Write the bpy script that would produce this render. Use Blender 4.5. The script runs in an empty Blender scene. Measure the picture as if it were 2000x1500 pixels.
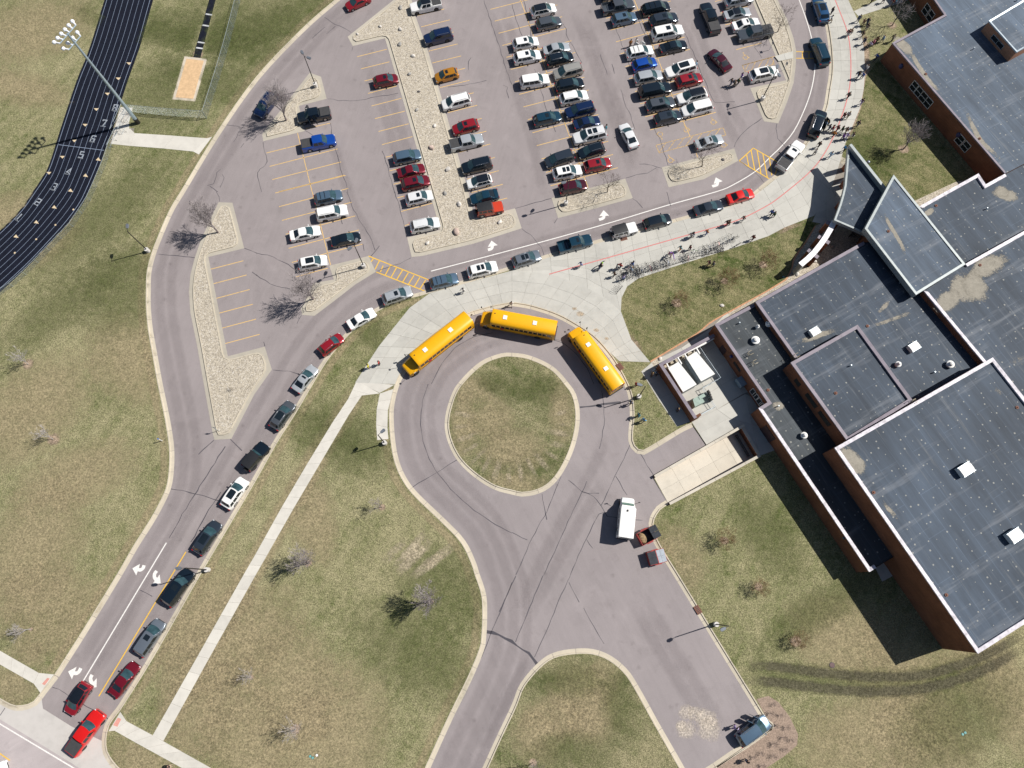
import bpy, bmesh, math, random
import numpy as np
from mathutils import Vector, Matrix
from mathutils.geometry import delaunay_2d_cdt
R = math.radians
random.seed(7)
C = bpy.context.scene.collection
SC = bpy.context.scene

# ------------------------------------------------------------------ camera
H, F, PITCH = 100.0, 1387.0, R(16.5)      # drone height (m), focal length (px of a 2000 px wide frame), tilt from straight down
cam = bpy.data.cameras.new('camera'); co = bpy.data.objects.new('camera', cam); C.objects.link(co)
co.location = (0, 0, H); co.rotation_euler = (PITCH, 0, 0)
cam.sensor_width = 36; cam.lens = F/2000*36; cam.clip_start = 1; cam.clip_end = 5000
SC.camera = co
# ------------------------------------------------------------------ light
SUN_AZ, SUN_EL = 17.0, 48.0
w = bpy.data.worlds.new('World'); SC.world = w; w.use_nodes = True
nt = w.node_tree; nt.nodes.clear()
sky = nt.nodes.new('ShaderNodeTexSky'); sky.sky_type = 'NISHITA'; sky.sun_disc = False
sky.sun_elevation = R(SUN_EL); sky.sun_rotation = R(90-SUN_AZ)
bg = nt.nodes.new('ShaderNodeBackground'); bg.inputs[1].default_value = 0.05
wo = nt.nodes.new('ShaderNodeOutputWorld')
nt.links.new(sky.outputs[0], bg.inputs[0]); nt.links.new(bg.outputs[0], wo.inputs[0])
sl = bpy.data.lights.new('sun', 'SUN'); sl.energy = 5.0; sl.angle = R(0.53); sl.color = (1, 0.955, 0.89)
so = bpy.data.objects.new('sun', sl); C.objects.link(so)
sd = Vector((math.cos(R(SUN_AZ))*math.cos(R(SUN_EL)), math.sin(R(SUN_AZ))*math.cos(R(SUN_EL)), math.sin(R(SUN_EL))))
so.rotation_euler = (-sd).to_track_quat('-Z', 'Y').to_euler(); so.location = (60, 20, 90)
SC.cycles.transparent_max_bounces = 48
vs = SC.view_settings
vs.view_transform = 'Standard'; vs.look = 'None'; vs.exposure = 0.17; vs.gamma = 1.0; vs.use_curve_mapping = False

# ------------------------------------------------------------------ survey: measured picture point -> place at height z
_c, _s = math.cos(PITCH), math.sin(PITCH)
def G(p, q=None, z=0.0):
    if q is None: p, q = p
    a, b = (p-1000)/F, (q-750)/F
    d = Vector((a, -b*_c + _s, -b*_s - _c))
    t = (z-H)/d.z
    return Vector((d.x*t, d.y*t, z))
def G2(p, z=0.0):
    g = G(p[0], p[1], z); return (g.x, g.y)
def T(ox, oy, pts):                       # points read in a 4x enlarged tile
    return [(ox+x/4, oy+y/4) for x, y in pts]
def wall_hit(p, A, B):                    # picture point on the vertical plane through A-B -> (distance along, height)
    a, b = (p[0]-1000)/F, (p[1]-750)/F
    d = Vector((a, -b*_c + _s, -b*_s - _c)); n = Vector((-(B[1]-A[1]), B[0]-A[0]))
    t = (n.x*A[0]+n.y*A[1])/(n.x*d.x+n.y*d.y)
    q = Vector((d.x*t, d.y*t)); u = (Vector(B[:2])-Vector(A[:2])).normalized()
    return (q-Vector(A[:2])).dot(u), H+d.z*t

# ------------------------------------------------------------------ mesh helpers
class M:
    def __init__(s): s.v, s.f = [], []
    def add(s, vs, fs):
        o = len(s.v); s.v += [tuple(v) for v in vs]; s.f += [tuple(i+o for i in f) for f in fs]; return s
    def box(s, c, d, rot=0.0, taper=1.0):
        x, y, z = d[0]/2, d[1]/2, d[2]/2; cr, sr = math.cos(rot), math.sin(rot)
        vs = []
        for k, tz in ((-1, 1.0), (1, taper)):
            for i, j in ((-1, -1), (1, -1), (1, 1), (-1, 1)):
                px, py = i*x*tz, j*y*tz
                vs.append((c[0]+px*cr-py*sr, c[1]+px*sr+py*cr, c[2]+k*z))
        return s.add(vs, [(3, 2, 1, 0), (4, 5, 6, 7), (0, 1, 5, 4), (1, 2, 6, 5), (2, 3, 7, 6), (3, 0, 4, 7)])
    def tube(s, pts, rad, n=6, cap=True):
        pts = [Vector(p) for p in pts]; rings = []
        if not isinstance(rad, (list, tuple)): rad = [rad]*len(pts)
        vs, fs = [], []
        for i, p in enumerate(pts):
            t = (pts[min(i+1, len(pts)-1)]-pts[max(i-1, 0)])
            if t.length < 1e-6: t = Vector((0, 0, 1))
            t.normalize(); u = t.cross(Vector((0, 0, 1)))
            if u.length < 0.05: u = t.cross(Vector((1, 0, 0)))
            u.normalize(); v = t.cross(u)
            for k in range(n):
                a = 2*math.pi*k/n; vs.append(p+u*(math.cos(a)*rad[i])+v*(math.sin(a)*rad[i]))
        for i in range(len(pts)-1):
            for k in range(n):
                fs.append((i*n+k, i*n+(k+1) % n, (i+1)*n+(k+1) % n, (i+1)*n+k))
        if cap:
            fs.append(tuple(range(n))[::-1]); fs.append(tuple((len(pts)-1)*n+k for k in range(n)))
        return s.add(vs, fs)
    def prism(s, poly, z0, z1, bottom=False):
        n = len(poly); vs = [(p[0], p[1], z0) for p in poly]+[(p[0], p[1], z1) for p in poly]
        fs = [(i, (i+1) % n, n+(i+1) % n, n+i) for i in range(n)]+[tuple(range(n, 2*n))]
        if bottom: fs.append(tuple(range(n))[::-1])
        return s.add(vs, fs)
    def loft(s, rings, closed=True, caps=True):
        n = len(rings[0]); vs = [p for r in rings for p in r]; fs = []
        for i in range(len(rings)-1):
            for k in range(n if closed else n-1):
                fs.append((i*n+k, i*n+(k+1) % n, (i+1)*n+(k+1) % n, (i+1)*n+k))
        if caps:
            fs.append(tuple(range(n))[::-1]); fs.append(tuple((len(rings)-1)*n+k for k in range(n)))
        return s.add(vs, fs)
    def ball(s, c, r, n=8, m=5, half=False):
        vs, fs = [], []
        for j in range(m+1):
            ph = math.pi*(0.5 if half else 1.0)*j/m
            for k in range(n):
                a = 2*math.pi*k/n
                vs.append((c[0]+r[0]*math.sin(ph)*math.cos(a), c[1]+r[1]*math.sin(ph)*math.sin(a), c[2]+r[2]*math.cos(ph)))
        for j in range(m):
            for k in range(n): fs.append((j*n+k, (j+1)*n+k, (j+1)*n+(k+1) % n, j*n+(k+1) % n))
        return s.add(vs, fs)
    def mesh(s, name, mat=None, smooth=0, clean=False):
        me = bpy.data.meshes.new(name); me.from_pydata(s.v, [], s.f)
        if clean:
            bm = bmesh.new(); bm.from_mesh(me); bmesh.ops.remove_doubles(bm, verts=bm.verts, dist=1e-4)
            bmesh.ops.dissolve_degenerate(bm, edges=bm.edges, dist=1e-4)
            bmesh.ops.recalc_face_normals(bm, faces=bm.faces); bm.to_mesh(me); bm.free()
        if mat: me.materials.append(mat)
        if smooth:
            me.polygons.foreach_set('use_smooth', [True]*len(me.polygons)); me.set_sharp_from_angle(angle=R(smooth))
        me.update(); return me
    def obj(s, name, mat=None, parent=None, smooth=0, clean=False, kind=None):
        return link(name, s.mesh(name, mat, smooth, clean), parent, kind)
def link(name, me, parent=None, kind=None, mat=None, loc=None):
    o = bpy.data.objects.new(name, me); C.objects.link(o)
    if parent: o.parent = parent
    if kind: o['kind'] = kind
    if loc: o.location = loc
    if mat: o.material_slots[0].link = 'OBJECT'; o.material_slots[0].material = mat
    return o
def tag(o, label, cat, group=None):
    o['label'] = label; o['category'] = cat
    if group: o['group'] = group
    return o
def thing(name, label, cat, loc=(0, 0, 0), rz=0.0, group=None):
    o = bpy.data.objects.new(name, None); C.objects.link(o); o.location = loc; o.rotation_euler = (0, 0, rz)
    o.empty_display_size = 0.3
    return tag(o, label, cat, group)
def dup(root):
    r = root.copy(); C.objects.link(r)
    for ch in root.children:
        c = ch.copy(); C.objects.link(c); c.parent = r
        for g in ch.children:
            d = g.copy(); C.objects.link(d); d.parent = c
    return r
def smooth_line(pts, n=4, closed=False):   # Catmull-Rom through 2D points
    P = [Vector(p[:2]) for p in pts]; out = []; m = len(P)
    for i in range(m if closed else m-1):
        p0 = P[(i-1) % m] if closed or i > 0 else P[0]*2-P[1]
        p1, p2 = P[i], P[(i+1) % m]
        p3 = P[(i+2) % m] if closed or i < m-2 else P[-1]*2-P[-2]
        for k in range(n):
            t = k/n
            out.append(0.5*((2*p1)+(p2-p0)*t+(2*p0-5*p1+4*p2-p3)*t*t+(3*p1-p0-3*p2+p3)*t**3))
    if not closed: out.append(P[-1])
    return out
def resample(pts, step, closed=False):
    P = [Vector(p[:2]) for p in pts]
    if closed: P = P+[P[0]]
    L = [0]
    for a, b in zip(P, P[1:]): L.append(L[-1]+(b-a).length)
    n = max(1, round(L[-1]/step)); out = []; j = 0
    for i in range(n+1):
        s = L[-1]*i/n
        while j < len(L)-2 and L[j+1] < s: j += 1
        f = (s-L[j])/max(1e-9, L[j+1]-L[j]); out.append(P[j].lerp(P[j+1], min(1, f)))
    return out[:-1] if closed else out
def normals(P, closed=False):
    out = []; n = len(P)
    for i in range(n):
        a = P[(i-1) % n] if closed or i > 0 else None; b = P[(i+1) % n] if closed or i < n-1 else None
        d1 = (P[i]-a).normalized() if a is not None else (b-P[i]).normalized()
        d2 = (b-P[i]).normalized() if b is not None else d1
        n1 = Vector((-d1.y, d1.x)); n2 = Vector((-d2.y, d2.x)); m = (n1+n2)
        if m.length < 0.3: m = n1
        m.normalize(); out.append(m/max(0.4, m.dot(n1)))
    return out
def offset(P, d, closed=False):
    P = [Vector(p[:2]) for p in P]
    return [p+n*d for p, n in zip(P, normals(P, closed))]
def area(P): return 0.5*sum(P[i-1][0]*P[i][1]-P[i][0]*P[i-1][1] for i in range(len(P)))
def fillet(P, r, n=5):
    P = [Vector(p[:2]) for p in P]; out = []; m = len(P)
    for i in range(m):
        a, b, c = P[i-1], P[i], P[(i+1) % m]
        u, v = (a-b), (c-b); d = min(r, u.length*0.45, v.length*0.45); u.normalize(); v.normalize()
        p, q = b+u*d, b+v*d
        for k in range(n+1):
            t = k/n; out.append(p*(1-t)**2+b*2*t*(1-t)+q*t*t)
    return out
def inside(poly, X, Y):
    P = np.array([(p[0], p[1]) for p in poly]); r = np.zeros(len(X), bool); j = len(P)-1
    for i in range(len(P)):
        xi, yi, xj, yj = P[i, 0], P[i, 1], P[j, 0], P[j, 1]
        if yi != yj:
            r ^= ((yi > Y) != (yj > Y)) & (X < (xj-xi)*(Y-yi)/(yj-yi)+xi)
        j = i
    return r
def region(name, pos, neg, z, mat, parent=None, kind='structure'):
    vs, es = [], []
    for P in list(pos)+list(neg):
        o = len(vs); vs += [Vector((p[0], p[1])) for p in P]; es += [(o+i, o+(i+1) % len(P)) for i in range(len(P))]
    v, e, f = delaunay_2d_cdt(vs, es, [], 0, 1e-4)[:3]
    f = [t for t in f if len(t) == 3]
    A = np.array([(p.x, p.y) for p in v]); Fa = np.array(f); cc = A[Fa].mean(axis=1)
    k = np.zeros(len(f), bool)
    for P in pos: k |= inside(P, cc[:, 0], cc[:, 1])
    for P in neg: k &= ~inside(P, cc[:, 0], cc[:, 1])
    m = M(); m.v = [(p.x, p.y, z) for p in v]; m.f = [tuple(t) for t, q in zip(f, k) if q]
    o = m.obj(name, mat, parent, kind=kind if not parent else None)
    bm = bmesh.new(); bm.from_mesh(o.data); bmesh.ops.delete(bm, geom=[q for q in bm.verts if not q.link_faces], context='VERTS')
    for q in bm.faces:
        if q.normal.z < 0: q.normal_flip()
    bm.to_mesh(o.data); bm.free()
    return o

# ------------------------------------------------------------------ materials
MATS = {}
class N:                                   # tiny node-tree writer
    def __init__(s, name):
        s.m = bpy.data.materials.new(name); s.m.use_nodes = True; s.t = s.m.node_tree
        s.b = s.t.nodes['Principled BSDF']; s.geo = None
    def n(s, t, **k):
        q = s.t.nodes.new('ShaderNode'+t)
        for a, b in k.items():
            if a.startswith('i_'): q.inputs[int(a[2:])].default_value = b
            else: setattr(q, a, b)
        return q
    def l(s, a, b): s.t.links.new(a, b)
    def pos(s):
        if not s.geo: s.geo = s.n('NewGeometry')
        return s.geo.outputs['Position']
    def local(s): return s.n('TexCoord').outputs['Object']
    def noise(s, scale, detail=3, rough=0.55, vec=None, dist=0.0):
        q = s.n('TexNoise'); q.inputs['Scale'].default_value = scale; q.inputs['Detail'].default_value = detail
        q.inputs['Roughness'].default_value = rough; q.inputs['Distortion'].default_value = dist
        s.l(vec or s.pos(), q.inputs['Vector']); return q.outputs['Fac']
    def ramp(s, fac, stops, interp='LINEAR'):
        q = s.n('ValToRGB'); q.color_ramp.interpolation = interp; e = q.color_ramp.elements
        while len(e) < len(stops): e.new(0.5)
        for a, (p, c) in zip(e, stops):
            a.position = p; a.color = (c if hasattr(c, '__len__') else (c, c, c))+((1,) if not hasattr(c, '__len__') or len(c) == 3 else ())
        s.l(fac, q.inputs[0]); return q.outputs[0]
    def mix(s, fac, a, b, mode='MIX'):
        q = s.n('Mix', data_type='RGBA', blend_type=mode)
        for v, i in ((fac, 0), (a, 6), (b, 7)):
            if hasattr(v, 'links'): s.l(v, q.inputs[i])
            else: q.inputs[i].default_value = v if i == 0 else tuple(v)+(1,)
        return q.outputs[2]
    def math(s, op, a, b=0.0, c=0.0):
        q = s.n('Math', operation=op)
        for i, v in enumerate((a, b, c)):
            if hasattr(v, 'links'): s.l(v, q.inputs[i])
            else: q.inputs[i].default_value = v
        return q.outputs[0]
    def bump(s, h, strength=0.4, dist=0.05):
        q = s.n('Bump'); q.inputs['Strength'].default_value = strength; q.inputs['Distance'].default_value = dist
        s.l(h, q.inputs['Height']); s.l(q.outputs[0], s.b.inputs['Normal'])
    def rot(s, ang, sc=(1, 1, 1), vec=None):
        q = s.n('Mapping'); q.inputs['Rotation'].default_value = (0, 0, ang); s.l(vec or s.pos(), q.inputs['Vector'])
        if sc == (1, 1, 1): return q.outputs[0]
        p = s.n('Mapping'); p.inputs['Scale'].default_value = sc; s.l(q.outputs[0], p.inputs['Vector']); return p.outputs[0]
    def done(s, col, rough=0.9, spec=0.3):
        if hasattr(col, 'links'): s.l(col, s.b.inputs['Base Color'])
        else: s.b.inputs['Base Color'].default_value = tuple(col)+(1,)
        if hasattr(rough, 'links'): s.l(rough, s.b.inputs['Roughness'])
        else: s.b.inputs['Roughness'].default_value = rough
        s.b.inputs['Specular IOR Level'].default_value = spec
        MATS[s.m.name] = s.m; return s.m
def plain(name, col, rough=0.6, metal=0.0, coat=0.0, spec=0.5, var=0.12, scale=3.0):
    if name in MATS: return MATS[name]
    s = N(name)
    n = s.noise(scale, 3); c = s.mix(s.ramp(n, [(0.3, 0.0), (0.7, 1.0)]), [x*(1-var) for x in col], [min(1, x*(1+var)) for x in col])
    s.b.inputs['Metallic'].default_value = metal; s.b.inputs['Coat Weight'].default_value = coat; s.b.inputs['Coat Roughness'].default_value = 0.05
    return s.done(c, rough, spec)

def grass_mat(name, tan, green, bias=0.0, ang=-1.03):
    s = N(name)
    big = s.noise(0.022, 3, 0.6, dist=0.6); mid = s.noise(0.13, 4, 0.65, dist=0.4); sm = s.noise(0.9, 4, 0.7); fine = s.noise(3.2, 3, 0.75)
    st = s.noise(1.0, 3, 0.6, vec=s.rot(ang, (0.04, 0.7, 1)))
    f = s.math('ADD', s.math('MULTIPLY', big, 0.75), s.math('MULTIPLY', mid, 0.7))
    f = s.math('ADD', f, s.math('MULTIPLY', st, 0.45)); f = s.math('ADD', f, s.math('MULTIPLY', sm, 0.75))
    f = s.math('ADD', f, s.math('MULTIPLY', fine, 0.35))
    f = s.math('SUBTRACT', f, 0.99-bias)
    c = s.ramp(f, [(0.18, green), (0.40, tuple(g*0.55+t*0.42 for g, t in zip(green, tan))), (0.62, tuple(g*0.2+t*0.75 for g, t in zip(green, tan))), (0.9, tan)])
    g = s.ramp(s.noise(6.5, 2, 0.8), [(0.30, 0.42), (0.5, 0.97), (0.70, 1.75)])
    c = s.mix(1.0, c, g, 'MULTIPLY')
    c = s.mix(s.ramp(s.noise(1.7, 2, 0.6), [(0.6, 0.0), (0.76, 0.5)]), c, [x*1.3 for x in tan])
    s.bump(s.math('ADD', fine, s.noise(9, 2)), 0.6, 0.12)
    return s.done(c, 0.95, 0.1)
TAN = (0.322, 0.292, 0.172); GREEN = (0.100, 0.121, 0.041)
m_grass = grass_mat('grass', TAN, GREEN, 0.0)
m_lawn2 = grass_mat('lawn_grass', (0.310, 0.275, 0.165), (0.066, 0.090, 0.026), -0.05, 0.5)
m_lawn3 = grass_mat('courtyard_grass', (0.305, 0.265, 0.15), (0.060, 0.085, 0.022), -0.09, 0.5)

def asphalt_mat(name, base, ang):
    s = N(name)
    a = s.noise(0.05, 3, 0.6); b = s.noise(1.1, 4, 0.7, vec=s.rot(ang, (0.10, 1, 1))); c_ = s.noise(14, 2, 0.8); d = s.noise(0.35, 3)
    f = s.math('ADD', s.math('MULTIPLY', a, 0.45), s.math('MULTIPLY', b, 0.30)); f = s.math('ADD', f, s.math('MULTIPLY', d, 0.25))
    c = s.ramp(f, [(0.30, tuple(x*0.82 for x in base)), (0.5, base), (0.72, tuple(min(1, x*1.16) for x in base))])
    c = s.mix(1.0, c, s.ramp(c_, [(0.25, 0.82), (0.75, 1.16)]), 'MULTIPLY')
    c = s.mix(s.ramp(s.noise(0.5, 5, 0.75, dist=0.5), [(0.56, 0.0), (0.76, 0.30)]), c, (0.15, 0.125, 0.125))
    c = s.mix(s.ramp(s.noise(0.16, 6, 0.7, dist=1.2), [(0.54, 0.0), (0.72, 0.28)]), c, [min(1, x*1.35) for x in base])
    v = s.n('TexVoronoi'); v.inputs['Scale'].default_value = 0.42; s.l(s.pos(), v.inputs['Vector']); sp = s.n('SeparateColor'); s.l(v.outputs['Color'], sp.inputs[0])
    w_ = s.math('ADD', v.outputs['Distance'], s.math('MULTIPLY', s.noise(3.0, 3), 0.25))
    c = s.mix(s.math('MULTIPLY', s.ramp(w_, [(0.12, 0.34), (0.30, 0.0)]), s.math('GREATER_THAN', sp.outputs[0], 0.62)), c, (0.10, 0.085, 0.085))
    s.bump(c_, 0.25, 0.02)
    return s.done(c, 0.88, 0.25)
m_asph = asphalt_mat('asphalt', (0.284, 0.252, 0.252), -1.31)
m_asph2 = asphalt_mat('asphalt_loop', (0.288, 0.257, 0.259), 1.1)
m_street = asphalt_mat('asphalt_street', (0.42, 0.375, 0.375), -0.55)
m_asph_d = asphalt_mat('asphalt_stall', (0.262, 0.215, 0.215), -1.31)

def conc_mat(name, base, stain=(0.33, 0.27, 0.19)):
    s = N(name)
    f = s.math('ADD', s.math('MULTIPLY', s.noise(0.12, 3), 0.5), s.math('MULTIPLY', s.noise(0.9, 5, 0.7), 0.5))
    c = s.ramp(f, [(0.32, tuple(x*0.84 for x in base)), (0.5, base), (0.7, tuple(min(1, x*1.1) for x in base))])
    inf = s.n('ObjectInfo'); c = s.mix(1.0, c, s.ramp(inf.outputs['Random'], [(0, 0.93), (1, 1.05)]), 'MULTIPLY')
    c = s.mix(s.ramp(s.noise(0.6, 5, 0.8), [(0.63, 0.0), (0.85, 0.35)]), c, stain)
    s.bump(s.noise(20, 2), 0.15, 0.01)
    return s.done(c, 0.85, 0.25)
m_conc = conc_mat('concrete', (0.485, 0.475, 0.435)); m_conc2 = conc_mat('bright_concrete', (0.60, 0.575, 0.52)); m_kerb = conc_mat('kerb_concrete', (0.53, 0.475, 0.38))
m_apron = conc_mat('apron_concrete', (0.44, 0.405, 0.34)); m_ramp = conc_mat('ramp_concrete', (0.56, 0.515, 0.435), (0.46, 0.34, 0.2)); m_joint = plain('joint', (0.27, 0.245, 0.21), 0.95)

def rock_mat(name='river_rock'):
    s = N(name)
    v = s.n('TexVoronoi'); v.inputs['Scale'].default_value = 8.5; s.l(s.pos(), v.inputs['Vector'])
    v2 = s.n('TexVoronoi'); v2.inputs['Scale'].default_value = 2.6; s.l(s.pos(), v2.inputs['Vector'])
    sep = s.n('SeparateColor'); s.l(v.outputs['Color'], sep.inputs[0]); sp2 = s.n('SeparateColor'); s.l(v2.outputs['Color'], sp2.inputs[0])
    c = s.ramp(sep.outputs[0], [(0.0, (0.27, 0.24, 0.20)), (0.25, (0.45, 0.40, 0.325)), (0.55, (0.52, 0.46, 0.36)), (0.85, (0.62, 0.56, 0.46)), (1, (0.66, 0.62, 0.56))])
    c = s.mix(s.ramp(sp2.outputs[1], [(0.5, 0.0), (1.0, 0.25)]), c, (0.40, 0.35, 0.28))
    c = s.mix(1.0, c, s.ramp(v.outputs['Distance'], [(0.35, 1.0), (0.8, 0.72)]), 'MULTIPLY')
    s.bump(v.outputs['Distance'], 0.4, 0.04)
    s.t.nodes['Bump'].invert = True
    return s.done(c, 0.9, 0.2)
m_rock = rock_mat()
def roof_mat(name, base, ang):
    s = N(name)
    f = s.math('ADD', s.math('MULTIPLY', s.noise(0.06, 3), 0.5), s.math('MULTIPLY', s.noise(0.7, 4, 0.7, vec=s.rot(ang, (0.12, 1, 1))), 0.5))
    c = s.ramp(f, [(0.34, tuple(x*0.60 for x in base)), (0.5, base), (0.66, tuple(x*1.50 for x in base))])
    q = s.rot(ang)
    br = s.n('TexBrick'); br.inputs['Scale'].default_value = 0.16; br.inputs['Mortar Size'].default_value = 0.0075; br.inputs['Brick Width'].default_value = 1.6; br.inputs['Row Height'].default_value = 0.42
    br.inputs['Color1'].default_value = (1, 1, 1, 1); br.inputs['Color2'].default_value = (0.93, 0.93, 0.93, 1); br.inputs['Mortar'].default_value = (1.9, 1.9, 1.9, 1)
    s.l(q, br.inputs['Vector']); c = s.mix(0.35, c, br.outputs['Color'], 'MULTIPLY')
    v = s.n('TexVoronoi', voronoi_dimensions='2D'); v.inputs['Scale'].default_value = 0.72; v.inputs['Randomness'].default_value = 0.85; s.l(q, v.inputs['Vector'])
    sp = s.n('SeparateColor'); s.l(v.outputs['Color'], sp.inputs[0])
    big = s.math('ADD', s.math('MULTIPLY', sp.outputs[2], 0.055), 0.035)
    dot = s.math('MULTIPLY', s.math('LESS_THAN', v.outputs['Distance'], big), s.math('GREATER_THAN', sp.outputs[0], 0.12))
    c = s.mix(s.math('MULTIPLY', dot, 0.55), c, (0.44, 0.43, 0.38))
    st = s.noise(0.5, 4, 0.75, vec=s.rot(ang+1.57, (0.10, 1, 1)))
    c = s.mix(s.ramp(st, [(0.55, 0.0), (0.70, 0.34)]), c, (0.27, 0.285, 0.31))
    c = s.mix(s.ramp(s.noise(1.4, 5, 0.8, vec=s.rot(ang, (0.06, 1, 1))), [(0.57, 0.0), (0.68, 0.22)]), c, (0.30, 0.30, 0.29))
    c = s.mix(s.ramp(s.noise(0.9, 5, 0.8), [(0.28, 0.35), (0.42, 0.0)]), c, (0.045, 0.055, 0.07))
    return s.done(c, 0.72, 0.35)
AX = R(-60.9)
m_roof = roof_mat('roof_membrane', (0.051, 0.070, 0.098), -AX); m_roof_g = roof_mat('green_roof_membrane', (0.050, 0.060, 0.069), -AX)
m_roof_b = roof_mat('bright_roof_membrane', (0.082, 0.110, 0.150), -AX)
def brick_mat(name, a, b):
    s = N(name)
    br = s.n('TexBrick'); br.inputs['Scale'].default_value = 1.0; br.inputs['Brick Width'].default_value = 0.9; br.inputs['Row Height'].default_value = 0.16; br.inputs['Mortar Size'].default_value = 0.014
    br.inputs['Color1'].default_value = a+(1,); br.inputs['Color2'].default_value = b+(1,); br.inputs['Mortar'].default_value = tuple(x*0.6 for x in a)+(1,)
    m = s.n('Mapping'); m.inputs['Rotation'].default_value = (R(90), 0, 0); s.l(s.rot(-AX), m.inputs['Vector']); s.l(m.outputs[0], br.inputs['Vector'])
    c = s.mix(1.0, br.outputs['Color'], s.ramp(s.noise(0.5, 4), [(0.3, 0.8), (0.7, 1.15)]), 'MULTIPLY')
    return s.done(c, 0.85, 0.2)
m_brick = brick_mat('brick', (0.265, 0.118, 0.068), (0.215, 0.094, 0.056))
m_cope = plain('coping_metal', (0.52, 0.49, 0.545), 0.5, 0.0, var=0.38, scale=1.6)
m_cope_m = plain('mauve_coping_metal', (0.20, 0.172, 0.21), 0.6, 0.0, var=0.15, scale=1.0)
m_fascia = plain('grey_fascia', (0.31, 0.345, 0.35), 0.5, 0.2)
m_glass = plain('dark_glass', (0.010, 0.016, 0.022), 0.06, 0, 0, 0.8, 0.2, 0.6); m_ws = plain('windscreen_glass', (0.030, 0.066, 0.078), 0.08, 0, 0, 0.8, 0.35, 1.5)  # windscreen teal paints reflected sky and cabin into the base colour
m_wglass = plain('window_glass', (0.02, 0.025, 0.03), 0.08, 0, 0, 0.7)
m_white = plain('white_paint', (0.80, 0.80, 0.78), 0.5, var=0.05); m_lwhite = plain('line_white', (0.74, 0.72, 0.69), 0.8, var=0.14, scale=5)
m_galv = plain('galvanised_steel', (0.48, 0.55, 0.60), 0.4, 0.5); m_blackm = plain('black_metal', (0.022, 0.02, 0.02), 0.5); m_tyre = plain('tyre_rubber', (0.018, 0.018, 0.019), 0.85)
m_rim = plain('alloy', (0.42, 0.43, 0.45), 0.3, 0.8); m_greylamp = plain('lamp_grey', (0.17, 0.19, 0.22), 0.4, 0.3)
m_red = plain('tail_red', (0.38, 0.01, 0.012), 0.2); m_lamp = plain('headlamp_clear', (0.66, 0.69, 0.72), 0.1, 0.2)
m_trim = plain('black_trim', (0.018, 0.019, 0.022), 0.45); m_chrome = plain('chrome', (0.7, 0.72, 0.75), 0.15, 1.0)
def line_mat(name, col, wear):
    s = N(name); n = s.noise(2.3, 4, 0.8)
    t = s.n('BsdfTransparent'); x = s.n('MixShader'); o = s.t.nodes['Material Output']
    c = s.mix(s.noise(6, 2), [q*0.85 for q in col], col)
    m = s.done(c, 0.8, 0.2); s.l(s.ramp(n, [(wear, 1.0), (wear+0.12, 0.35)]), x.inputs[0])
    s.l(t.outputs[0], x.inputs[1]); s.l(s.b.outputs[0], x.inputs[2]); s.l(x.outputs[0], o.inputs['Surface']); return m
m_yel = line_mat('line_yellow', (0.70, 0.47, 0.19), 0.56); m_yelf = line_mat('faded_yellow', (0.60, 0.42, 0.20), 0.46); m_yelb = plain('bright_yellow_line', (0.72, 0.44, 0.05), 0.8, scale=5)
m_redl = plain('red_line', (0.56, 0.20, 0.19), 0.8, scale=4); m_crack = plain('crack_sealant', (0.058, 0.054, 0.066), 0.6)
def fade_mat(name, col, lo=0.2, hi=0.8, sc=1.2, amt=1.0, grain=1.0):   # wear or soil with a soft ragged edge
    s = N(name); a = s.n('Attribute'); a.attribute_name = 'fade'
    n = s.math('SUBTRACT', s.math('ADD', s.math('MULTIPLY', s.noise(sc*0.5, 5, 0.75), 1.6), s.math('MULTIPLY', s.noise(5.0, 2, 0.7), 0.9)), 1.25)
    g = s.math('ADD', a.outputs['Fac'], s.math('MULTIPLY', n, 0.9))
    f = s.math('MULTIPLY', s.math('MULTIPLY', s.ramp(g, [(lo, 0.0), (hi, 1.0)]), amt), s.math('MINIMUM', s.math('MULTIPLY', a.outputs['Fac'], 5.0), 1.0))
    c = s.mix(grain, s.mix(s.noise(1.3, 4, 0.7), [x*0.6 for x in col], [min(1, x*1.4) for x in col]), s.ramp(s.noise(4.5, 2, 0.8), [(0.30, 0.45), (0.5, 1.0), (0.70, 1.7)]), 'MULTIPLY')
    t = s.n('BsdfTransparent'); x = s.n('MixShader'); o = s.t.nodes['Material Output']; m = s.done(c, 0.95, 0.1)
    s.l(f, x.inputs[0]); s.l(t.outputs[0], x.inputs[1]); s.l(s.b.outputs[0], x.inputs[2]); s.l(x.outputs[0], o.inputs['Surface']); return m
f_dry = fade_mat('dry_grass', (0.38, 0.315, 0.195), .1, 1.2, 1.0, 0.55); f_green = fade_mat('lush_grass', (0.098, 0.120, 0.040), .1, 1.3, 1.2, 0.36); f_dirt = fade_mat('bare_dirt', (0.38, 0.29, 0.215), .25, .8, 1.5, 0.8)
f_rut = fade_mat('wheel_rut', (0.115, 0.105, 0.072), .2, .9, 1.6, 0.6); f_silt = fade_mat('roof_silt', (0.34, 0.315, 0.265), .30, .62, 0.9, 0.88, 0.15); f_rust = fade_mat('rust_stain', (0.50, 0.36, 0.22), .2, .9, 3, 0.45)
f_scuff = fade_mat('scuffed_turf', (0.45, 0.385, 0.275), -0.1, 0.75, 1.0, 0.85); f_tyre = fade_mat('tyre_wear', (0.215, 0.185, 0.19), 0.0, 1.6, 0.8, 0.15, 0.0)
f_oil = fade_mat('oil_stain', (0.10, 0.09, 0.095), .25, .9, 2, 0.5); f_sand = fade_mat('spilled_sand', (0.60, 0.53, 0.45), .35, 1.25, 1.8, 0.6); f_mulch = f_dirt
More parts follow.
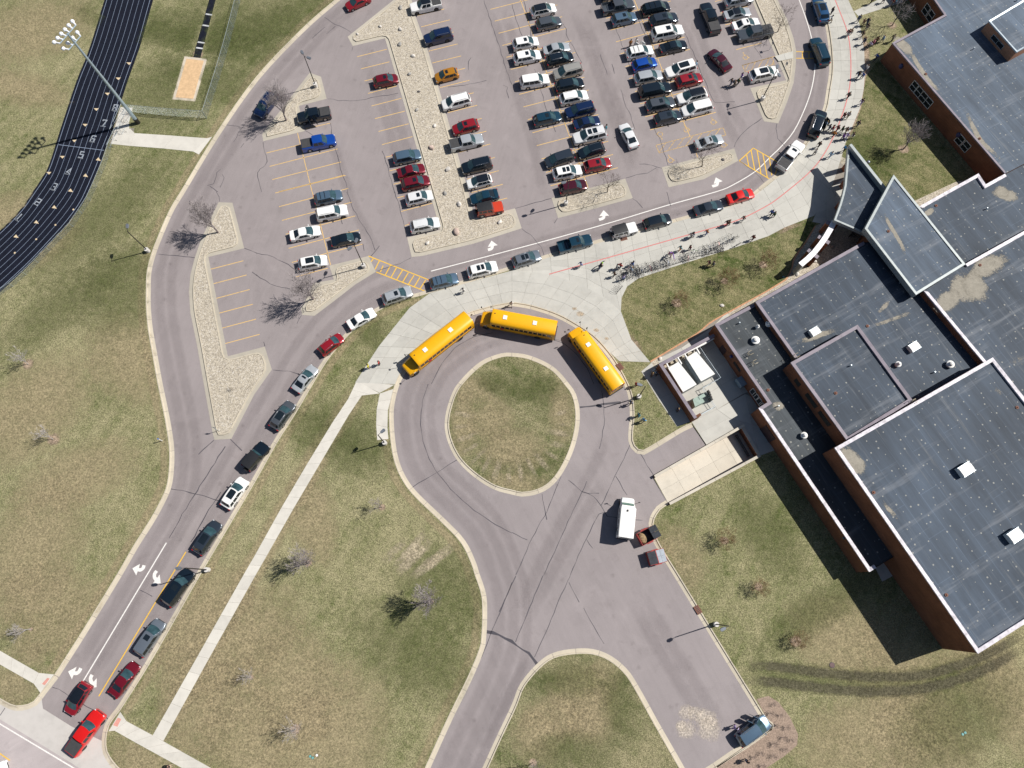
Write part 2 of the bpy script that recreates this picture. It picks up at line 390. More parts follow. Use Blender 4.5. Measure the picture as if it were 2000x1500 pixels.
# ================================================================== THE GROUND
def W(pts, n=0, z=0.0, closed=False):      # measured points -> ground, optionally smoothed
    q = [Vector(G2(p, z)) for p in pts]
    return smooth_line(q, n, closed) if n else q
# --- measured outlines (2000 x 1500 picture points)
drive_left = [(790,-110),(720,-55),(655,0),(590,57),(500,152),(422,262),(355,372),(332,410),(310,460),(295,500),(287,535),(286,565),(286,600),(290,645),(297,685),(308,747),(319,800),(326,838),(331,875),(331,912),(326,950),(312,982),(292,1018),(262,1065),(228,1124),(160,1235),(107,1318)]
corner_w = [(107,1318),(82,1350),(67,1369),(50,1376),(30,1377),(12,1369),(0,1362),(-120,1290)]
corner_e = [(236,1387),(217,1412),(210,1432),(209,1457),(215,1475),(234,1499),(262,1518),(420,1612)]
drive_right = [(236,1387),(282,1315),(325,1242),(391,1125),(450,1025),(500,940),(542,865),(577,810),(614,747),(640,705),(675,662),(712,627),(750,602),(787,587),(820,579)]
queue_kerb = [(820,579),(860,567),(900,557),(1000,527),(1100,495),(1200,467),(1300,440),(1400,412),(1462,391),(1500,361),(1537,333),(1567,296),(1590,262),(1614,217),(1622,175),(1627,140),(1626,100),(1620,55),(1607,0),(1590,-45)]
loop_w = [(1000,590),(962,597),(912,612),(862,640),(812,680),(787,720),(772,749),(762,787),(760,820),(764,870),(772,907),(787,940),(810,970),(862,1020),(900,1060),(920,1100),(927,1122),(940,1162),(942,1200),(940,1245),(935,1270),(912,1325),(875,1400),(830,1499),(810,1545),(725,1720)]
loop_e = [(1000,590),(1037,596),(1087,612),(1125,632),(1162,657),(1192,690),(1210,717),(1227,749),(1236,775),(1239,812),(1236,848),(1238,867),(1250,879),(1264,875),(1325,838),(1350,826)]
service_e = [(1306,985),(1290,995),(1280,1010),(1276,1024),(1282,1050),(1300,1082),(1325,1122),(1400,1245),(1492,1395),(1508,1424),(1400,1499),(1360,1525)]
circle = [(1000,689),(975,691),(937,707),(900,742),(882,770),(869,817),(872,855),(890,895),(920,927),(962,955),(1000,966),(1020,970),(1050,965),(1077,950),(1100,922),(1120,880),(1131,837),(1132,800),(1125,770),(1112,750),(1082,717),(1037,695)]
tri = [(845,1720),(926,1535),(942,1500),(972,1434),(1000,1375),(1015,1337),(1045,1300),(1075,1277),(1112,1268),(1155,1267),(1192,1280),(1225,1307),(1250,1345),(1287,1412),(1337,1499),(1362,1545)]
track_in = [(235,-95),(205,0),(175,97),(150,160),(120,250),(97,322),(82,350),(66,374),(47,402),(25,427),(0,452),(-60,505),(-150,560)]
track_out = [(330,-95),(300,0),(277,83),(250,160),(235,207),(220,257),(205,295),(195,325),(175,372),(160,402),(132,440),(100,475),(62,515),(25,550),(0,572),(-70,625),(-150,675)]

Wd = {k: W(v, 4) for k, v in dict(dl=drive_left, cw=corner_w, ce=corner_e, dr=drive_right, qk=queue_kerb, lw=loop_w, le=loop_e, se=service_e).items()}
Wd['ci'] = W(circle, 4, closed=True); Wd['tr'] = W(tri, 4); Wd['ti'] = W(track_in, 5); Wd['to'] = W(track_out, 5)
lot_poly = Wd['dl']+[Vector(G2((60,1402)))]+[Vector(G2((203,1470)))]+[Vector(G2((210,1434)))]+[Vector(G2((217,1412)))]+list(Wd['dr'])+list(Wd['qk'])[1:]
street_poly = Wd['cw'][::-1]+[Vector(G2((236,1387)))]+Wd['ce'][1:]+W([(420,1900),(-300,1900),(-500,1150)])
loop_poly = Wd['lw']+W([(845,1720),(925,1545)])+Wd['se'][::-1]+W([(1276,933),(1379,869),(1350,826)])+Wd['le'][::-1][1:-1]
track_poly = Wd['ti']+Wd['to'][::-1]
P1 = [((1000,527),(1003,531)),((1075,502),(1077,537)),((1140,484),(1148,566)),((1182,471),(1212,613)),((1195,469),(1214,582)),((1210,465),(1225,560)),((1232,458),(1246,545)),((1260,451),(1275,535)),((1300,440),(1330,517)),((1400,412),(1430,486)),((1462,391),(1500,462)),((1490,370),(1532,445)),((1515,350),(1560,434)),((1537,333),(1590,422)),((1555,312),(1622,372)),((1572,290),(1640,318)),((1590,262),(1650,282)),((1614,217),(1679,212)),((1622,175),(1686,176)),((1627,140),(1689,140)),((1626,100),(1687,97)),((1620,55),(1679,50)),((1607,0),(1657,3)),((1590,-45),(1640,-42))]
P2 = [((772,751),(694,748)),((787,720),(712,720)),((812,680),(740,677)),((862,640),(800,602)),((888,624),(840,573)),((912,612),(876,563)),((962,597),(938,546)),((1000,590),(1000,529)),((1037,596),(1075,536)),((1087,612),(1132,555)),((1125,632),(1182,582)),((1162,657),(1213,610)),((1192,690),(1233,664)),((1209,706),(1270,708))]
S1 = [((697,744),(742,769)),((680,780),(707,773)),((650,825),(681,812)),((600,907),(626,905)),((550,992),(573,995)),((500,1082),(522,1085)),((475,1125),(499,1125)),((387,1281),(409,1286)),((299,1436),(320,1447))]
S2 = [((742,769),(769,760)),((736,800),(758,802)),((735,830),(757,835)),((737,860),(759,858))]
S3 = [((-60,1238),(-60,1265)),((0,1270),(0,1297)),((77,1314),(67,1335)),((107,1317),(80,1353))]
S4 = [((236,1390),(213,1428)),((248,1408),(225,1427)),((300,1436),(262,1448)),((412,1499),(355,1499)),((470,1532),(405,1532))]
S5 = [((255,252),(217,282)),((264,261),(255,286)),((340,266),(320,291)),((405,271),(378,297)),((415,268),(389,303))]
S6 = [((1667,23),(1676,33)),((1716,0),(1767,4)),((1760,-25),(1815,-20))]
S7 = [((1252,726),(1272,709)),((1285,780),(1312,768)),((1322,834),(1350,823))]
def strip_poly(S, n=0): return W([a for a, b in S], n)+W([b for a, b in S], n)[::-1]
pad_px = [(235,210),(259,211),(250,251),(263,251),(262,262),(255,286),(215,281)]
court_px = [(1350,824),(1379,869),(1448,834),(1482,891),(1512,880),(1560,850),(1400,600),(1283,700)]
ramp_px = [(1277,932),(1306,985),(1482,891),(1448,834)]
rockbed_px = [(1270,707),(1360,653),(1375,641),(1387,630),(1500,568),(1537,545),(1546,525),(1550,505),(1572,475),(1592,442),(1640,420),(1700,450),(1690,500),(1400,660),(1290,730),(1277,716)]
rockbed2_px = [(1641,305),(1640,318),(1648,330),(1662,345),(1668,320)]
rockbed3_px = [(1760,405),(1868,355),(1950,330),(1950,360),(1800,440)]
mulch_px = [(1477,1365),(1500,1359),(1520,1371),(1542,1400),(1558,1434),(1556,1455),(1532,1476),(1500,1497),(1470,1515),(1400,1530),(1380,1510),(1508,1424)]
runway_px = [(411,-20),(427,-20),(422,0),(397,95),(391,118),(377,118),(382,96),(409,0)]
pit_px = [(361,111),(405,116),(382,199),(337,195)]
plaza_polys = [strip_poly(P1), strip_poly(P2), strip_poly(S1), strip_poly(S2), strip_poly(S3), strip_poly(S4), strip_poly(S5), strip_poly(S6), strip_poly(S7), W(pad_px), W([(1586,434),(1600,400),(1641,318),(1700,380),(1690,450),(1640,445)])]
court_poly, ramp_poly = W(court_px), W(ramp_px)
beds = [W(rockbed_px), W(rockbed2_px), W(rockbed3_px)]
mulch_poly = smooth_line(W(mulch_px), 1)
BIG = [Vector(p) for p in ((-900, -900), (900, -900), (900, 1500), (-900, 1500))]
LZ = 0.12
lawn = region('lawn', [BIG], [lot_poly, street_poly, loop_poly, track_poly, court_poly, ramp_poly, W(pit_px), W(runway_px)]+plaza_polys+beds+[mulch_poly], LZ, m_grass)
lot = region('parking_lot', [lot_poly], [], 0.0, m_asph)
street = region('street', [street_poly], [lot_poly], 0.0, m_street)
loop = region('bus_loop_road', [loop_poly], [], 0.0, m_asph2)
track = region('running_track', [track_poly], [], 0.125, plain('track_surface', (0.0065, 0.0085, 0.018), 0.8, spec=0.2, var=0.25, scale=2))
plaza = region('pavement', plaza_polys, [], 0.122, m_joint)
court = region('service_court', [court_poly], [], 0.112, m_joint)
bed = region('rock_bed', beds, plaza_polys+[court_poly], 0.115, m_rock)
mulch = region('mulch_bed', [mulch_poly], [loop_poly], 0.135, plain('mulch', (0.30, 0.225, 0.175), 0.95, var=0.35, scale=6))

# --- kerbs: a swept gutter and kerb, cast in pieces with open joints
KERB = [(0.0, -0.05), (0.0, 0.15), (0.15, 0.15), (0.18, 0.035), (0.66, 0.008), (0.66, -0.05)]
CURB = [(0.0, -0.05), (0.0, 0.16), (0.16, 0.16), (0.18, -0.05)]
def sweep(P, prof, dz=0.0, closed=False):
    nn = normals(P, closed); return [[(p.x+n.x*a, p.y+n.y*a, b+dz) for a, b in prof] for p, n in zip(P, nn)]
def kerb(pts, side, prof=KERB, closed=False, seg=3.0, mat=None, name='kerb'):
    P = resample(pts, 0.75, closed); pr = [(a*side, b) for a, b in prof]
    if closed: P = P+[P[0]]
    rings = sweep(P, pr)
    if closed: rings[-1] = rings[0]
    base = M(); base.loft(sweep(P, [(a*side*0.98+0.01*side, b-0.03) for a, b in prof]), closed=True)
    k = base.obj(name, m_joint, clean=True, kind='structure')
    n = max(1, round(seg/0.75)); i = 0
    while i < len(rings)-1:
        j = min(len(rings)-1, i+n)
        if len(rings)-1-j < n/2: j = len(rings)-1
        rr = [list(map(Vector, r)) for r in rings[i:j+1]]
        g = 0.025
        for a, b, s_ in ((0, 1, 1), (-1, -2, 1)):
            d = (rr[b][0]-rr[a][0]); d = d.normalized()*g if d.length > 1e-6 else d
            rr[a] = [v+d for v in rr[a]]
        M().loft(rr, closed=True).obj('kerb_segment', mat or m_kerb, k, clean=True); i = j
    return k
kerb(Wd['dl'], 1); kerb(Wd['cw'], 1); kerb(Wd['ce'], -1); kerb(Wd['dr'], 1); kerb(Wd['qk'], 1)
kerb(Wd['lw'], 1); kerb(Wd['le'], -1)
kerb(Wd['se'][:-4], -1)
kerb(W([(1508,1424),(1400,1499),(1360,1525)]), -1)
ci_in = offset(Wd['ci'], 0.66 if area(Wd['ci']) > 0 else -0.66, True); kerb(ci_in, -1 if area(ci_in) > 0 else 1, closed=True)
region('island_lawn', [ci_in], [], LZ, m_lawn2)
tr_in = offset(Wd['tr'], -0.66); kerb(tr_in, 1)
region('corner_lawn', [tr_in], [], LZ+.003, m_lawn2)
lawnD = W([(1214,582),(1225,560),(1245,545),(1275,535),(1350,511),(1425,487),(1500,462),(1532,445),(1557,434),(1586,434),(1592,442),(1572,475),(1550,505),(1546,525),(1537,545),(1500,568),(1387,630),(1375,641),(1360,653),(1270,707),(1245,685),(1230,662),(1217,627),(1212,600)], 2, closed=True)
region('courtyard_lawn', [lawnD], [], LZ+0.008, m_lawn3)
region('courtyard_lawn', [W([(1652,284),(1668,250),(1681,212),(1691,150),(1715,118),(1900,350),(1862,357),(1760,405),(1700,380),(1665,340)], 0)], [], LZ+0.008, m_lawn3)
edge = M()                                                           # orange brick edging between lawn and rock bed
pe = resample(W([(1270,707),(1360,653),(1375,641),(1387,630),(1500,568),(1537,545),(1546,525),(1550,505),(1572,475),(1592,442)]), 1.2)
ed = link('edging', edge.loft(sweep(pe, [(-0.09, 0), (-0.09, .14), (.09, .14), (.09, 0)])).mesh('edging', m_joint), kind='structure')
m_edge = plain('edging_brick', (0.52, 0.27, 0.15), 0.8)
for a, b in zip(pe, pe[1:]):
    d = (b-a)*0.015; M().loft(sweep([a+d, b-d], [(-0.11, 0), (-0.11, .16), (.11, .16), (.11, 0)])).obj('edging_brick', m_edge, ed)

# --- gravel islands in the parking lot
def island(px, stones=True, r=1.6, inset=0.62, label=None):
    P = W(px)
    if area(P) < 0: P = P[::-1]
    region('island_apron', [P], [], 0.012, m_apron)
    I = offset(P, inset, True); I = fillet(I, r)
    k = kerb(I, 1, CURB, True, 3.0)
    region('gravel_bed', [offset(I, 0.12, True)], [], 0.105, m_rock)
    return I
island([(605,142),(627,150),(638,193),(584,207),(595,256),(514,276),(512,262)])
island([(427,395),(454,396),(477,485),(407,502),(445,696),(517,677),(531,722),(497,770),(452,857),(419,859),(415,845),(398,750),(385,675),(372,612),(369,570),(372,537),(380,505),(392,470),(410,430)], r=1.2)
island([(720,500),(734,531),(695,555),(650,590),(614,617),(590,615),(588,603),(612,553),(652,546),(643,519)])
island([(785,-20),(775,-5),(679,72),(689,90),(752,75),(860,449),(795,464),(804,502),(825,500),(925,476),(1019,446),(1006,407),(927,426),(915,375),(890,287),(870,217),(836,100),(810,27),(800,-20)], r=1.3)
island([(1077,387),(1090,426),(1160,408),(1236,387),(1221,349)])
island([(1292,327),(1306,366),(1375,350),(1442,314),(1434,290)])
island([(1440,-75),(1468,0),(1535,157),(1465,172),(1492,237),(1520,241),(1537,200),(1550,162),(1554,130),(1555,100),(1550,75),(1537,37),(1519,0),(1500,-40),(1485,-75)], r=1.2)

# --- paving slabs: every cast slab is its own piece, joints left open
def slabs(S, rows, step, z, mat, parent, h=0.02, gap=0.011):
    for (a0, b0), (a1, b1) in zip(S, S[1:]):
        A0, B0, A1, B1 = (Vector(G2(p)) for p in (a0, b0, a1, b1))
        n = max(1, round(max((A1-A0).length, (B1-B0).length)/step))
        for i in range(n):
            for j in range(rows):
                q = []
                for u, v in ((i/n, j/rows), ((i+1)/n, j/rows), ((i+1)/n, (j+1)/rows), (i/n, (j+1)/rows)):
                    q.append(A0.lerp(A1, u).lerp(B0.lerp(B1, u), v))
                c = sum(q, Vector((0, 0)))/4; ar = abs(area(q))
                if ar < 0.15: continue
                q = [p+(c-p).normalized()*min(gap*1.5, (c-p).length*0.3) for p in q]
                if area(q) < 0: q = q[::-1]
                dz = random.uniform(-0.003, 0.003)
                M().prism([(p.x, p.y) for p in q], z-h, z+dz).obj('paving_slab', mat, parent)
plaza2 = region('bus_pavement', [strip_poly(P2)], [], 0.1225, m_joint)
slabs(P1, 4, 2.7, 0.142, m_conc, plaza); slabs(P2, 3, 2.6, 0.145, m_conc, plaza2)
walk = region('diagonal_pavement', [strip_poly(S1), strip_poly(S3), strip_poly(S4)], [], 0.1235, m_joint)
slabs(S1, 1, 2.0, 0.144, m_conc2, walk); slabs(S3, 1, 2.0, 0.144, m_conc2, walk); slabs(S4, 1, 2.0, 0.144, m_conc2, walk)
slabs(S2, 1, 2.2, 0.144, m_conc2, plaza2); slabs([((697,746),(742,768)),((771,752),(744,767))], 1, 6, 0.141, m_conc2, plaza2)
slabs(S5, 1, 5, 0.144, m_conc2, plaza); slabs(S6, 1, 2.4, 0.144, m_conc, plaza); slabs(S7, 1, 2.2, 0.144, m_conc, plaza)
slabs([((236,210),(260,211)),((228,240),(253,240)),((218,281),(254,285))], 1, 6, 0.143, m_conc2, plaza)
slabs([((1600,402),(1586,434)),((1625,365),(1640,445)),((1660,340),(1690,450))], 4, 2.6, 0.1385, m_conc, plaza)
slabs([((1350,824),(1379,869)),((1400,800),(1448,834)),((1455,770),(1482,891)),((1500,790),(1512,880))], 2, 4.0, 0.134, m_conc, court)
slabs([((1350,824),(1283,702)),((1400,800),(1330,680)),((1450,770),(1390,640)),((1490,755),(1420,610))], 4, 3.6, 0.134, m_conc, court)
slabs([((1512,111),(1520,121)),((1548,101),(1549,115))], 1, 2.2, 0.165, m_conc, plaza)
region('gutter_pan', [W([(12,1369),(50,1376),(80,1354),(84,1384),(140,1419),(199,1447),(209,1457),(215,1475),(250,1510),(200,1530),(142,1492),(0,1405),(-60,1370),(-60,1328)])], [], 0.006, conc_mat('pan_concrete', (0.50, 0.475, 0.45)))

# --- loading dock ramp, sunk between two retaining walls
ra, rb, rc, rd = (Vector(G2(p)) for p in ramp_px)
rm = M(); nseg = 5
dock = link('dock_ramp', M().add([(ra.x, ra.y, -0.03), (rb.x, rb.y, -0.03), (rc.x, rc.y, -1.35), (rd.x, rd.y, -1.35)], [(0, 1, 2, 3)]).mesh('dock_ramp', m_joint), kind='structure')
for i in range(nseg):
    for j in range(2):
        q = []
        for u, v in ((i/nseg, j/2), ((i+1)/nseg, j/2), ((i+1)/nseg, (j+1)/2), (i/nseg, (j+1)/2)):
            p = ra.lerp(rd, u).lerp(rb.lerp(rc, u), v); q.append(Vector((p.x, p.y, 0.012-1.30*u)))
        c = sum(q, Vector())/4; q = [p+(c-p).normalized()*0.014 for p in q]
        M().add(q+[p-Vector((0, 0, .03)) for p in q], [(0, 1, 2, 3), (0, 4, 5, 1), (1, 5, 6, 2), (2, 6, 7, 3), (3, 7, 4, 0)]).obj('ramp_slab', m_ramp, dock, clean=True)
def retaining(a, b, th, zt, zb, label):
    u = (b-a).normalized(); n = Vector((-u.y, u.x)); t = thing('retaining_wall', label, 'wall', (a.x, a.y, 0))
    L = (b-a).length; ang = math.atan2(u.y, u.x); t.rotation_euler = (0, 0, ang)
    M().box((L/2, 0, (zt+zb)/2), (L, th, zt-zb)).obj('wall_body', m_brick, t)
    k = max(1, round(L/2.4))
    for i in range(k): M().box((L*(i+.5)/k, 0, zt+0.04), (L/k-0.03, th+0.08, 0.08)).obj('cap_stone', m_ramp, t)
    return t
retaining(ra+(rd-ra)*0.0, rd+(rd-ra)*0.02, 0.3, 0.55, -1.5, 'long low retaining wall on the courtyard side of the dock ramp')
retaining(rb, rc, 0.3, 0.55, -1.5, 'long low retaining wall on the lawn side of the dock ramp')
retaining(rd+(rc-rd)*0.04, rc-(rc-rd)*0.03, 0.35, 0.25, -1.5, 'short pale dock wall at the deep end of the ramp')
M().box((0, 0, -0.72), ((rc-rd).length*0.75, 0.25, 0.35)).obj('bumper', m_trim, dock).location = ((rc+rd)/2-(rc-rb).normalized()*1.0).to_3d()
bpy.data.objects['bumper'].rotation_euler = (0, 0, math.atan2((rc-rd).y, (rc-rd).x))

# --- soft-edged wear, soil and growth lying on the ground (4 mm sheets)
lay = [0]
def fadeobj(name, me_v, me_f, fade, mat):
    m = M(); m.v, m.f = me_v, me_f; me = m.mesh(name, mat)
    at = me.attributes.new('fade', 'FLOAT', 'POINT'); at.data.foreach_set('value', fade)
    z = me_v[0][2]; top = z > 1
    o = link(name, me, school if top else lawn if z > .06 else lot)
    if top: o.location = OFF
    return o
PAVED = [lot_poly, street_poly, loop_poly, track_poly, court_poly, ramp_poly, W(pit_px), W(runway_px)]+plaza_polys
def blocked(X, Y):                         # growth stays on the lawns
    r = np.zeros(len(X), bool)
    for P in PAVED: r |= inside(P, X, Y)
    return r & ~inside(ci_in, X, Y) & ~inside(tr_in, X, Y)
def blotch(name, p, rx, ry, mat, z=LZ, rot=0.0, n=22):
    lay[0] += 1; c = G(p[0], p[1], z); z0_ = z; z += 0.002+(lay[0] % 60)*0.0002
    g = np.linspace(-1, 1, n+1); U, V_ = np.meshgrid(g, g); U, V_ = U.ravel(), V_.ravel()
    X = c.x+U*rx*math.cos(rot)-V_*ry*math.sin(rot); Y = c.y+U*rx*math.sin(rot)+V_*ry*math.cos(rot)
    fd = np.clip(1-(U**2+V_**2), 0, 1)**(1.0 if rx > 1 else .7)
    if abs(z0_-LZ) < .02: fd[blocked(X, Y)] = 0
    fs = [q for q in ((j*(n+1)+i, j*(n+1)+i+1, (j+1)*(n+1)+i+1, (j+1)*(n+1)+i) for j in range(n) for i in range(n)) if max(fd[k] for k in q) > 0]
    if not fs: return
    ids = sorted({k for q in fs for k in q}); mp = {k: i for i, k in enumerate(ids)}
    return fadeobj(name, [(X[k], Y[k], z) for k in ids], [tuple(mp[k] for k in q) for q in fs], [float(fd[k]) for k in ids], mat)
def streak(name, px, wdt, mat, z=LZ, sm=4, ends=True, pts=None):
    lay[0] += 1; z += 0.002+(lay[0] % 60)*0.0002; P = resample(pts or W(px, sm), 1.5)
    if mat is f_tyre: z = 0.0008+(lay[0] % 11)*0.00028
    nn = normals(P); vs, fd, fs = [], [], []
    for i, (p, n) in enumerate(zip(P, nn)):
        e = min(1, min(i, len(P)-1-i)/3) if ends else 1
        for o, a in ((-1, 0), (-.4, .9), (.4, .9), (1, 0)): vs.append((p.x+n.x*o*wdt/2, p.y+n.y*o*wdt/2, z)); fd.append(a*e)
    for i in range(len(P)-1):
        for k in range(3): fs.append((i*4+k, i*4+k+1, i*4+k+5, i*4+k+4))
    return fadeobj(name, vs, fs, fd, mat)
for P, o in ((Wd['dl'], -0.75), (Wd['dr'], -0.75), (Wd['lw'], -0.75)): streak('dry_verge', None, 1.4, f_dry, pts=offset(P, o), ends=False)
for S, k in ((S1, 0), (S1, 1)): streak('dry_verge', [q[k] for q in S], 2.6, f_dry)
streak('dry_verge', None, 2.0, f_dirt, pts=W([(1652,284),(1667,252),(1681,212),(1687,178),(1691,140),(1689,97),(1681,50)], 3))
streak('dry_verge', None, 2.4, f_dirt, pts=W([(1220,640),(1233,665),(1250,690),(1264,705)], 3), z=LZ+.01); streak('dry_verge', None, 1.2, f_dirt, pts=W([(1500,465),(1532,449),(1560,439),(1588,440)], 3), z=LZ+.01)
streak('wheel_ruts', [(1440,1305),(1500,1300),(1560,1308),(1640,1318),(1720,1322),(1800,1318),(1870,1300),(1940,1272),(2010,1232)], 1.7, f_rut, LZ+.014)
streak('wheel_ruts', [(1440,1328),(1500,1331),(1580,1341),(1660,1349),(1740,1350),(1820,1341),(1900,1316),(1960,1288),(2010,1258)], 1.8, f_rut, LZ+.016)
streak('lush_grass', [(1440,1310),(1600,1325),(1740,1335),(1850,1318),(1960,1270)], 4.5, f_green, LZ+.010)
for x0, y0, x1, y1 in ((744,1100,800,1050),(765,1115,838,1036),(770,1125,850,1050),(800,1130,890,1065),(820,1110,870,1075)): streak('dry_grass_streak', [(x0,y0),((x0+x1)/2,(y0+y1)/2),(x1,y1)], 1.7, f_scuff, LZ+.012)
for p, rx, ry in (((30,170),9,3),((60,60),10,6),((100,470),5,3),((40,420),8,4),((250,700),7,5),((60,800),9,6),((150,930),8,4),((60,1080),9,6),((640,1430),7,8),((560,1330),7,6),((600,1405),2.5,2.5),((1300,1100),5,5),((1650,1250),7,5),((1800,1400),12,6),((1950,1340),10,4),((1700,1440),9,5),((390,1370),5,6),((450,1250),5,9),((30,1330),5,3),((280,1480),6,3),((120,1200),8,5),((480,1450),9,5),((400,1200),4,7),((610,1010),3,6)): blotch('dry_bright_patch', p, rx*1.35, ry*1.35, f_dry, rot=random.uniform(0, 3))  # dry turf; lower-left ones also paint that corner's brighter light as paler colour
for p, rx, ry, ro in (((380,60),4,14,1.3),((480,60),8,12,1.0),((290,60),3,14,1.25),((200,430),14,5,.9),((130,590),12,4,.75),((250,560),9,7,0.6),((560,30),10,4,.6),((880,1150),5,8,1.2),((820,1280),5,10,1.1),((640,860),3,9,1),((700,850),3,8,1),((1600,1190),2.5,10,2.1),((1870,1400),5,9,2),((720,640),2.5,9,.9),((1700,300),5,5,0),((320,180),8,7,1),((420,160),4,10,1.2),((1500,1040),4,7,.5)): blotch('lush_grass', p, rx*1.25, ry*1.25, f_green, rot=ro)
for p, rx, ry in (((1000,880),6,4),((960,820),4,4),((1095,800),2.2,6),((905,830),2.4,6),((1000,945),7,2),((925,760),4,2.5)): blotch('dry_bright_patch', p, rx, ry, f_dry)
for a in range(0, 360, 14):                                         # bare spokes worn into the island lawn
    if 20 < a < 160: continue
    c_ = G(1000, 830); q = [c_+Vector((math.cos(R(a)), math.sin(R(a)), 0))*k for k in (4.6+1.5*random.random(), 7.0, 8.9)]
    streak('dry_spoke', None, random.uniform(.7, 1.3), f_scuff, LZ+.012, pts=[v.to_2d() for v in q])
for p, rx, ry in (((1010,760),5,2.5),((1060,760),3,3),((960,745),3,2),((1030,905),6,2)): blotch('lush_grass', p, rx, ry, f_green)
for p, rx, ry in (((1125,1370),5,6),((1080,1400),5,3),((1160,1400),4,4),((1180,1330),3,3),((1050,1440),4,4)): blotch('dry_bright_patch', p, rx, ry, f_dry)
for p, rx, ry in (((1110,1330),7,2.5),((1210,1380),3,6),((1120,1470),7,3)): blotch('lush_grass', p, rx, ry, f_green)
streak('oil_stain', [(1322,405),(1325,420),(1327,430)], 1.4, f_oil, 0.0); streak('oil_stain', [(1215,175),(1220,190),(1222,205)], 1.0, f_oil, 0.0)
for p, r_ in (((1342,1392),1.5),((1360,1394),1.6),((1376,1403),2.0),((1388,1412),1.4),((1340,1425),1.8),((1384,1426),2.2),((1333,1418),1.0)): blotch('spilled_sand', p, r_, r_*0.8, f_sand, 0.0)
for p, r_ in (((1122,603),.45),((1133,613),.7),((1165,645),.5),((1185,661),.4)): blotch('rust_stain', p, r_, r_*0.7, f_rust, 0.148)
for P, o, wd in ((Wd['lw'], 2.3, 1.1), (Wd['lw'], 4.2, 1.1), (Wd['lw'], 6.0, .9), (Wd['dr'], 1.5, 1.0), (Wd['dr'], 3.1, 1.0), (Wd['dr'], 5.6, .9), (Wd['dl'], 2.0, 1.0), (Wd['dl'], 3.8, 1.0), (Wd['qk'], 1.6, .9), (Wd['qk'], 3.2, .9)): streak('tyre_wear', None, wd*1.9, f_tyre, -.001, pts=offset(P, o))
for px in ([(715,120),(760,250),(800,400),(830,500)],[(735,110),(785,260),(822,400),(850,490)],[(960,20),(1000,150),(1045,300),(1062,390)],[(985,15),(1022,150),(1060,300)],[(1140,30),(1200,190),(1250,340)],[(1120,20),(1180,180),(1235,340)],[(1330,40),(1390,180),(1450,300)],[(1350,30),(1410,170),(1460,270)],[(640,250),(690,400),(740,500)],[(1010,1200),(1080,1050),(1150,930),(1190,840)],[(1030,1210),(1110,1060),(1180,940)],[(1250,1150),(1330,1290),(1420,1430)],[(1225,1160),(1300,1290),(1390,1440)],[(1060,1250),(980,1380),(930,1490)]): streak('tyre_wear', px, 2.2, f_tyre, -.001)
# ================================================================== PAINT AND CRACKS (flat print on the paving)
def ribbon(m, P, wdt, z):
    P = [Vector(p[:2]) for p in P]; nn = normals(P); vs = []
    for p, n in zip(P, nn): vs += [(p.x-n.x*wdt/2, p.y-n.y*wdt/2, z), (p.x+n.x*wdt/2, p.y+n.y*wdt/2, z)]
    return m.add(vs, [(2*i, 2*i+2, 2*i+3, 2*i+1) for i in range(len(P)-1)])
def line(name, px, wdt, mat, parent, z=0.004, sm=0, step=None):
    P = W(px, sm)
    return ribbon(M(), P, wdt, z).obj(name, mat, parent)
A_, B_, C_, D_ = (500, 0), (500, 375), (1000, 0), (1000, 375)
stall = []
for o, L in ((A_, [((790,443),(1022,385)),((820,538),(1042,483)),((847,633),(1072,577)),((875,730),(1098,672)),((903,828),(1135,768)),((929,927),(1163,868)),((957,1027),(1192,967)),((985,1130),(1222,1067)),((1015,1228),(1250,1168)),((1043,1335),(1285,1275)),((1075,1440),(1315,1380)),
      ((1262,122),(1472,70)),((1290,210),(1515,155)),((1320,305),(1543,250)),((1348,400),(1575,343)),((1378,492),(1603,437)),((1408,592),(1633,533)),((1437,685),(1668,627)),((1468,783),(1700,725)),((1500,880),(1728,822)),((1530,985),(1763,925)),((1560,1085),(1800,1025)),((1590,1190),(1830,1125)),((1620,1295),(1865,1230)),((1650,1400),(1898,1333)),((1682,1505),(1928,1440)),
      ((82,1195),(345,1130)),((107,1300),(637,1163)),((128,1403),(665,1265)),((178,1498),(690,1368)),((388,1005),(580,962)),((1232,25),(1442,-30))]),
    (B_, [((1105,45),(1345,-15)),((1135,152),(1375,88)),((1162,262),(1405,195)),((1725,110),(1963,47)),((150,8),(700,-130)),((180,115),(720,-28)),((203,222),(748,80)),((232,330),(775,187)),((255,440),(803,297)),((280,550),(832,407)),((305,665),(562,595))]),
    ((0, 375), [((1647,603),(1902,537)),((1667,717),(1927,648)),((1690,831),(1950,762)),((1713,946),(1975,877)),((1737,1063),(2000,993)),((1760,1184),(2028,1112))]),
    (C_, [((230,1242),(752,1103)),((265,1347),(788,1207)),((300,1452),(827,1310)),((193,1138),(715,1000)),((160,1037),(675,895)),((123,935),(640,800)),((90,835),(600,703)),((57,737),(565,603)),((22,640),(530,500)),((-10,543),(495,410)),((-43,448),(465,318)),((-75,355),(425,222)),((-105,260),(392,130)),((-135,165),(355,38)),((-168,73),(320,-52)),
      ((1078,1015),(1593,877)),((1040,912),(1550,775)),((1000,812),(1505,675)),((960,715),(1470,578)),((915,615),(1430,480)),((885,520),(1390,385)),((848,420),(1348,290)),((812,327),(1310,192)),((770,235),(1275,100)),((735,143),(1240,8)),((700,50),(1200,-84)),
      ((1585,12),(1800,-45)),((1630,103),(1840,48)),((1665,195),(1880,140)),((1710,295),(1920,240)),((1752,388),(1950,335))])):
    stall += [T(o[0], o[1], q) for q in L]
for a, b in stall: line('stall_line', [a, b], 0.12, m_yel, lot)
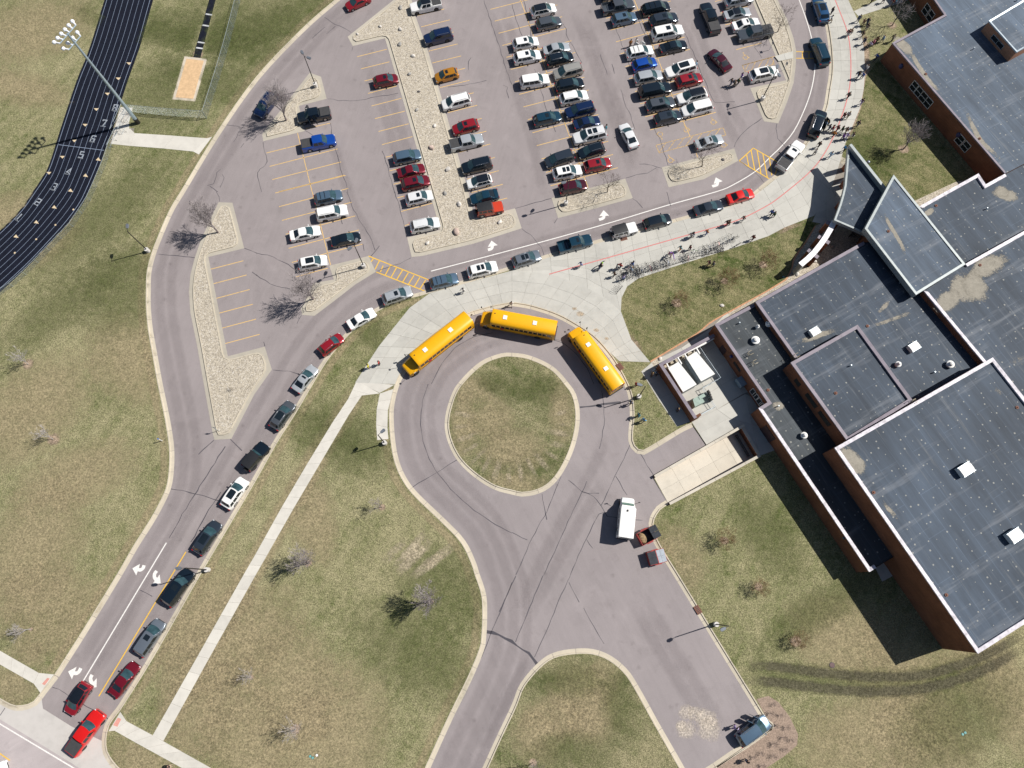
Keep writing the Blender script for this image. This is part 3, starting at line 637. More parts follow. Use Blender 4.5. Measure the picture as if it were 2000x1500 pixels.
for o, L in ((A_, [(325,1040),(438,1498)]), (B_, [(440,0),(582,570)]), (C_, [(45,-60),(595,1468)]), (C_, [(930,-60),(975,50),(1160,510),(1250,745),(1390,1065)]), (C_, [(1440,1195),(1450,1230)])):
    line('stall_line', T(o[0], o[1], L), 0.12, m_yel, lot)
# hatched bays and crossings
def hatch(o, outline, bars, mat, wdt=0.13):
    P = T(o[0], o[1], outline)
    for a, b in zip(P, P[1:]): line('hatch_line', [a, b], wdt, mat, lot, 0.0052)
    for a, b in bars: line('hatch_line', T(o[0], o[1], [a, b]), wdt, mat, lot, 0.0045)
hatch(C_, [(1125,1135),(1650,998),(1670,1055),(1150,1195),(1125,1135)], [((1150+70*i, 1190-18.5*i), (1205+70*i, 1113-18*i)) for i in range(7)], m_yelf)
hatch(C_, [(1800,510),(2010,452)], [], m_yelf)
hatch((1340, 0), [(915*4/8.333,1065*4/8.333),(1395*4/8.333,935*4/8.333),(1440*4/8.333,1045*4/8.333),(960*4/8.333,1170*4/8.333),(915*4/8.333,1065*4/8.333)], [((x0*.48, y0*.48), (x1*.48, y1*.48)) for x0, y0, x1, y1 in ((960,1150,1020,1035),(1065,1140,1130,1005),(1170,1110,1245,980),(1290,1080,1360,945),(1400,1050,1430,990))], m_yelf)
hatch(B_, [(878,500),(1358,690)], [((965,535),(930,605)),((993,575),(972,625)),((1052,572),(1010,648)),((1097,592),(1055,668)),((1145,610),(1098,688)),((1190,630),(1145,705)),((1235,650),(1190,722)),((1280,668),(1235,742)),((1325,688),(1280,760)),((920,515),(900,545))], m_yelb, 0.16)
hatch(B_, [(940,625),(1335,780)], [], m_yelb, 0.16)
hatch(C_, [(1775,1257),(1885,1157),(2085,1272),(2040,1415),(1775,1257)], [((1832,1205),(1850,1300)),((1868,1175),(1897,1330)),((1915,1175),(1945,1360)),((1960,1203),(1995,1388)),((2010,1230),(2030,1370))], m_yelb, 0.16)
hatch((1500, 0), [(220,403),(495,408)], [((268,403),(268,455)),((320,403),(320,455)),((470,408),(468,457))], m_yelb, 0.14); hatch((1500, 0), [(220,455),(470,457)], [], m_yelb, 0.14)
hatch((1500, 0), [(-5, 455),(55, 440)], [], m_yelf)
def wheelchair(o, p, ang):                # accessible-parking symbol painted on the stall
    c = G(*T(o[0], o[1], [p])[0]); m = M(); q = []
    f = lambda x, y: Vector((c.x+x*math.cos(ang)-y*math.sin(ang), c.y+x*math.sin(ang)+y*math.cos(ang)))
    ribbon(m, [f(.42*math.cos(a), .42*math.sin(a)-.25) for a in [R(x) for x in range(120, 391, 27)]], .14, .005)
    ribbon(m, [f(-.05, .55), f(-.02, .08), f(.33, .06), f(.52, -.42), f(.66, -.36)], .14, .0056)
    ribbon(m, [f(-.03, .3), f(.24, .28)], .11, .0062)
    ribbon(m, [f(-.16, .72), f(.06, .72)], .2, .0068); m.obj('accessible_symbol', m_yelf, lot)
for p in ((1820,440), (1570,945), (1650,1122), (1160,1058), (1235,1242), (1360,1005)): wheelchair(C_, p, R(13) if p[0] != 1160 else R(193))
# lane lines and arrows
line('lane_line', [(842,529.5),(1000,488),(1100,461),(1200,432.5),(1300,402),(1397,375),(1430,362),(1475,335),(1505,306),(1525,287),(1550,257),(1572,212),(1586,170),(1592,128),(1589,95),(1582,62),(1572,30),(1561,0),(1550,-30)], 0.15, m_lwhite, lot, sm=3)
line('lane_line', [(325,1060),(162,1331)], 0.16, m_lwhite, lot); line('centre_line', [(363,1078),(193,1360)], 0.15, m_yelb, lot)
line('edge_line', [(-80,1366),(0,1414),(142,1499),(260,1570)], 0.16, m_lwhite, street); line('centre_line', [(-60,1437),(0,1472),(19,1485)], 0.14, m_yelb, street)
def arrow(name, pts, tip, hw, wdt, mat=m_lwhite):
    P = smooth_line(W(pts), 4); m = ribbon(M(), P, wdt, 0.005); b = P[-1]; t = Vector(G2(tip)); d = (t-b).normalized(); n = Vector((-d.y, d.x))
    b2 = b-d*0.15; m.add([(b2.x-n.x*hw, b2.y-n.y*hw, .0054), (b2.x+n.x*hw, b2.y+n.y*hw, .0054), (t.x, t.y, .0054)], [(0, 1, 2)])
    m.obj(name, mat, lot)
arrow('turn_arrow', [(281.5,1104),(279,1110),(274,1113),(268,1112)], (258.5,1110), .78, .46)
arrow('turn_arrow', [(306,1115),(302,1121),(302,1128),(306,1133)], (314,1139), .78, .46)
arrow('turn_arrow', [(158,1305),(154,1312),(149,1315),(143,1314)], (133,1311.5), .78, .46)
arrow('turn_arrow', [(180,1318),(177,1324),(178,1331),(182,1336)], (188.5,1342), .78, .46)
arrow('turn_arrow', [(1391,364),(1400,361),(1402,355)], (1398,346.5), .78, .46)
arrow('turn_arrow', [(1170,429),(1178,426),(1180,420)], (1179,410.5), .78, .46)
arrow('turn_arrow', [(953,488),(960,485.5),(962,479)], (960,470), .78, .46)
rl = T(1000,375,[(290,645),(770,510),(1440,320),(1700,245),(1850,185),(2000,105)])+T(1500,0,[(60,1565),(150,1495),(300,1370),(400,1260),(480,1130),(540,1000),(600,830),(635,680),(645,520),(635,350),(610,230),(560,100),(520,0),(490,-90)])
line('red_line', rl, 0.17, m_redl, plaza, 0.151, 3)
for q in ((375,795,395,800,355,852,333,842),(925,1105,952,1116,922,1176,888,1164)):
    P = W([(q[i]/4, 1125+q[i+1]/4) for i in (0, 2, 4, 6)]); m_tac = plain('tactile_pad_red', (0.62, 0.29, 0.24), 0.8)
    if area(P) < 0: P = P[::-1]
    M().prism([tuple(p) for p in P], .14, .152).obj('tactile_pad', m_tac, walk)
# cracks sealed with tar
cr = M(); crl = M()
def crack(o, pts, wd=0.06, loop_=False, jit=0.10):
    P = W(T(o[0], o[1], pts)); Q = resample(P, 0.9)
    Q = [p+Vector((random.uniform(-jit, jit), random.uniform(-jit, jit))) if 0 < i < len(Q)-1 else p for i, p in enumerate(Q)]
    nn = normals(Q); vs = []; m = crl if loop_ else cr
    for p, n in zip(Q, nn): h = wd*random.uniform(.25, .75); vs += [(p.x-n.x*h, p.y-n.y*h, .0062), (p.x+n.x*h, p.y+n.y*h, .0062)]
    m.add(vs, [(2*i, 2*i+2, 2*i+3, 2*i+1) for i in range(len(Q)-1)])
for o, L in (((0,0), [[(1760,975),(1850,985),(1930,1010),(2010,1035)],[(1920,965),(1870,1030),(1825,1110)],[(1905,1120),(1880,1155)],[(1620,1450),(1665,1440),(1690,1380),(1680,1350),(1720,1335),(1725,1320)],[(1735,1360),(1760,1370),(1745,1410),(1718,1465)],[(1640,1455),(1700,1500)]]),
    ((0,375), [[(1235,485),(1330,492),(1420,505),(1525,515)],[(1480,68),(1478,100)],[(1690,0),(1720,40),(1715,75)],[(1910,440),(2010,480)],[(1970,625),(2010,655)]]),
    (A_, [[(535,135),(600,180),(680,215),(745,255)],[(440,300),(540,210)],[(550,265),(620,205)],[(560,772),(650,785),(740,788),(850,775),(960,755),(1110,728)],[(385,1020),(420,1045),(450,1062)],[(580,960),(600,1100),(640,1220),(660,1340),(700,1420),(715,1500)],[(55,1110),(70,1200),(90,1265),(60,1310),(20,1320),(10,1380),(45,1500)],[(1005,1230),(1050,1390),(1085,1510)],[(985,1180),(1010,1240)],[(1780,0),(1870,270),(1960,560),(2000,660)],[(1930,665),(1965,680),(1955,720),(1975,768)],[(1680,450),(1650,495),(1660,550)],[(1500,680),(1620,665),(1740,640),(1800,628)],[(755,370),(750,395)]]),
    (B_, [[(0,475),(70,490),(140,505),(210,545),(300,600),(350,655)],[(0,645),(60,690),(140,730),(230,750),(290,765)],[(710,0),(740,60),(760,140),(830,250),(880,330),(910,400),(930,455)],[(965,420),(900,500)],[(1085,0),(1130,150),(1160,270),(1175,355)],[(1210,515),(1120,560),(1060,580),(945,620)],[(355,965),(320,1030)],[(130,1390),(250,1400),(345,1425)],[(70,1205),(60,1170)],[(835,405),(845,460)],[(665,190),(675,250)]]),
    (C_, [[(90,-20),(110,70),(135,190),(150,290)],[(0,30),(40,180),(80,280)],[(385,170),(430,230),(420,280),(480,360),(530,460),(545,490)],[(175,540),(220,680),(270,860),(310,930),(340,1030)],[(690,425),(720,520),(745,585)],[(780,500),(800,575)],[(850,700),(875,770),(890,835),(930,900),(960,1010)],[(810,215),(870,380),(920,520)],[(1325,215),(1370,300),(1430,450),(1480,570),(1550,740),(1585,810),(1640,800),(1740,795)],[(965,90),(1010,200),(1060,330)],[(1085,940),(1150,1080),(1200,1220),(1222,1300)],[(995,1283),(1060,1280),(1130,1305),(1170,1315)],[(890,1390),(1000,1360),(1060,1355),(1130,1310)],[(1950,925),(1880,970),(1800,1040),(1760,1100),(1735,1150)],[(1895,370),(1950,450)],[(1780,1260),(1900,1345),(1990,1445)]]),
    (D_, [[(75,285),(130,325),(190,380),(230,440),(255,510)],[(25,128),(180,85),(310,50)],[(940,50),(985,80),(1020,125)],[(1210,0),(1225,60),(1240,110)],[(355,205),(330,245)]]),
    ((1500,0), [[(-50,925),(-110,970)],[(70,965),(60,1010),(75,1080),(120,1130),(160,1180)],[(430,330),(480,380),(500,470)],[(480,520),(490,620),(460,720)],[(440,150),(470,190)]]),
    ((0,750), [[(1335,820),(1450,840),(1560,862),(1720,915)],[(1760,488),(1640,670),(1520,865),(1400,1060),(1320,1205)],[(1725,845),(1600,1040),(1490,1235)],[(1670,440),(1610,500),(1550,550)],[(1800,432),(1890,520)]]),
    ((0,1125), [[(410,870),(480,895),(560,950),(700,1030),(860,1130)],[(0,1090),(40,1030)],[(1095,110),(1190,160)]])):
    for p in L: crack(o, p, 0.075 if o != (0,750) else .1)
for o, L in (((500,750), [[(1345,0),(1300,140),(1283,290),(1305,450)],[(1305,450),(1340,560),(1415,690),(1540,840),(1680,970),(1840,1080),(2000,1165)],[(1225,805),(1400,700),(1580,587)]]),
    ((1000,750), [[(700,50),(715,170),(722,290),(700,430),(683,505)],[(930,450),(880,570),(810,710),(740,860),(695,950)],[(695,950),(745,1035)],[(695,950),(620,860),(550,840),(440,750)],[(550,840),(590,855),(680,853)],[(1000,540),(1060,640),(1110,720)],[(810,720),(900,870)],[(385,720),(270,1000),(150,1220),(30,1490)],[(235,860),(250,950),(272,1060)],[(583,760),(530,890),(450,1050),(380,1210),(245,1500)],[(725,1000),(665,1020),(640,1090),(580,1215),(520,1340),(455,1495)],[(583,1215),(632,1285)],[(0,1160),(120,1218)],[(745,1035),(860,1050),(1020,1065)]]),
    ((1000,1125), [[(30,0),(-100,280)],[(240,0),(120,290),(28,515)],[(455,0),(370,180),(270,430),(175,635)],[(445,50),(525,205)],[(560,250),(640,400),(720,530)]]),
    ((500,1125), [[(2000,50),(1930,230),(1835,440),(1760,640)]])):
    for p in L: crack(o, p, 0.075, True, 0.06)
crack((500,1125), [(1795,435),(1870,445),(1950,490),(2000,510),(2070,570),(2130,600),(2200,695)], .3, True, .02)
crack((1000,750), [(530,182),(640,172),(720,155),(850,145)], .28, True, .02)
crack((500,375), [(1370,1500),(1450,1340),(1560,1210),(1700,1130),(1850,1100)], .08, True, .02); crack((1000,375), [(310,1150),(400,1180),(500,1260),(590,1380),(640,1500)], .08, True, .02)
crl.obj('crack_sealant', m_crack, loop)['kind'] = 'stuff'; cr.obj('crack_sealant', m_crack, lot)['kind'] = 'stuff'

# ------------------------------------------------------------------ running track: lanes, numbers, hand-over triangles
m_tw = plain('track_white', (0.21, 0.26, 0.35), 0.7, scale=6); m_tt = plain('track_triangle_paint', (0.62, 0.50, 0.33), 0.7)
n_ = 60
def rs(P, n):
    L = sum((b-a).length for a, b in zip(P, P[1:])); Q = resample(P, L/n); return Q[:n+1]
TI, TO = rs(Wd['ti'], n_), rs(Wd['to'], n_)
for k in range(9):
    f = 0.05+0.90*k/8*0.985
    ribbon(M(), [a.lerp(b, f) for a, b in zip(TI, TO)], 0.05 if 0 < k < 8 else .08, .1292).obj('lane_line', m_tw, track)
line('relay_line', [(116,283.5),(204,294.5)], .09, m_tw, track, .1296)
DIG = {'1': [[(.3,1),(.5,1),(.5,0)],[(.2,0),(.8,0)]], '2': [[(.1,.8),(.1,1),(.9,1),(.9,.5),(.1,.5),(.1,0),(.9,0),(.9,.2)]], '3': [[(.1,1),(.9,1),(.9,0),(.1,0)],[(.3,.5),(.9,.5)]], '4': [[(.75,0),(.75,1),(.1,.35),(.95,.35)]], '5': [[(.9,1),(.1,1),(.1,.55),(.9,.55),(.9,0),(.1,0),(.1,.15)]],
       '6': [[(.9,.85),(.9,1),(.1,1),(.1,0),(.9,0),(.9,.5),(.1,.5)]], '7': [[(.1,.8),(.1,1),(.9,1),(.4,0)]], '8': [[(.1,0),(.1,1),(.9,1),(.9,0),(.1,0)],[(.1,.5),(.9,.5)]]}
for ch, p, ul in (('8',(903,846),((873,865),(917,870))),('7',(817,965),((787,988),(830,993))),('6',(730,1088),((700,1108),(742,1116))),('5',(641,1213),((610,1236),(652,1244))),('4',(541,1342),((508,1360),(550,1368))),('3',(427,1462),((390,1478),(435,1492))),('2',(300,1582),((260,1595),(296,1615))),('1',(152,1700),((115,1710),(150,1735)))):
    c = G(p[0]/4, p[1]/4); a, b = (Vector(G2((q[0]/4, q[1]/4))) for q in ul); u = (b-a).normalized(); n = Vector((-u.y, u.x)); m = M()
    for st in DIG[ch]: ribbon(m, [Vector((c.x, c.y))+u*((x-.5)*.75)+n*((y-.5)*1.15) for x, y in st], .19, .1297)
    ribbon(m, [a, b], .08, .1297); m.obj('lane_number', plain('number_white', (.27,.30,.34), .7), track)
tp = [(1010,500),(927,618),(842,737),(755,858),(668,980),(583,1103),(490,1230),(385,1355),(772,1247),(672,1373),(555,1490),(428,1620),(288,1737),(130,1848)]
for i, (x, y) in enumerate(tp):
    up = 1 if i < 8 else -1
    q = [(x-20, y-8*up), (x+20, y-8*up), (x+2, y+12*up)] if i < 8 else [(x-20, y+8), (x+20, y+14), (x, y-14)]
    P = W([(a/4, b/4) for a, b in q])
    if area(P) < 0: P = P[::-1]
    M().add([(p.x, p.y, .1298) for p in P], [(0, 1, 2)]).obj('handover_triangle', m_tt, track)
for x, y in ((577,1640),(437,1760),(287,1872),(120,1978)):
    c = G(x/4, y/4); M().add([(c.x+.16*math.cos(a), c.y+.16*math.sin(a), .1298) for a in [2*math.pi*k/10 for k in range(10)]], [tuple(range(10))]).obj('handover_dot', m_tt, track)
runway = region('jump_runway', [W(runway_px)], [], .125, plain('track_surface', (0,0,0)))
for y in (29.3, 51, 84, 95):
    t = (y)/95; xl, xr = 409-27*t, 423-26*t
    line('runway_mark', [(xl+1.5, y-1), (xr, y+1)], .28, plain('runway_white', (.55,.56,.58), .8), runway, .1295)
pit = region('sand_pit', [W(pit_px)], [], .128, conc_mat('pit_concrete', (.60,.53,.43)))
M().prism([tuple(p) for p in offset(W([(361,111),(405,116),(382,199),(337,195)])[::-1], .45, True)], .10, .15).obj('sand', plain('pit_sand', (.60,.41,.235), .95, var=.13, scale=2.2), pit)
blotch('bare_dirt', (386,107), 1.0, 1.3, f_dirt, .13)
# ================================================================== SCHOOL BUILDING
school = thing('school_building', 'sprawling brick school with flat dark grey roofs at several heights', 'building', (50, 20, 0))
OFF = Vector((-50, -20, 0))
def part(m, name, mat, parent=school, smooth=0, clean=False):
    o = m.obj(name, mat, parent, smooth, clean)
    if parent is school: o.location = OFF
    return o
def volume(px, h, wall=m_brick, roof=m_roof, cope=m_cope, edges=None, cw=0.42, drop=0.28, seg=2.6, z0=-0.05, wallname='brick_wall'):
    P = [Vector(G2(p, h)) for p in px]
    if area(P) < 0: P = P[::-1]; px = px[::-1]
    n = len(P); m = M()
    m.add([(p.x, p.y, z0) for p in P]+[(p.x, p.y, h-.06) for p in P], [(i, (i+1) % n, n+(i+1) % n, n+i) for i in range(n)])
    part(m, wallname, wall)
    rf = region('roof', [P], [], h-drop, roof, school); rf.location = OFF
    I = offset(P, cw, True); O = offset(P, -.05, True)
    for i in range(n):
        if edges is not None and not any((Vector(G2(a, h))-P[i]).length < .6 and (Vector(G2(b, h))-P[(i+1) % n]).length < .6 or (Vector(G2(b, h))-P[i]).length < .6 and (Vector(G2(a, h))-P[(i+1) % n]).length < .6 for a, b in edges): continue
        L = (P[(i+1) % n]-P[i]).length; k = max(1, round(L/seg)); j = (i+1) % n
        for s in range(k):
            g = .006/max(L/k, .1)*1.0; u0, u1 = s/k+(g if s else 0)/k, (s+1)/k-(g if s < k-1 else 0)/k
            a, b, c, d = O[i].lerp(O[j], u0), O[i].lerp(O[j], u1), I[i].lerp(I[j], u1), I[i].lerp(I[j], u0)
            t1, t2 = random.uniform(-.012, .012), random.uniform(-.012, .012)
            q = [(a.x, a.y, h+.03+t1), (b.x, b.y, h+.03-t1), (c.x, c.y, h-.01+t2), (d.x, d.y, h-.01-t2)]
            m = M().add(q+[(v[0], v[1], h-.2 if e < 2 else h-drop-.05) for e, v in enumerate(q)], [(0, 1, 2, 3), (0, 4, 5, 1), (1, 5, 6, 2), (2, 6, 7, 3), (3, 7, 4, 0)])
            m.obj('coping', cope, rf)
    return P, rf
hRH, hRA, hB1, hRE, hRF, hRC, hG, hRB, hRD = 3.8, 4.6, 4.2, 4.17, 5.6, 6.8, 7.6, 6.25, 4.4
RH, rRH = volume([(1396.5,634),(1500,786),(1482,797),(1698,1116.4),(1716,1106),(1765,1077),(1650,880),(1560,700),(1500,612),(1476,592)], hRH, roof=m_roof_g, cope=m_cope_m, edges=[((1396.5,634),(1500,786)),((1500,786),(1482,797)),((1476,592),(1396.5,634))])
def coping_run(rf, a, b, h, cope=m_cope, cw=.42, seg=2.6, drop=.28):
    A, B = Vector(G2(a, h)), Vector(G2(b, h)); u = (B-A).normalized(); nrm = Vector((-u.y, u.x)); L = (B-A).length; k = max(1, round(L/seg))
    for s in range(k):
        p, q = A+u*(L*s/k+.006), A+u*(L*(s+1)/k-.006); t1 = random.uniform(-.012, .012); t2 = random.uniform(-.015, .015)
        v = [(p-nrm*.05).to_3d(), (q-nrm*.05).to_3d(), (q+nrm*cw).to_3d(), (p+nrm*cw).to_3d()]
        z = (h+.03+t1, h+.03-t1, h-.01+t2, h-.01-t2)
        v = [(w_.x, w_.y, zz) for w_, zz in zip(v, z)]
        M().add(v+[(w_[0], w_[1], h-.2 if e < 2 else h-drop-.05) for e, w_ in enumerate(v)], [(0, 1, 2, 3), (0, 4, 5, 1), (1, 5, 6, 2), (2, 6, 7, 3), (3, 7, 4, 0)]).obj('coping', cope, rf)
coping_run(rRH, (1482,797), (1698,1116.4), hRH); coping_run(rRH, (1698,1116.4), (1711,1108.5), hRH)
RA, rRA = volume([(1687,472),(1476,590),(1545,688),(1580,740),(1660,880),(1910,745),(1918,712),(1815,572),(1740,470)], hRA, cope=m_cope_m, edges=[((1687,472),(1476,590)),((1476,590),(1545,688))])
coping_run(rRA, (1545,688), (1556,704), hRA, m_cope_m)
B1, rB1 = volume([(1743,84),(1845,29),(1815,-15),(1780,-66),(2150,-230),(2250,190),(1963,339)], hB1, roof=m_roof_b, cope=m_cope_m, edges=[((1743,84),(1845,29)),((1845,29),(1815,-15)),((1963,339),(1743,84)),((1815,-15),(1780,-66))], cw=.3)
RE, rRE = volume([(1795,404),(1911,339.5),(1925,361),(1963,340),(2250,190),(2300,400),(2010,470),(1890,540)], hRE, cope=m_cope, edges=[((1795,404),(1911,339.5)),((1911,339.5),(1925,361)),((1925,361),(1963,340))])
RF_, rRF = volume([(1805,568),(1886,516),(2000,452),(2400,230),(2600,600),(2000,800),(1925,712)], hRF, edges=[((1886,516),(2000,452)),((2000,452),(2400,230)),((1925,712),(1805,568))])
RC, rRC = volume([(1545,708.5),(1675,635),(1782,782),(1655,861)], hRC, cope=m_cope_m)
ga, gb, gc = G(1631,875,hG), G(1910,1276,hG), G(1939,699,hG); gd = gb+gc-ga
def unG(v):                                # place at its height -> measured picture point
    x, y, z = v.x, v.y, v.z-H; cy, cz = y*_c+z*_s, -y*_s+z*_c
    return (1000-F*x/cz, 750+F*cy/cz)
GY, rG = volume([(1631,875),(1910,1276),unG(gd),(1939,699)], hG, cw=.42)
# entrance: high metal-edged roof above the doors, and the low curved canopy in front
def slab_roof(px, h, th, roof, wallin=0.7, wallmat=m_brick, name='metal_roof', z0=-.05, rim=.35):
    P = [Vector(G2(p, h)) for p in px]
    if area(P) < 0: P = P[::-1]
    n = len(P); m = M()
    I = offset(P, rim, True)
    m.add([(p.x, p.y, h-th) for p in P]+[(p.x, p.y, h) for p in P]+[(p.x, p.y, h) for p in I]+[(p.x, p.y, h-.12) for p in I],
          [(i, (i+1) % n, n+(i+1) % n, n+i) for i in range(n)]+[(n+i, n+(i+1) % n, 2*n+(i+1) % n, 2*n+i) for i in range(n)]+[(2*n+i, 2*n+(i+1) % n, 3*n+(i+1) % n, 3*n+i) for i in range(n)]+[tuple(range(n))[::-1]])
    fo = part(m, 'fascia', m_fascia)
    rf = region('roof', [I], [], h-.11, roof, school); rf.location = OFF
    if wallmat:
        Q = offset(P, wallin, True); m = M(); m.add([(p.x, p.y, z0) for p in Q]+[(p.x, p.y, h-th+.02) for p in Q], [(i, (i+1) % n, n+(i+1) % n, n+i) for i in range(n)]); part(m, 'brick_wall', wallmat)
    return P, rf
RB, rRB = slab_roof([(1689,446),(1745.5,341),(1886,516),(1789,576)], hRB, 1.05, m_roof_b, 1.1)
canopy_px = [(1657,287),(1653,330),(1650,362),(1645,383),(1640,400),(1629,430),(1664,445),(1700,462),(1740,400),(1726,374)]
RD, rRD = slab_roof(canopy_px, hRD, .65, m_roof, wallmat=None, rim=.28)
# upstand beam on the lawn side of the canopy, and the piers that carry it
a, b = Vector(G2((1657,287), hRD)), Vector(G2((1728,377), hRD)); u = (b-a).normalized(); L = (b-a).length
m = M(); m.box((0, 0, 0), (L, .45, 1.1), 0); o = part(m, 'fascia_beam', m_fascia); o.location = OFF+((a+b)/2).to_3d()+Vector((0, 0, hRD+.15)); o.rotation_euler = (0, 0, math.atan2(u.y, u.x))
m_pier = brick_mat('pier_brick', (0.40, 0.17, 0.10), (0.33, 0.13, 0.08))
for p in ((1659,318),(1655,352),(1646,395),(1672,335),(1694,362),(1632,437)):
    c = G(p[0], p[1], 2); o = part(M().box((0, 0, 0), (.75, .75, hRD-.7)), 'brick_pier', m_pier); o.location = OFF+Vector((c.x, c.y, (hRD-.7)/2)); o.rotation_euler = (0, 0, AX)
m = M(); a, b = G(1668,452,2), G(1722,380,2); m.box((0, 0, 0), ((b-a).length, .12, hRD-.8)); o = part(m, 'entrance_glazing', m_wglass); o.location = OFF+(a+b)/2+Vector((0, 0, -2+(hRD-.8)/2+.02)); o.rotation_euler = (0, 0, math.atan2((b-a).y, (b-a).x))
# curved white-capped fin wall with brick piers, standing free of the building
fin = thing('fin_wall', 'curved free standing wall with bright white cap and brick piers', 'wall', G(1600,480), 0)
fh = 3.3; FP = smooth_line([G2(p, fh) for p in ((1630,431.5),(1619,453),(1606,473),(1592,491),(1577,506),(1563.5,517))], 3); fo_ = fin.location
w_ = M().loft(sweep(FP, [(-.32, -.05), (-.32, fh-.1), (.32, fh-.1), (.32, -.05)])); o = w_.obj('wall_body', m_fascia, fin, clean=True); o.location = -fo_
nseg = 6
for i in range(nseg):
    q = resample(FP, 1e-9+sum((y-x).length for x, y in zip(FP, FP[1:]))/nseg)[i:i+2]
    o = M().loft(sweep([q[0].lerp(q[1], .004), q[0].lerp(q[1], .996)], [(-.40, fh-.12), (-.40, fh), (.40, fh), (.40, fh-.12)])).obj('white_cap', plain('white_cap_metal', (.84,.83,.86), .4), fin, clean=True); o.location = -fo_
Lf = resample(FP, .5)
for f in (.08, .40, .73):
    k = int(f*(len(Lf)-1)); p, n = Lf[k], normals(Lf)[k]; u_ = math.atan2(n.y, n.x)
    for sgn in ((1, -1) if f > .3 else (-1,)):
        c = p+n*.62*sgn; o = M().box((0, 0, 1.45), (.6, .55, 2.9)).obj('brick_pier', m_pier, fin); o.location = Vector((c.x, c.y, 0))-fo_; o.rotation_euler = (0, 0, u_)
        o2 = M().box((0, 0, 2.93), (.68, .62, .07)).obj('pier_cap', m_cope_m, fin); o2.location = o.location; o2.rotation_euler = (0, 0, u_)
# rooftop penthouse on the north wing
PH, rPH = volume([(1932,41),(1986,101.5),(2080,50),(2020,-12)], 6.1, wallname='penthouse_wall', wall=brick_mat('pale_brick', (.52,.27,.17), (.46,.23,.14)), roof=m_roof_b, cope=m_galv, z0=hB1-.35, cw=.22)

# windows, doors and boxes set on walls, found by where the measured points hit the wall plane
def on_wall(A, B, P, d=.0):
    s, z = wall_hit(P, A, B); u = (Vector(B[:2])-Vector(A[:2])).normalized(); return s, z
def window(A, B, s0, s1, z0, z1, cols, rows, name='window', frame=m_white, glass=m_wglass, fw=.07):
    A, B = Vector(A[:2]), Vector(B[:2]); u = (B-A).normalized(); n = Vector((u.y, -u.x)); ang = math.atan2(u.y, u.x)
    c = A+u*(s0+s1)/2+n*.02; W_, H_ = s1-s0, z1-z0
    m = M()
    for i in range(cols+1): m.box((-W_/2+W_*i/cols, 0, 0), (fw, .14, H_+fw))
    for j in range(rows+1): m.box((0, .003, -H_/2+H_*j/rows), (W_+fw, .13, fw))
    f = part(m, name, frame); f.location = OFF+Vector((c.x, c.y, (z0+z1)/2)); f.rotation_euler = (0, 0, ang)
    for i in range(cols):
        for j in range(rows):
            M().box((-W_/2+W_*(i+.5)/cols, 0, -H_/2+H_*(j+.5)/rows), (W_/cols-fw, .06, H_/rows-fw)).obj('pane', glass, f)
    return f
def walledge(P, p, q, h):                  # the wall line between two roof corners
    return Vector(G2(p, h)), Vector(G2(q, h))
wa, wb = walledge(B1, (1743,84), (1963,339), hB1)
for (x0, y0, x1, y1) in ((1500+1095/4, 715/4, 1500+1175/4, 660/4), (1500+1130/4, 750/4, 1500+1205/4, 705/4), (1500+1165/4, 800/4, 1500+1240/4, 745/4), (1500+1200/4, 845/4, 1500+1280/4, 790/4), (1500+1445/4, 1140/4, 1500+1520/4, 1080/4), (1500+1490/4, 1190/4, 1500+1568/4, 1130/4)):
    s0, zl = wall_hit((x0, y0), wa, wb); s1, zt = wall_hit((x1, y1), wa, wb)
    sm = (s0+s1)/2; window(wa, wb, sm-.62, sm+.62, 1.15, 2.85, 1, 2)
for x, y in ((1500+1042/4, 516/4), (1500+1490/4, 1053/4)):
    s, z = wall_hit((x, y), wa, wb); p = wa+(wb-wa).normalized()*s; o = part(M().ball((0, 0, 0), (.42, .42, .5), 10, 5), 'wall_light', plain('purple_shade', (.05,.05,.13), .5)); o.location = OFF+Vector((p.x, p.y, min(z, 3.2))); 
w0, w1 = walledge(B1, (1815,-15), (1845,29), hB1)
for x, y in ((1500+1205/4, 120/4), (1500+1245/4, 160/4)):
    s, z = wall_hit((x, y), w0, w1); window(w0, w1, s-.6, s+.6, 1.1, 2.85, 1, 2)
w0, w1 = walledge(PH, (1932,41), (1986,101.5), 6.1); L = (w1-w0).length
window(w0, w1, L*.30, L*.68, 4.45, 5.25, 2, 1, frame=m_galv)
w0, w1 = walledge(RH, (1396.5,634), (1500,786), hRH); u = (w1-w0).normalized(); ang = math.atan2(u.y, u.x)
for i, (x, y) in enumerate(((1470.5,767.5),(1475,775),(1482,784.5),(1488,793))):
    s, z = wall_hit((x, y), w0, w1); window(w0, w1, s-.48, s+.48, .9, 2.5, 1, 1)
def wallbox(w0, w1, p, sz, name, mat, z=None, out=.0):
    u = (w1-w0).normalized(); n = Vector((u.y, -u.x)); s, zz = wall_hit(p, w0, w1); c = w0+u*s+n*(sz[1]/2+out)
    o = part(M().box((0, 0, 0), sz), name, mat); o.location = OFF+Vector((c.x, c.y, zz if z is None else z)); o.rotation_euler = (0, 0, math.atan2(u.y, u.x)); return o
m_dbrown = plain('dark_door', (.05,.025,.028), .6)
wallbox(w0, w1, (1411,684), (1.1, .06, 2.1), 'door', m_dbrown, 1.08); wallbox(w0, w1, (1441,715), (1.6, .06, .7), 'louvre', m_blackm, 2.0)
wallbox(w0, w1, (1428,697.5), (.4, .3, .4), 'wall_light', plain('blue_lamp', (.05,.06,.2), .4), 2.6); wallbox(w0, w1, (1449,746), (1.4, .9, 1.0), 'air_unit', plain('unit_blue_grey', (.22,.30,.36), .5), 1.0)
w0, w1 = walledge(RH, (1482,797), (1698,1116.4), hRH)
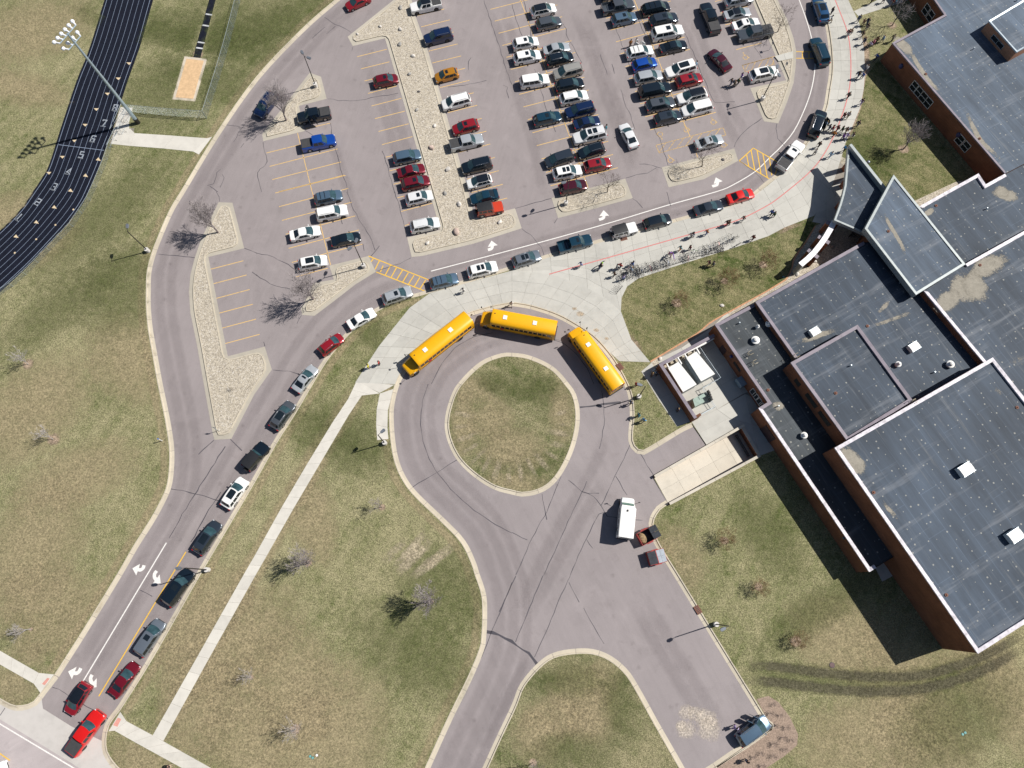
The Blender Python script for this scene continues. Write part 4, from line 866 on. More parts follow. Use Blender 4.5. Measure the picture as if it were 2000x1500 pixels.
wallbox(w0, w1, (1497,849), (2.3, .07, 2.6), 'dock_door', m_dbrown, 1.35); wallbox(w0, w1, (1650,1050), (.3, .2, .3), 'wall_light', m_greylamp, 3.2)
w0, w1 = walledge(RC, (1545,708.5), (1655,861), hRC)
for p in ((1558,747),(1585,782),(1609,818)):
    wallbox(w0, w1, p, (2.3 if p[0] > 1560 else 1.1, .06, 1.0), 'louvre', plain('louvre_dark', (.025,.03,.03), .6), 5.2 if p[0] > 1560 else 5.0)
# rooftop equipment
def hood(p, h, s=1.0):
    c = G(p[0], p[1], h+.6); o = part(M().box((0, 0, 0.02), (1.75*s, 1.25*s, .75*s)).box((0, 0, -.5*s), (1.35*s, .95*s, .4*s)), 'vent_hood', m_white); o.location = OFF+Vector((c.x, c.y, h+.38*s)); o.rotation_euler = (0, 0, R(30))
    for k in (-1, 1):
        q = M().box((0, k*.64*s, .2*s), (1.85*s, .05, .5*s)).obj('hood_lip', m_galv, o)
    M().loft([[(x, -.6*s, .40*s), (x, -.3*s, .5*s), (x, .3*s, .5*s), (x, .6*s, .40*s)] for x in (-.87*s, .87*s)], closed=True).obj('hood_top', m_white, o, clean=True)
for p, h, s in (((1886,917),hG-.28,1.05),((1982,1046),hG-.28,1.05),((1592,647),hRA-.28,.8),((1786,677),hRA-.28,.85)): hood(p, h, s)
def mushroom(p, h, r):
    c = G(p[0], p[1], h+.5); m = M().loft([[(rr*math.cos(a), rr*math.sin(a), z) for a in [2*math.pi*k/14 for k in range(14)]] for z, rr in ((0, r*.8), (.35, r*.8), (.36, r*1.1), (.5, r*1.12), (.62, r*.75), (.63, r*.6), (.85, r*.6), (.95, r*.35))])
    o = part(m, 'roof_fan', m_white, smooth=40); o.location = OFF+Vector((c.x, c.y, h))
for p, h, r in (((1476,664),hRH-.28,.55),((1755,711),hRA-.28,.38),((1857,711),hRA-.28,.5),((1571,850),hRH-.28,.42),((1480,637.5),hRH-.28,.24),((1502,632),hRH-.28,.45)): mushroom(p, h, r)
def pipe(p, h, r=.09, L=.5):
    c = G(p[0], p[1], h); o = part(M().tube([(0, 0, 0), (0, 0, L)], r, 8), 'roof_pipe', m_galv); o.location = OFF+Vector((c.x, c.y, h))
for p, h in (((1443,632),hRH-.28),((1519,794),hRH-.28),((1656,716),hRA-.28),((1823,728),hRA-.28),((1900,97),hB1-.28),((1985,2),hB1-.28),((1925,409),hRE-.28),((1757,553),hRA-.28),((1660,715),hRC-.28)): pipe(p, h)
def drain(p, h):
    c = G(p[0], p[1], h); o = part(M().tube([(0, 0, .0), (0, 0, .10)], .22, 10).tube([(0, 0, .09), (0, 0, .2)], [.14, .05], 8), 'roof_drain', plain('rust_iron', (.20,.09,.06), .8)); o.location = OFF+Vector((c.x, c.y, h))
for p, h in (((1706,962),hG-.28),((1848,1162),hG-.28),((1632,768),hRC-.28),((1694,637),hRA-.28),((1735,452),hRB-.11),((1828,402),hRE-.28),((1914,518),hRF-.28),((1808,145),hB1-.28),((1913,271),hB1-.28),((1500,762),hRH-.28),((1986,796),hG-.28)): drain(p, h)
def ladder(p, h, ang, L=1.6):
    c = G(p[0], p[1], h); m = M()
    for k in (-.25, .25): m.tube([(0, k, -1.2), (0, k, .7), (.5, k, .72), (.7, k, .3)], .03, 5)
    for i in range(5): m.tube([(0, -.25, -1.1+i*.4), (0, .25, -1.1+i*.4)], .025, 5)
    o = part(m, 'roof_ladder', plain('ladder_yellow', (.42,.36,.25), .6)); o.location = OFF+Vector((c.x, c.y, h)); o.rotation_euler = (0, 0, ang)
ladder((1551,698), hRA, R(28)); ladder((1785,784), hG-.6, R(-150)); ladder((1461,693), hRH-.1, R(28)); ladder((1470,711), hRH-.1, R(28))
# silt and pale wear left by standing water on the roofs
def rblotch(p, rx, ry, h, rot=0.0, mat=None): blotch('roof_silt', p, rx, ry, mat or f_silt, h, rot)
def rstreak(px, wd, h): streak('roof_silt', None, wd, f_silt, h, pts=smooth_line([G2(p, h) for p in px], 3))
q_ = hRF-.28
rstreak([(1835,594),(1870,568),(1900,540),(1935,518),(1990,492)], 2.2, q_); rblotch((1887,562), 2.8, 2.8, q_, .6); rblotch((1905,560), 2.2, 3.0, q_, .3); rblotch((1930,520), 3, 2, q_, .4); rblotch((1850,590), 3, 1.6, q_, .7)
rblotch((1965,380), 2.4, 1.3, hRE-.28, -.2); rblotch((1957,374), 1.4, 1.2, hRE-.28); rblotch((1815,414), 1.2, .6, hRE-.28, .6); rstreak([(1960,725),(1985,712),(2010,700)], 3.0, q_)
rstreak([(1540,672),(1570,665),(1620,648),(1650,640)], 1.2, hRA-.28); rstreak([(1702,624),(1730,596),(1755,577)], .9, hRA-.28); rstreak([(1690,640),(1740,625),(1790,607)], .8, hRA-.28); rstreak([(1820,740),(1832,752)], .8, hRA-.28)
rstreak([(1670,875),(1680,900),(1695,935),(1702,945)], 1.4, hG-.28); rstreak([(1705,960),(1730,985),(1740,1000),(1770,1030)], .9, hG-.28); rstreak([(1818,1020),(1835,1035)], .8, hG-.28); rstreak([(1935,750),(1950,765),(1965,780)], 1.2, hG-.28); rblotch((1665,900), 1.6, 2.6, hG-.28, .6)
rstreak([(1772,82),(1785,112),(1800,138),(1820,165),(1850,190)], 1.1, hB1-.28); rstreak([(1880,205),(1895,235),(1912,270),(1930,290),(1965,318)], 1.1, hB1-.28); rblotch((1765,90), 3, 1.2, hB1-.28, -1.0); rstreak([(1845,5),(1850,22)], .8, hB1-.28)
rstreak([(1722,400),(1733,430),(1750,460),(1762,480),(1770,515)], .8, hRB-.11); rstreak([(1694,440),(1712,415),(1725,395)], .9, hRB-.11); rstreak([(1432,624),(1440,645),(1448,665),(1455,680)], .7, hRH-.28); rblotch((1520,793), 1.0, .8, hRH-.28)
rstreak([(1708,410),(1690,440),(1672,440)], 1.0, hRD-.11)
dl = region('door_landing', [W([(1706,1105),(1728,1095),(1748,1122),(1722,1136)])], [], .16, m_conc)

# ------------------------------------------------------------------ service yard: brick screen, chillers, transformer
def G3(p, z): return G(p[0], p[1], z)
scr = thing('screen_wall', 'brick screen wall with mauve metal cap round the chiller yard', 'wall', G(1283,705))
so_ = scr.location; hs = 2.35
A1, B1_, C1 = Vector(G2((1287,711), hs)), Vector(G2((1356.5,818), hs)), Vector(G2((1394,652.5), hs))
for a, b in ((A1, B1_), (A1, C1)):
    u = (b-a).normalized(); L = (b-a).length; ang = math.atan2(u.y, u.x); n = Vector((-u.y, u.x)); sg = 1 if (C1 if b is B1_ else B1_)-a and n.dot((C1 if b is B1_ else B1_)-a) > 0 else -1
    c = (a+b)/2+n*sg*.18; s_ = .36 if b is C1 else 0.0
    o = M().box((s_/2, 0, 0), (L-s_, .36, hs+.05)).obj('wall_body', m_brick, scr); o.location = Vector((c.x, c.y, hs/2-.05))-so_; o.rotation_euler = (0, 0, ang)
    k = round(L/2.4)
    for i in range(k):
        o = M().box((L*(i+.5)/k-L/2+(.2 if b is C1 and i == 0 else 0), 0, 0), (L/k-.012-(.42 if b is C1 and i == 0 else 0), .46, .08)).obj('metal_cap', m_cope_m, scr); o.location = Vector((c.x, c.y, hs+.02))-so_; o.rotation_euler = (0, 0, ang)
o = M().box((0, 0, 0), (.9, .36, hs-.1)).obj('wall_body', m_brick, scr); c = G(1360,815,1.2); o.location = Vector((c.x, c.y, hs/2-.05))-so_; o.rotation_euler = (0, 0, R(30))
def quad_box(px, z1, z0, name, label, cat, mat, group=None):
    P = [Vector(G2(p, z1)) for p in px]
    if area(P) < 0: P = P[::-1]
    c = sum(P, Vector((0, 0)))/4; t = thing(name, label, cat, (c.x, c.y, 0), 0, group)
    M().prism([(p.x-c.x, p.y-c.y) for p in P], z0, z1, True).obj('casing', mat, t); return t, [p-c for p in P]
Z2 = lambda L: [(1260+x/8.333, 660+y/8.333) for x, y in L]
m_chill = plain('chiller_white', (.74,.74,.71), .5, var=.06); m_chs = plain('chiller_side', (.30,.34,.36), .6)
for L, lab in (([(375,495),(540,388),(838,758),(615,882)], 'white boxy chiller next to the long brick screen wall'), ([(672,330),(832,222),(1136,588),(910,708)], 'white boxy chiller farther from the screen wall, beside the railing')):
    t, P = quad_box(Z2(L), 2.0, .3, 'chiller', lab, 'chiller', m_chs, 'chillers in the service yard')
    I = [p*1.0 for p in P]; a, b, c, d = I
    # order the corners so the long side runs a->d
    if (b-a).length > (c-b).length: a, b, c, d = b, c, d, a
    for u0, u1, z in ((0, .44, 2.06), (.445, .80, 2.06), (.805, .865, 2.06), (.87, 1.0, 2.03)):
        q = [a.lerp(d, u0), b.lerp(c, u0), b.lerp(c, u1), a.lerp(d, u1)]
        if area(q) < 0: q = q[::-1]
        M().prism([tuple(p) for p in q], z-.08, z).obj('top_panel', m_chill, t)
    for p in I: M().box((p.x*.9, p.y*.9, .16), (.2, .2, .32)).obj('foot', m_chs, t)
pp = thing('pipe_run', 'fat white insulated pipes running along the brick screen wall to the building', 'pipe', G(1330,690))
for L, r in (([(325,385),(620,235),(830,135),(940,85),(1110,-20)], .17), ([(345,405),(620,262),(840,155),(960,95),(1115,5)], .15)):
    m = M().tube([G3(p, 1.75)-pp.location for p in Z2(L)], r, 8); m.obj('pipe', m_white, pp, smooth=50)
for L in ([(335,395),(380,480)], [(520,310),(590,420)], [(625,240),(680,325)], [(820,150),(885,255)]):
    P = [G3(p, 1.75)-pp.location for p in Z2(L)]; M().tube([P[0], P[1], P[1]-Vector((0, 0, .5))], .14, 8).obj('branch_pipe', m_white, pp, smooth=50)
for L, lab in (([(410,390),(535,330),(530,385),(420,425)], 'long one by the left chiller'), ([(300,455),(350,430),(365,470),(315,490)], 'short one in the corner of the screen wall'), ([(690,245),(780,200),(800,220),(700,275)], 'long one by the right chiller'), ([(590,285),(640,265),(655,300),(600,325)], 'short one between the chillers')):
    t, P = quad_box(Z2(L), 1.2, 0, 'pump_cabinet', 'small beige pump cabinet under the pipes, '+lab, 'cabinet', plain('cabinet_beige', (.42,.37,.28), .7), 'pump cabinets under the pipes')
t = thing('transformer', 'pale green steel transformer box inside the railing', 'transformer', G(1363,781))
P = [Vector(G2(p, 1.5))-t.location.to_2d() for p in Z2([(775,1000),(862,945),(890,1000),(935,985),(970,1040),(812,1118)])]
if area(P) < 0: P = P[::-1]
M().prism([tuple(p) for p in P], .1, 1.5).obj('cabinet', plain('transformer_green', (.27,.36,.31), .5), t)
for k in range(4): M().box((1.35+.1*k, .9-.35*k, .8), (.18, .5, 1.2), R(30)).obj('cooling_fin', m_blackm, t)
M().box((.2, .1, 1.53), (1.0, .5, .05), R(30)).obj('lid', plain('transformer_green', (0, 0, 0)), t)
rl_ = thing('railing', 'galvanised pipe railing round the chillers and transformer', 'railing', G(1390,740))
RP = [G3(p, 1.15) for p in Z2([(885,140),(1230,645),(945,808),(1145,1112),(900,1250)])]
for zz in (0, -.5): M().tube([p+Vector((0, 0, zz))-rl_.location for p in RP], .035, 6).obj('rail', m_galv, rl_)
for a, b in zip(RP, RP[1:]):
    k = max(1, round((b-a).length/2))
    for i in range(k): M().tube([(a+(b-a)*(i/k)-rl_.location), (a+(b-a)*(i/k)-rl_.location)-Vector((0, 0, 1.15))], .035, 6).obj('post', m_galv, rl_)
# ================================================================== VEHICLES
# s = distance from the front bumper; every part is a mesh in car space, x forward, origin on the ground at the middle
CT = {   # L, W, H, hood(front z, base z), windscreen base, roof front, roof rear, rear glass base, tail z, belt z, wheelbase front/rear axle, tyre radius
 'sedan':   dict(L=4.85, W=1.84, H=1.45, hf=.70, hb=.93, ws=1.20, rf=2.18, rr=3.22, rb=4.12, tz=1.00, bz=.95, a1=.92, a2=3.76, tr=.33, win=((.13, .47), (.49, .85))),
 'coupe':   dict(L=4.6, W=1.83, H=1.38, hf=.68, hb=.92, ws=1.45, rf=2.15, rr=3.05, rb=4.0, tz=.98, bz=.94, a1=.92, a2=3.6, tr=.33, win=((.2, .75),)),
 'suv':     dict(L=4.75, W=1.90, H=1.70, hf=.86, hb=1.06, ws=1.10, rf=1.98, rr=4.05, rb=4.50, tz=1.06, bz=1.06, a1=.90, a2=3.66, tr=.37, win=((.10, .40), (.42, .69), (.72, .95))),
 'large_suv': dict(L=5.35, W=2.03, H=1.90, hf=1.0, hb=1.18, ws=1.30, rf=2.12, rr=4.85, rb=5.18, tz=1.15, bz=1.18, a1=.98, a2=4.08, tr=.40, win=((.09, .36), (.38, .62), (.65, .96))),
 'hatch':   dict(L=4.3, W=1.80, H=1.60, hf=.80, hb=1.0, ws=.98, rf=1.82, rr=3.6, rb=4.12, tz=1.0, bz=1.0, a1=.84, a2=3.42, tr=.34, win=((.11, .44), (.46, .74), (.77, .94))),
 'minivan': dict(L=5.15, W=1.98, H=1.76, hf=.82, hb=1.04, ws=1.0, rf=1.90, rr=4.62, rb=5.0, tz=1.05, bz=1.04, a1=.98, a2=4.02, tr=.35, win=((.13, .40), (.42, .68), (.70, .96))),
 'pickup':  dict(L=5.90, W=2.02, H=1.92, hf=1.05, hb=1.20, ws=1.55, rf=2.22, rr=3.80, rb=4.02, tz=1.30, bz=1.22, a1=1.0, a2=4.70, tr=.41, win=((.16, .50), (.55, .90)), bed=(4.12, 5.82)),
 'jeep':    dict(L=4.45, W=1.86, H=1.86, hf=1.08, hb=1.16, ws=1.60, rf=1.86, rr=4.22, rb=4.30, tz=1.12, bz=1.14, a1=.86, a2=3.70, tr=.42, win=((.10, .38), (.43, .70), (.74, .95)), boxy=True),
}
def car_parts(kind, openbed=False):
    p = CT[kind]; L, W, Hh = p['L'], p['W'], p['H']; X = lambda s: L/2-s; boxy = p.get('boxy'); out = {}
    prof = [(0, p['hf']-.30), (.03, p['hf']-.12), (.12, p['hf']), (p['ws'], p['hb']), (p['rb'], p['bz']+.01), (p['rb']+.04, p['tz']), (L-.10, p['tz']-.02), (L-.03, p['tz']-.12), (L, p['tz']-.34)]
    if 'bed' in p: prof = prof[:4]+[(p['rb'], p['bz']+.01), (p['rb']+.08, p['tz']), (L-.04, p['tz']), (L-.01, p['tz']-.10), (L, p['tz']-.25)]
    top = lambda s: float(np.interp(s, [a for a, b in prof], [b for a, b in prof]))
    def hw(s):
        f, b = min(1, s/.75), min(1, (L-s)/.6); k = .20 if not boxy else .06
        return W/2*(1-k*(1-f)**2)*(1-(.13 if 'bed' not in p else .04)*(1-b)**2)
    ra = p['tr']+.06
    def bot(s):
        z = .24+max(0, .35-s)*.25
        for a in (p['a1'], p['a2']):
            if abs(s-a) < ra: z = max(z, p['tr']+math.sqrt(ra*ra-(s-a)**2)-.02)
        return z
    st = set([a for a, b in prof]+[.06, .3, .5, L-.2, L-.4])
    for a in (p['a1'], p['a2']): st |= {a+ra*k for k in (-1.03, -1, -.85, -.5, 0, .5, .85, 1, 1.03)}
    for k in range(8): st.add(p['ws']+(p['rb']-p['ws'])*k/8)
    bd = p.get('bed') if openbed else None
    if bd: st |= {bd[0]-.01, bd[0], bd[1]-.06, bd[1]-.05}
    rings = []
    for s in sorted(x for x in st if 0 <= x <= L):
        w_, z1, z0 = hw(s), top(s), bot(s); zm = max(z0+.02, min(.62, z1-.12)); zi = z1; f = .86 if not boxy else .70
        inb = bd and bd[0] <= s <= bd[1]-.06
        fl = .78 if inb else z1+.02
        h = [(0, z0+.05), (w_*.80, z0+.02), (w_*.965, z0), (w_, zm), (w_*.99, max(zm+.01, z1-.16)), (w_*.95, z1-.04), (w_*f if not inb else w_*.87, z1), (w_*.80 if inb else w_*.5, fl if inb else z1+.022), (0, fl if inb else z1+.035)]
        if s in (0, L): h = [(y*.96, z) for y, z in h]
        rings.append([(X(s), y, z) for y, z in h]+[(X(s), -y, z) for y, z in h[-2:0:-1]])
    m = M().loft(rings); out['body_m'] = m
    # cabin
    wb, wt = hw((p['ws']+p['rb'])/2)*.955, W/2*(.735 if not boxy else .84); zb, zt = p['bz']-.02, Hh-.05
    b1 = .20 if not boxy else .02; b2 = .08
    def front(u, t): return Vector((X(p['ws'])*(1-t)+X(p['rf'])*t+(b1*(1-t)+.10*t*(not boxy))*(1-(2*u-1)**2), (2*u-1)*(wb*(1-t)*.98+wt*t), (p['hb']-.02)*(1-t)+zt*t))
    def rear(u, t): return Vector((X(p['rb'])*(1-t)+X(p['rr'])*t-(b2*(1-t)+.05*t)*(1-(2*u-1)**2), (2*u-1)*(wb*(1-t)*.97+wt*.98*t), zb*(1-t)+zt*t))
    def side(sg):
        def f(u, t):
            a, b = front(1 if sg > 0 else 0, t), rear(1 if sg > 0 else 0, t); q = a.lerp(b, u); q.y += sg*.045*math.sin(math.pi*u)*(1-.3*t)+sg*.02*math.sin(math.pi*t); return q
        return f
    def roof(u, t):
        a, b = front(u, 1), rear(u, 1); q = a.lerp(b, t); l, r = side(-1)(t, 1), side(1)(t, 1); q.y = l.y+(r.y-l.y)*u; q.z += .06*(1-(2*u-1)**2)*(.4+.6*math.sin(math.pi*min(1, max(0, t*.9+.05)))); return q
    def patch(m, f, u0, u1, t0, t1, nu=4, nt=3, d=0.0):
        vs = []
        for j in range(nt+1):
            for i in range(nu+1):
                u, t = u0+(u1-u0)*i/nu, t0+(t1-t0)*j/nt; q = f(u, t)
                if d:
                    e = .01; n = (f(min(1, u+e), t)-f(max(0, u-e), t)).cross(f(u, min(1, t+e))-f(u, max(0, t-e))); n.normalize()
                    if n.z < 0 and abs(n.z) > .15 or (abs(n.z) <= .15 and n.dot(Vector((q.x*.0, q.y, 0))) < 0 and f not in (front, rear)): n = -n
                    if f is front and n.x < 0: n = -n
                    if f is rear and n.x > 0: n = -n
                    if f is roof and n.z < 0: n = -n
                    if f in (sl_, sr_) and n.y*q.y < 0: n = -n
                    q = q+n*d
                vs.append(q)
        k = nu+1; return m.add(vs, [(j*k+i, j*k+i+1, (j+1)*k+i+1, (j+1)*k+i) for j in range(nt) for i in range(nu)])
    sl_, sr_ = side(1), side(-1)
    for f in (front, rear): patch(m, f, 0, 1, 0, 1, 6, 2)
    for f in (sl_, sr_): patch(m, f, 0, 1, 0, 1, 8, 2)
    rp = patch(M(), roof, 0, 1, 0, 1, 8, 8); out['roof_m'] = rp
    out['windshield'] = patch(M(), front, .05, .95, .06, .97, 8, 3, .014).mesh('windshield', m_ws, 60)
    out['rear_window'] = patch(M(), rear, .10, .90, .28 if kind not in ('sedan', 'coupe') else .08, .93, 6, 2, .014).mesh('rear_window', m_glass, 60)
    out['side'] = []
    for f in (sl_, sr_):
        for a, b in p['win']: out['side'].append(patch(M(), f, a, b, .14, .88, 3, 2, .012).mesh('side_window', m_glass, 60))
    out['sun'] = {1: [patch(M(), roof, .24, .76, .12, .38, 3, 2, .012).mesh('sunroof', m_glass)], 2: [patch(M(), roof, .20, .80, .08, .30, 3, 2, .012).mesh('sunroof', m_glass), patch(M(), roof, .20, .80, .36, .60, 3, 2, .012).mesh('sunroof', m_glass)], 3: [patch(M(), roof, .16, .84, .06, .66, 4, 4, .012).mesh('sunroof', m_glass)]}
    ex = {}
    for f, sg in ((sl_, 1), (sr_, -1)):
        q = [roof(.5+sg*.42, t)+Vector((0, 0, .05)) for t in (.12, .3, .5, .7, .9)]; q[0].z -= .05; q[-1].z -= .05
        ex.setdefault('roof_rail', []).append(M().tube(q, .028, 5).mesh('roof_rail', m_rim))
    for t in (.38, .72):
        q = [roof(u, t)+Vector((0, 0, .09)) for u in (.05, .5, .95)]; ex.setdefault('roof_bar', []).append(M().tube(q, .03, 5).mesh('roof_bar', m_trim))
    out.update(ex)
    out['mirror'] = [M().box((X(p['ws']+.42), sg*(W/2+.10), p['bz']+.07), (.12, .22, .15)).mesh('mirror') for sg in (1, -1)]
    hz = p['hf']-.08
    out['headlight'] = [M().ball((X(.16 if not boxy else .03), sg*(hw(.16)*.80), hz), (.17 if not boxy else .05, .16, .075), 8, 5).mesh('headlight', m_lamp, 60) for sg in (1, -1)]
    tzz = p['tz']-.13 if 'bed' not in p else p['tz']-.2
    out['tail_light'] = [M().box((X(L-.055), sg*hw(L-.1)*.86, tzz), (.13, .24, .15)).mesh('tail_light', m_red) for sg in (1, -1)]
    out['grille'] = M().box((X(.02), 0, p['hf']-.22), (.06, W*.5, .16)).mesh('grille', m_trim)
    out['bumper'] = M().box((X(L-.03), 0, .45), (.10, W*.82, .16)).mesh('bumper', m_trim)
    tw = .24; whm = M().loft([[(r_*math.cos(a), y, r_*math.sin(a)) for a in [2*math.pi*k/16 for k in range(16)]] for y, r_ in ((-tw/2, p['tr']*.62), (-tw/2, p['tr']*.93), (-tw*.35, p['tr']), (tw*.35, p['tr']), (tw/2, p['tr']*.93), (tw/2, p['tr']*.62))]).mesh('wheel', m_tyre, 40)
    rm = M().add([(0, tw/2+.012, 0)]+[(p['tr']*.62*math.cos(2*math.pi*k/10)*(1 if k % 2 else .9), tw/2+.006, p['tr']*.62*math.sin(2*math.pi*k/10)*(1 if k % 2 else .9)) for k in range(10)], [(0, 1+k, 1+(k+1) % 10) for k in range(10)]).mesh('rim', m_rim)
    out['wheel'] = (whm, rm); out['wpos'] = [(X(a), sg*(W/2-tw/2-.02), p['tr'], 0 if sg > 0 else math.pi) for a in (p['a1'], p['a2']) for sg in (1, -1)]
    if 'bed' in p:
        b0, b1_ = p['bed']; k = 3
        out['tonneau'] = M().box((X((b0+b1_)/2), 0, p['tz']+.045), (b1_-b0-.04, W*.86, .05)).box((X(b0+(b1_-b0)*.34), 0, p['tz']+.072), (.02, W*.84, .012)).box((X(b0+(b1_-b0)*.67), 0, p['tz']+.072), (.02, W*.84, .012)).mesh('tonneau_cover', plain('tonneau_black', (.045, .045, .048), .75))
    if boxy:
        out['flare'] = [M().loft([[(X(a)+x, sg*(W/2-.30), z), (X(a)+x, sg*(W/2+.08), z-.02), (X(a)+x, sg*(W/2+.08), z-.09), (X(a)+x, sg*(W/2-.30), z-.07)] for x, z in ((-.62, .72), (-.45, .95), (.45, .95), (.62, .74))]).mesh('fender_flare', m_trim) for a in (p['a1'], p['a2']) for sg in (1, -1)]
        out['spare'] = M().loft([[(y, r_*math.cos(a), r_*math.sin(a)) for a in [2*math.pi*k/16 for k in range(16)]] for y, r_ in ((-.12, .25), (-.12, .36), (0, .40), (.12, .36), (.12, .2))]).mesh('spare_wheel', m_tyre)
    out['door'] = M().loft([[(-.0, 0, .45), (0, .0, Hh-.55), (0, 0, Hh-.22)], [(-1.0, 0, .45), (-1.0, 0, Hh-.55), (-.75, 0, Hh-.20)]], closed=False, caps=False).mesh('door')
    out['body'] = m.mesh('body', None, 38, True); out['roofp'] = rp.mesh('roof_panel', None, 50)
    return out
PARTS = {}
COL = dict(white=((.80,.80,.79),0,.8), pearl=((.72,.73,.74),.1,.8), silver=((.47,.50,.53),.35,.8), beige=((.40,.39,.36),.35,.8), grey=((.17,.20,.24),.4,.9), darkgrey=((.034,.046,.064),.3,1), black=((.006,.012,.020),.0,1), navy=((.008,.022,.075),.2,1), blue=((.008,.075,.40),.35,1), midblue=((.02,.085,.20),.4,1),  # sky's blue reflection mixed into the black, darkgrey and gunmetal base colours
    steel=((.10,.165,.24),.4,.9), teal=((.012,.050,.085),.3,1), red=((.30,.012,.022),.25,1), bright=((.62,.012,.010),.05,1), dred=((.17,.008,.020),.3,1), maroon=((.075,.010,.022),.3,1), orange=((.52,.22,.015),.35,1), gunmetal=((.10,.115,.135),.4,.9), jeepred=((.55,.05,.018),.05,1))
PAINT = {k: plain('paint_'+k, c, .16 if max(c) < .15 else .28, mtl, ct, .4, .03) for k, (c, mtl, ct) in COL.items()}
m_blackroof = plain('gloss_black_roof', (.008, .011, .016), .12, 0, 1)
def car(name, Rp, Fp, kind, col, label, cat, group, feats=()):
    key = (kind, 'bed' in feats)
    if key not in PARTS: PARTS[key] = car_parts(kind, 'bed' in feats)
    D = PARTS[key]; p = CT[kind]
    a, b = G(Rp[0], Rp[1], .65), G(Fp[0], Fp[1], .65); d = (b-a).to_2d(); c = (a+b)/2; ang = math.atan2(d.y, d.x)
    t = thing(name, label, cat, (c.x, c.y, 0), ang, group); k = max(.93, min(1.09, d.length/p['L'])); t.scale = (k, (1+k)/2, (1+k)/2)
    pm = PAINT[col]
    def lk(n, me, mat=None, **kw):
        if not me.materials: me.materials.append(PAINT['white'])
        return link(n, me, t, None, mat, **kw)
    lk('body', D['body'], pm)
    lk('roof_panel', D['roofp'], m_blackroof if 'broof' in feats else (m_trim if 'soft' in feats else pm))
    lk('windshield', D['windshield']); lk('rear_window', D['rear_window'])
    for s in D['side']: lk('side_window', s)
    for s in D['mirror']: lk('mirror', s, pm if 'soft' not in feats else m_trim)
    for s in D['headlight']: lk('headlight', s)
    for s in D['tail_light']: lk('tail_light', s)
    lk('grille', D['grille']); lk('bumper', D['bumper'])
    for x, y, z, r_ in D['wpos']:
        w_ = lk('wheel', D['wheel'][0], loc=(x, y, z)); w_.rotation_euler = (0, 0, r_)
        link('rim', D['wheel'][1], w_, None, m_trim if 'dark' in feats else None)
    for q in feats:
        if q in ('sun1', 'sun2', 'sun3'):
            for s in D['sun'][int(q[3])]: lk('sunroof', s)
        elif q == 'rails':
            for s in D['roof_rail']: lk('roof_rail', s)
        elif q == 'bars':
            for s in D['roof_bar']: lk('roof_bar', s)
        elif q == 'ton': lk('tonneau_cover', D['tonneau'])
        elif q == 'spare': lk('spare_wheel', D['spare'], loc=(-p['L']/2-.12, -.15, 1.0))
        elif q.startswith('door'):
            for sg, s_, an in {'doorB': ((1, p['ws']+.15, 55), (-1, p['ws']+.15, 55), (1, p['ws']+1.15, 50)), 'doorL': ((1, p['ws']+.15, 55), (1, p['ws']+1.2, 55)), 'doorL1': ((1, p['ws']+.15, 60),), 'doorR': ((-1, p['ws']+.2, 55), (-1, p['ws']+1.2, 25))}[q]:
                o = lk('door', D['door'], pm, loc=(p['L']/2-s_, sg*p['W']/2*.98, 0)); o.rotation_euler = (0, 0, -sg*R(an))
                so_ = o.modifiers.new('panel', 'SOLIDIFY'); so_.thickness = .07
    if kind == 'jeep':
        for s in D['flare']: lk('fender_flare', s)
    return t
CW = dict(white='white', pearl='pearl white', silver='silver', beige='champagne silver', grey='grey', darkgrey='charcoal', black='black', navy='navy blue', blue='bright blue', midblue='blue', steel='slate blue', teal='dark teal', red='red', bright='bright red', dred='dark red', maroon='maroon', orange='orange yellow', gunmetal='gunmetal grey', jeepred='orange red')
KW = dict(sedan='sedan', coupe='coupe', suv='SUV', large_suv='large SUV', hatch='hatchback', minivan='minivan', pickup='pickup truck', jeep='offroader')
NAME = dict(sedan='sedan', coupe='coupe', suv='sport_utility', large_suv='large_sport_utility', hatch='hatchback', minivan='minivan', pickup='pickup_truck', jeep='offroad_wagon')
ORD = ['first', 'second', 'third', 'fourth', 'fifth', 'sixth', 'seventh', 'eighth', 'ninth', 'tenth', 'eleventh', 'twelfth', 'thirteenth', 'fourteenth', 'fifteenth', 'sixteenth', 'seventeenth', 'eighteenth', 'nineteenth', 'twentieth', 'twenty first', 'twenty second', 'twenty third', 'twenty fourth', 'twenty fifth', 'twenty sixth']
tiles = dict(a=(500, 0), b=(500, 375), c=(1000, 0), d=(1000, 375), e=(1500, 0), f=(500, 750), g=(0, 750), h=(0, 1125), k=(1000, 1125), p=None)
ROWS = dict(
 W1='from top in the west bay, outer side', W2='from top in the west bay, east side', B='from top left of the boulder island', C='from top right of the boulder island',
 D1='from top in third bay, left column', D2='from top in third bay, right column', E1='from top in fourth bay, left column', E2='from top in fourth bay, right column', F='from top beside far right island', Q='in the pickup queue from the street')
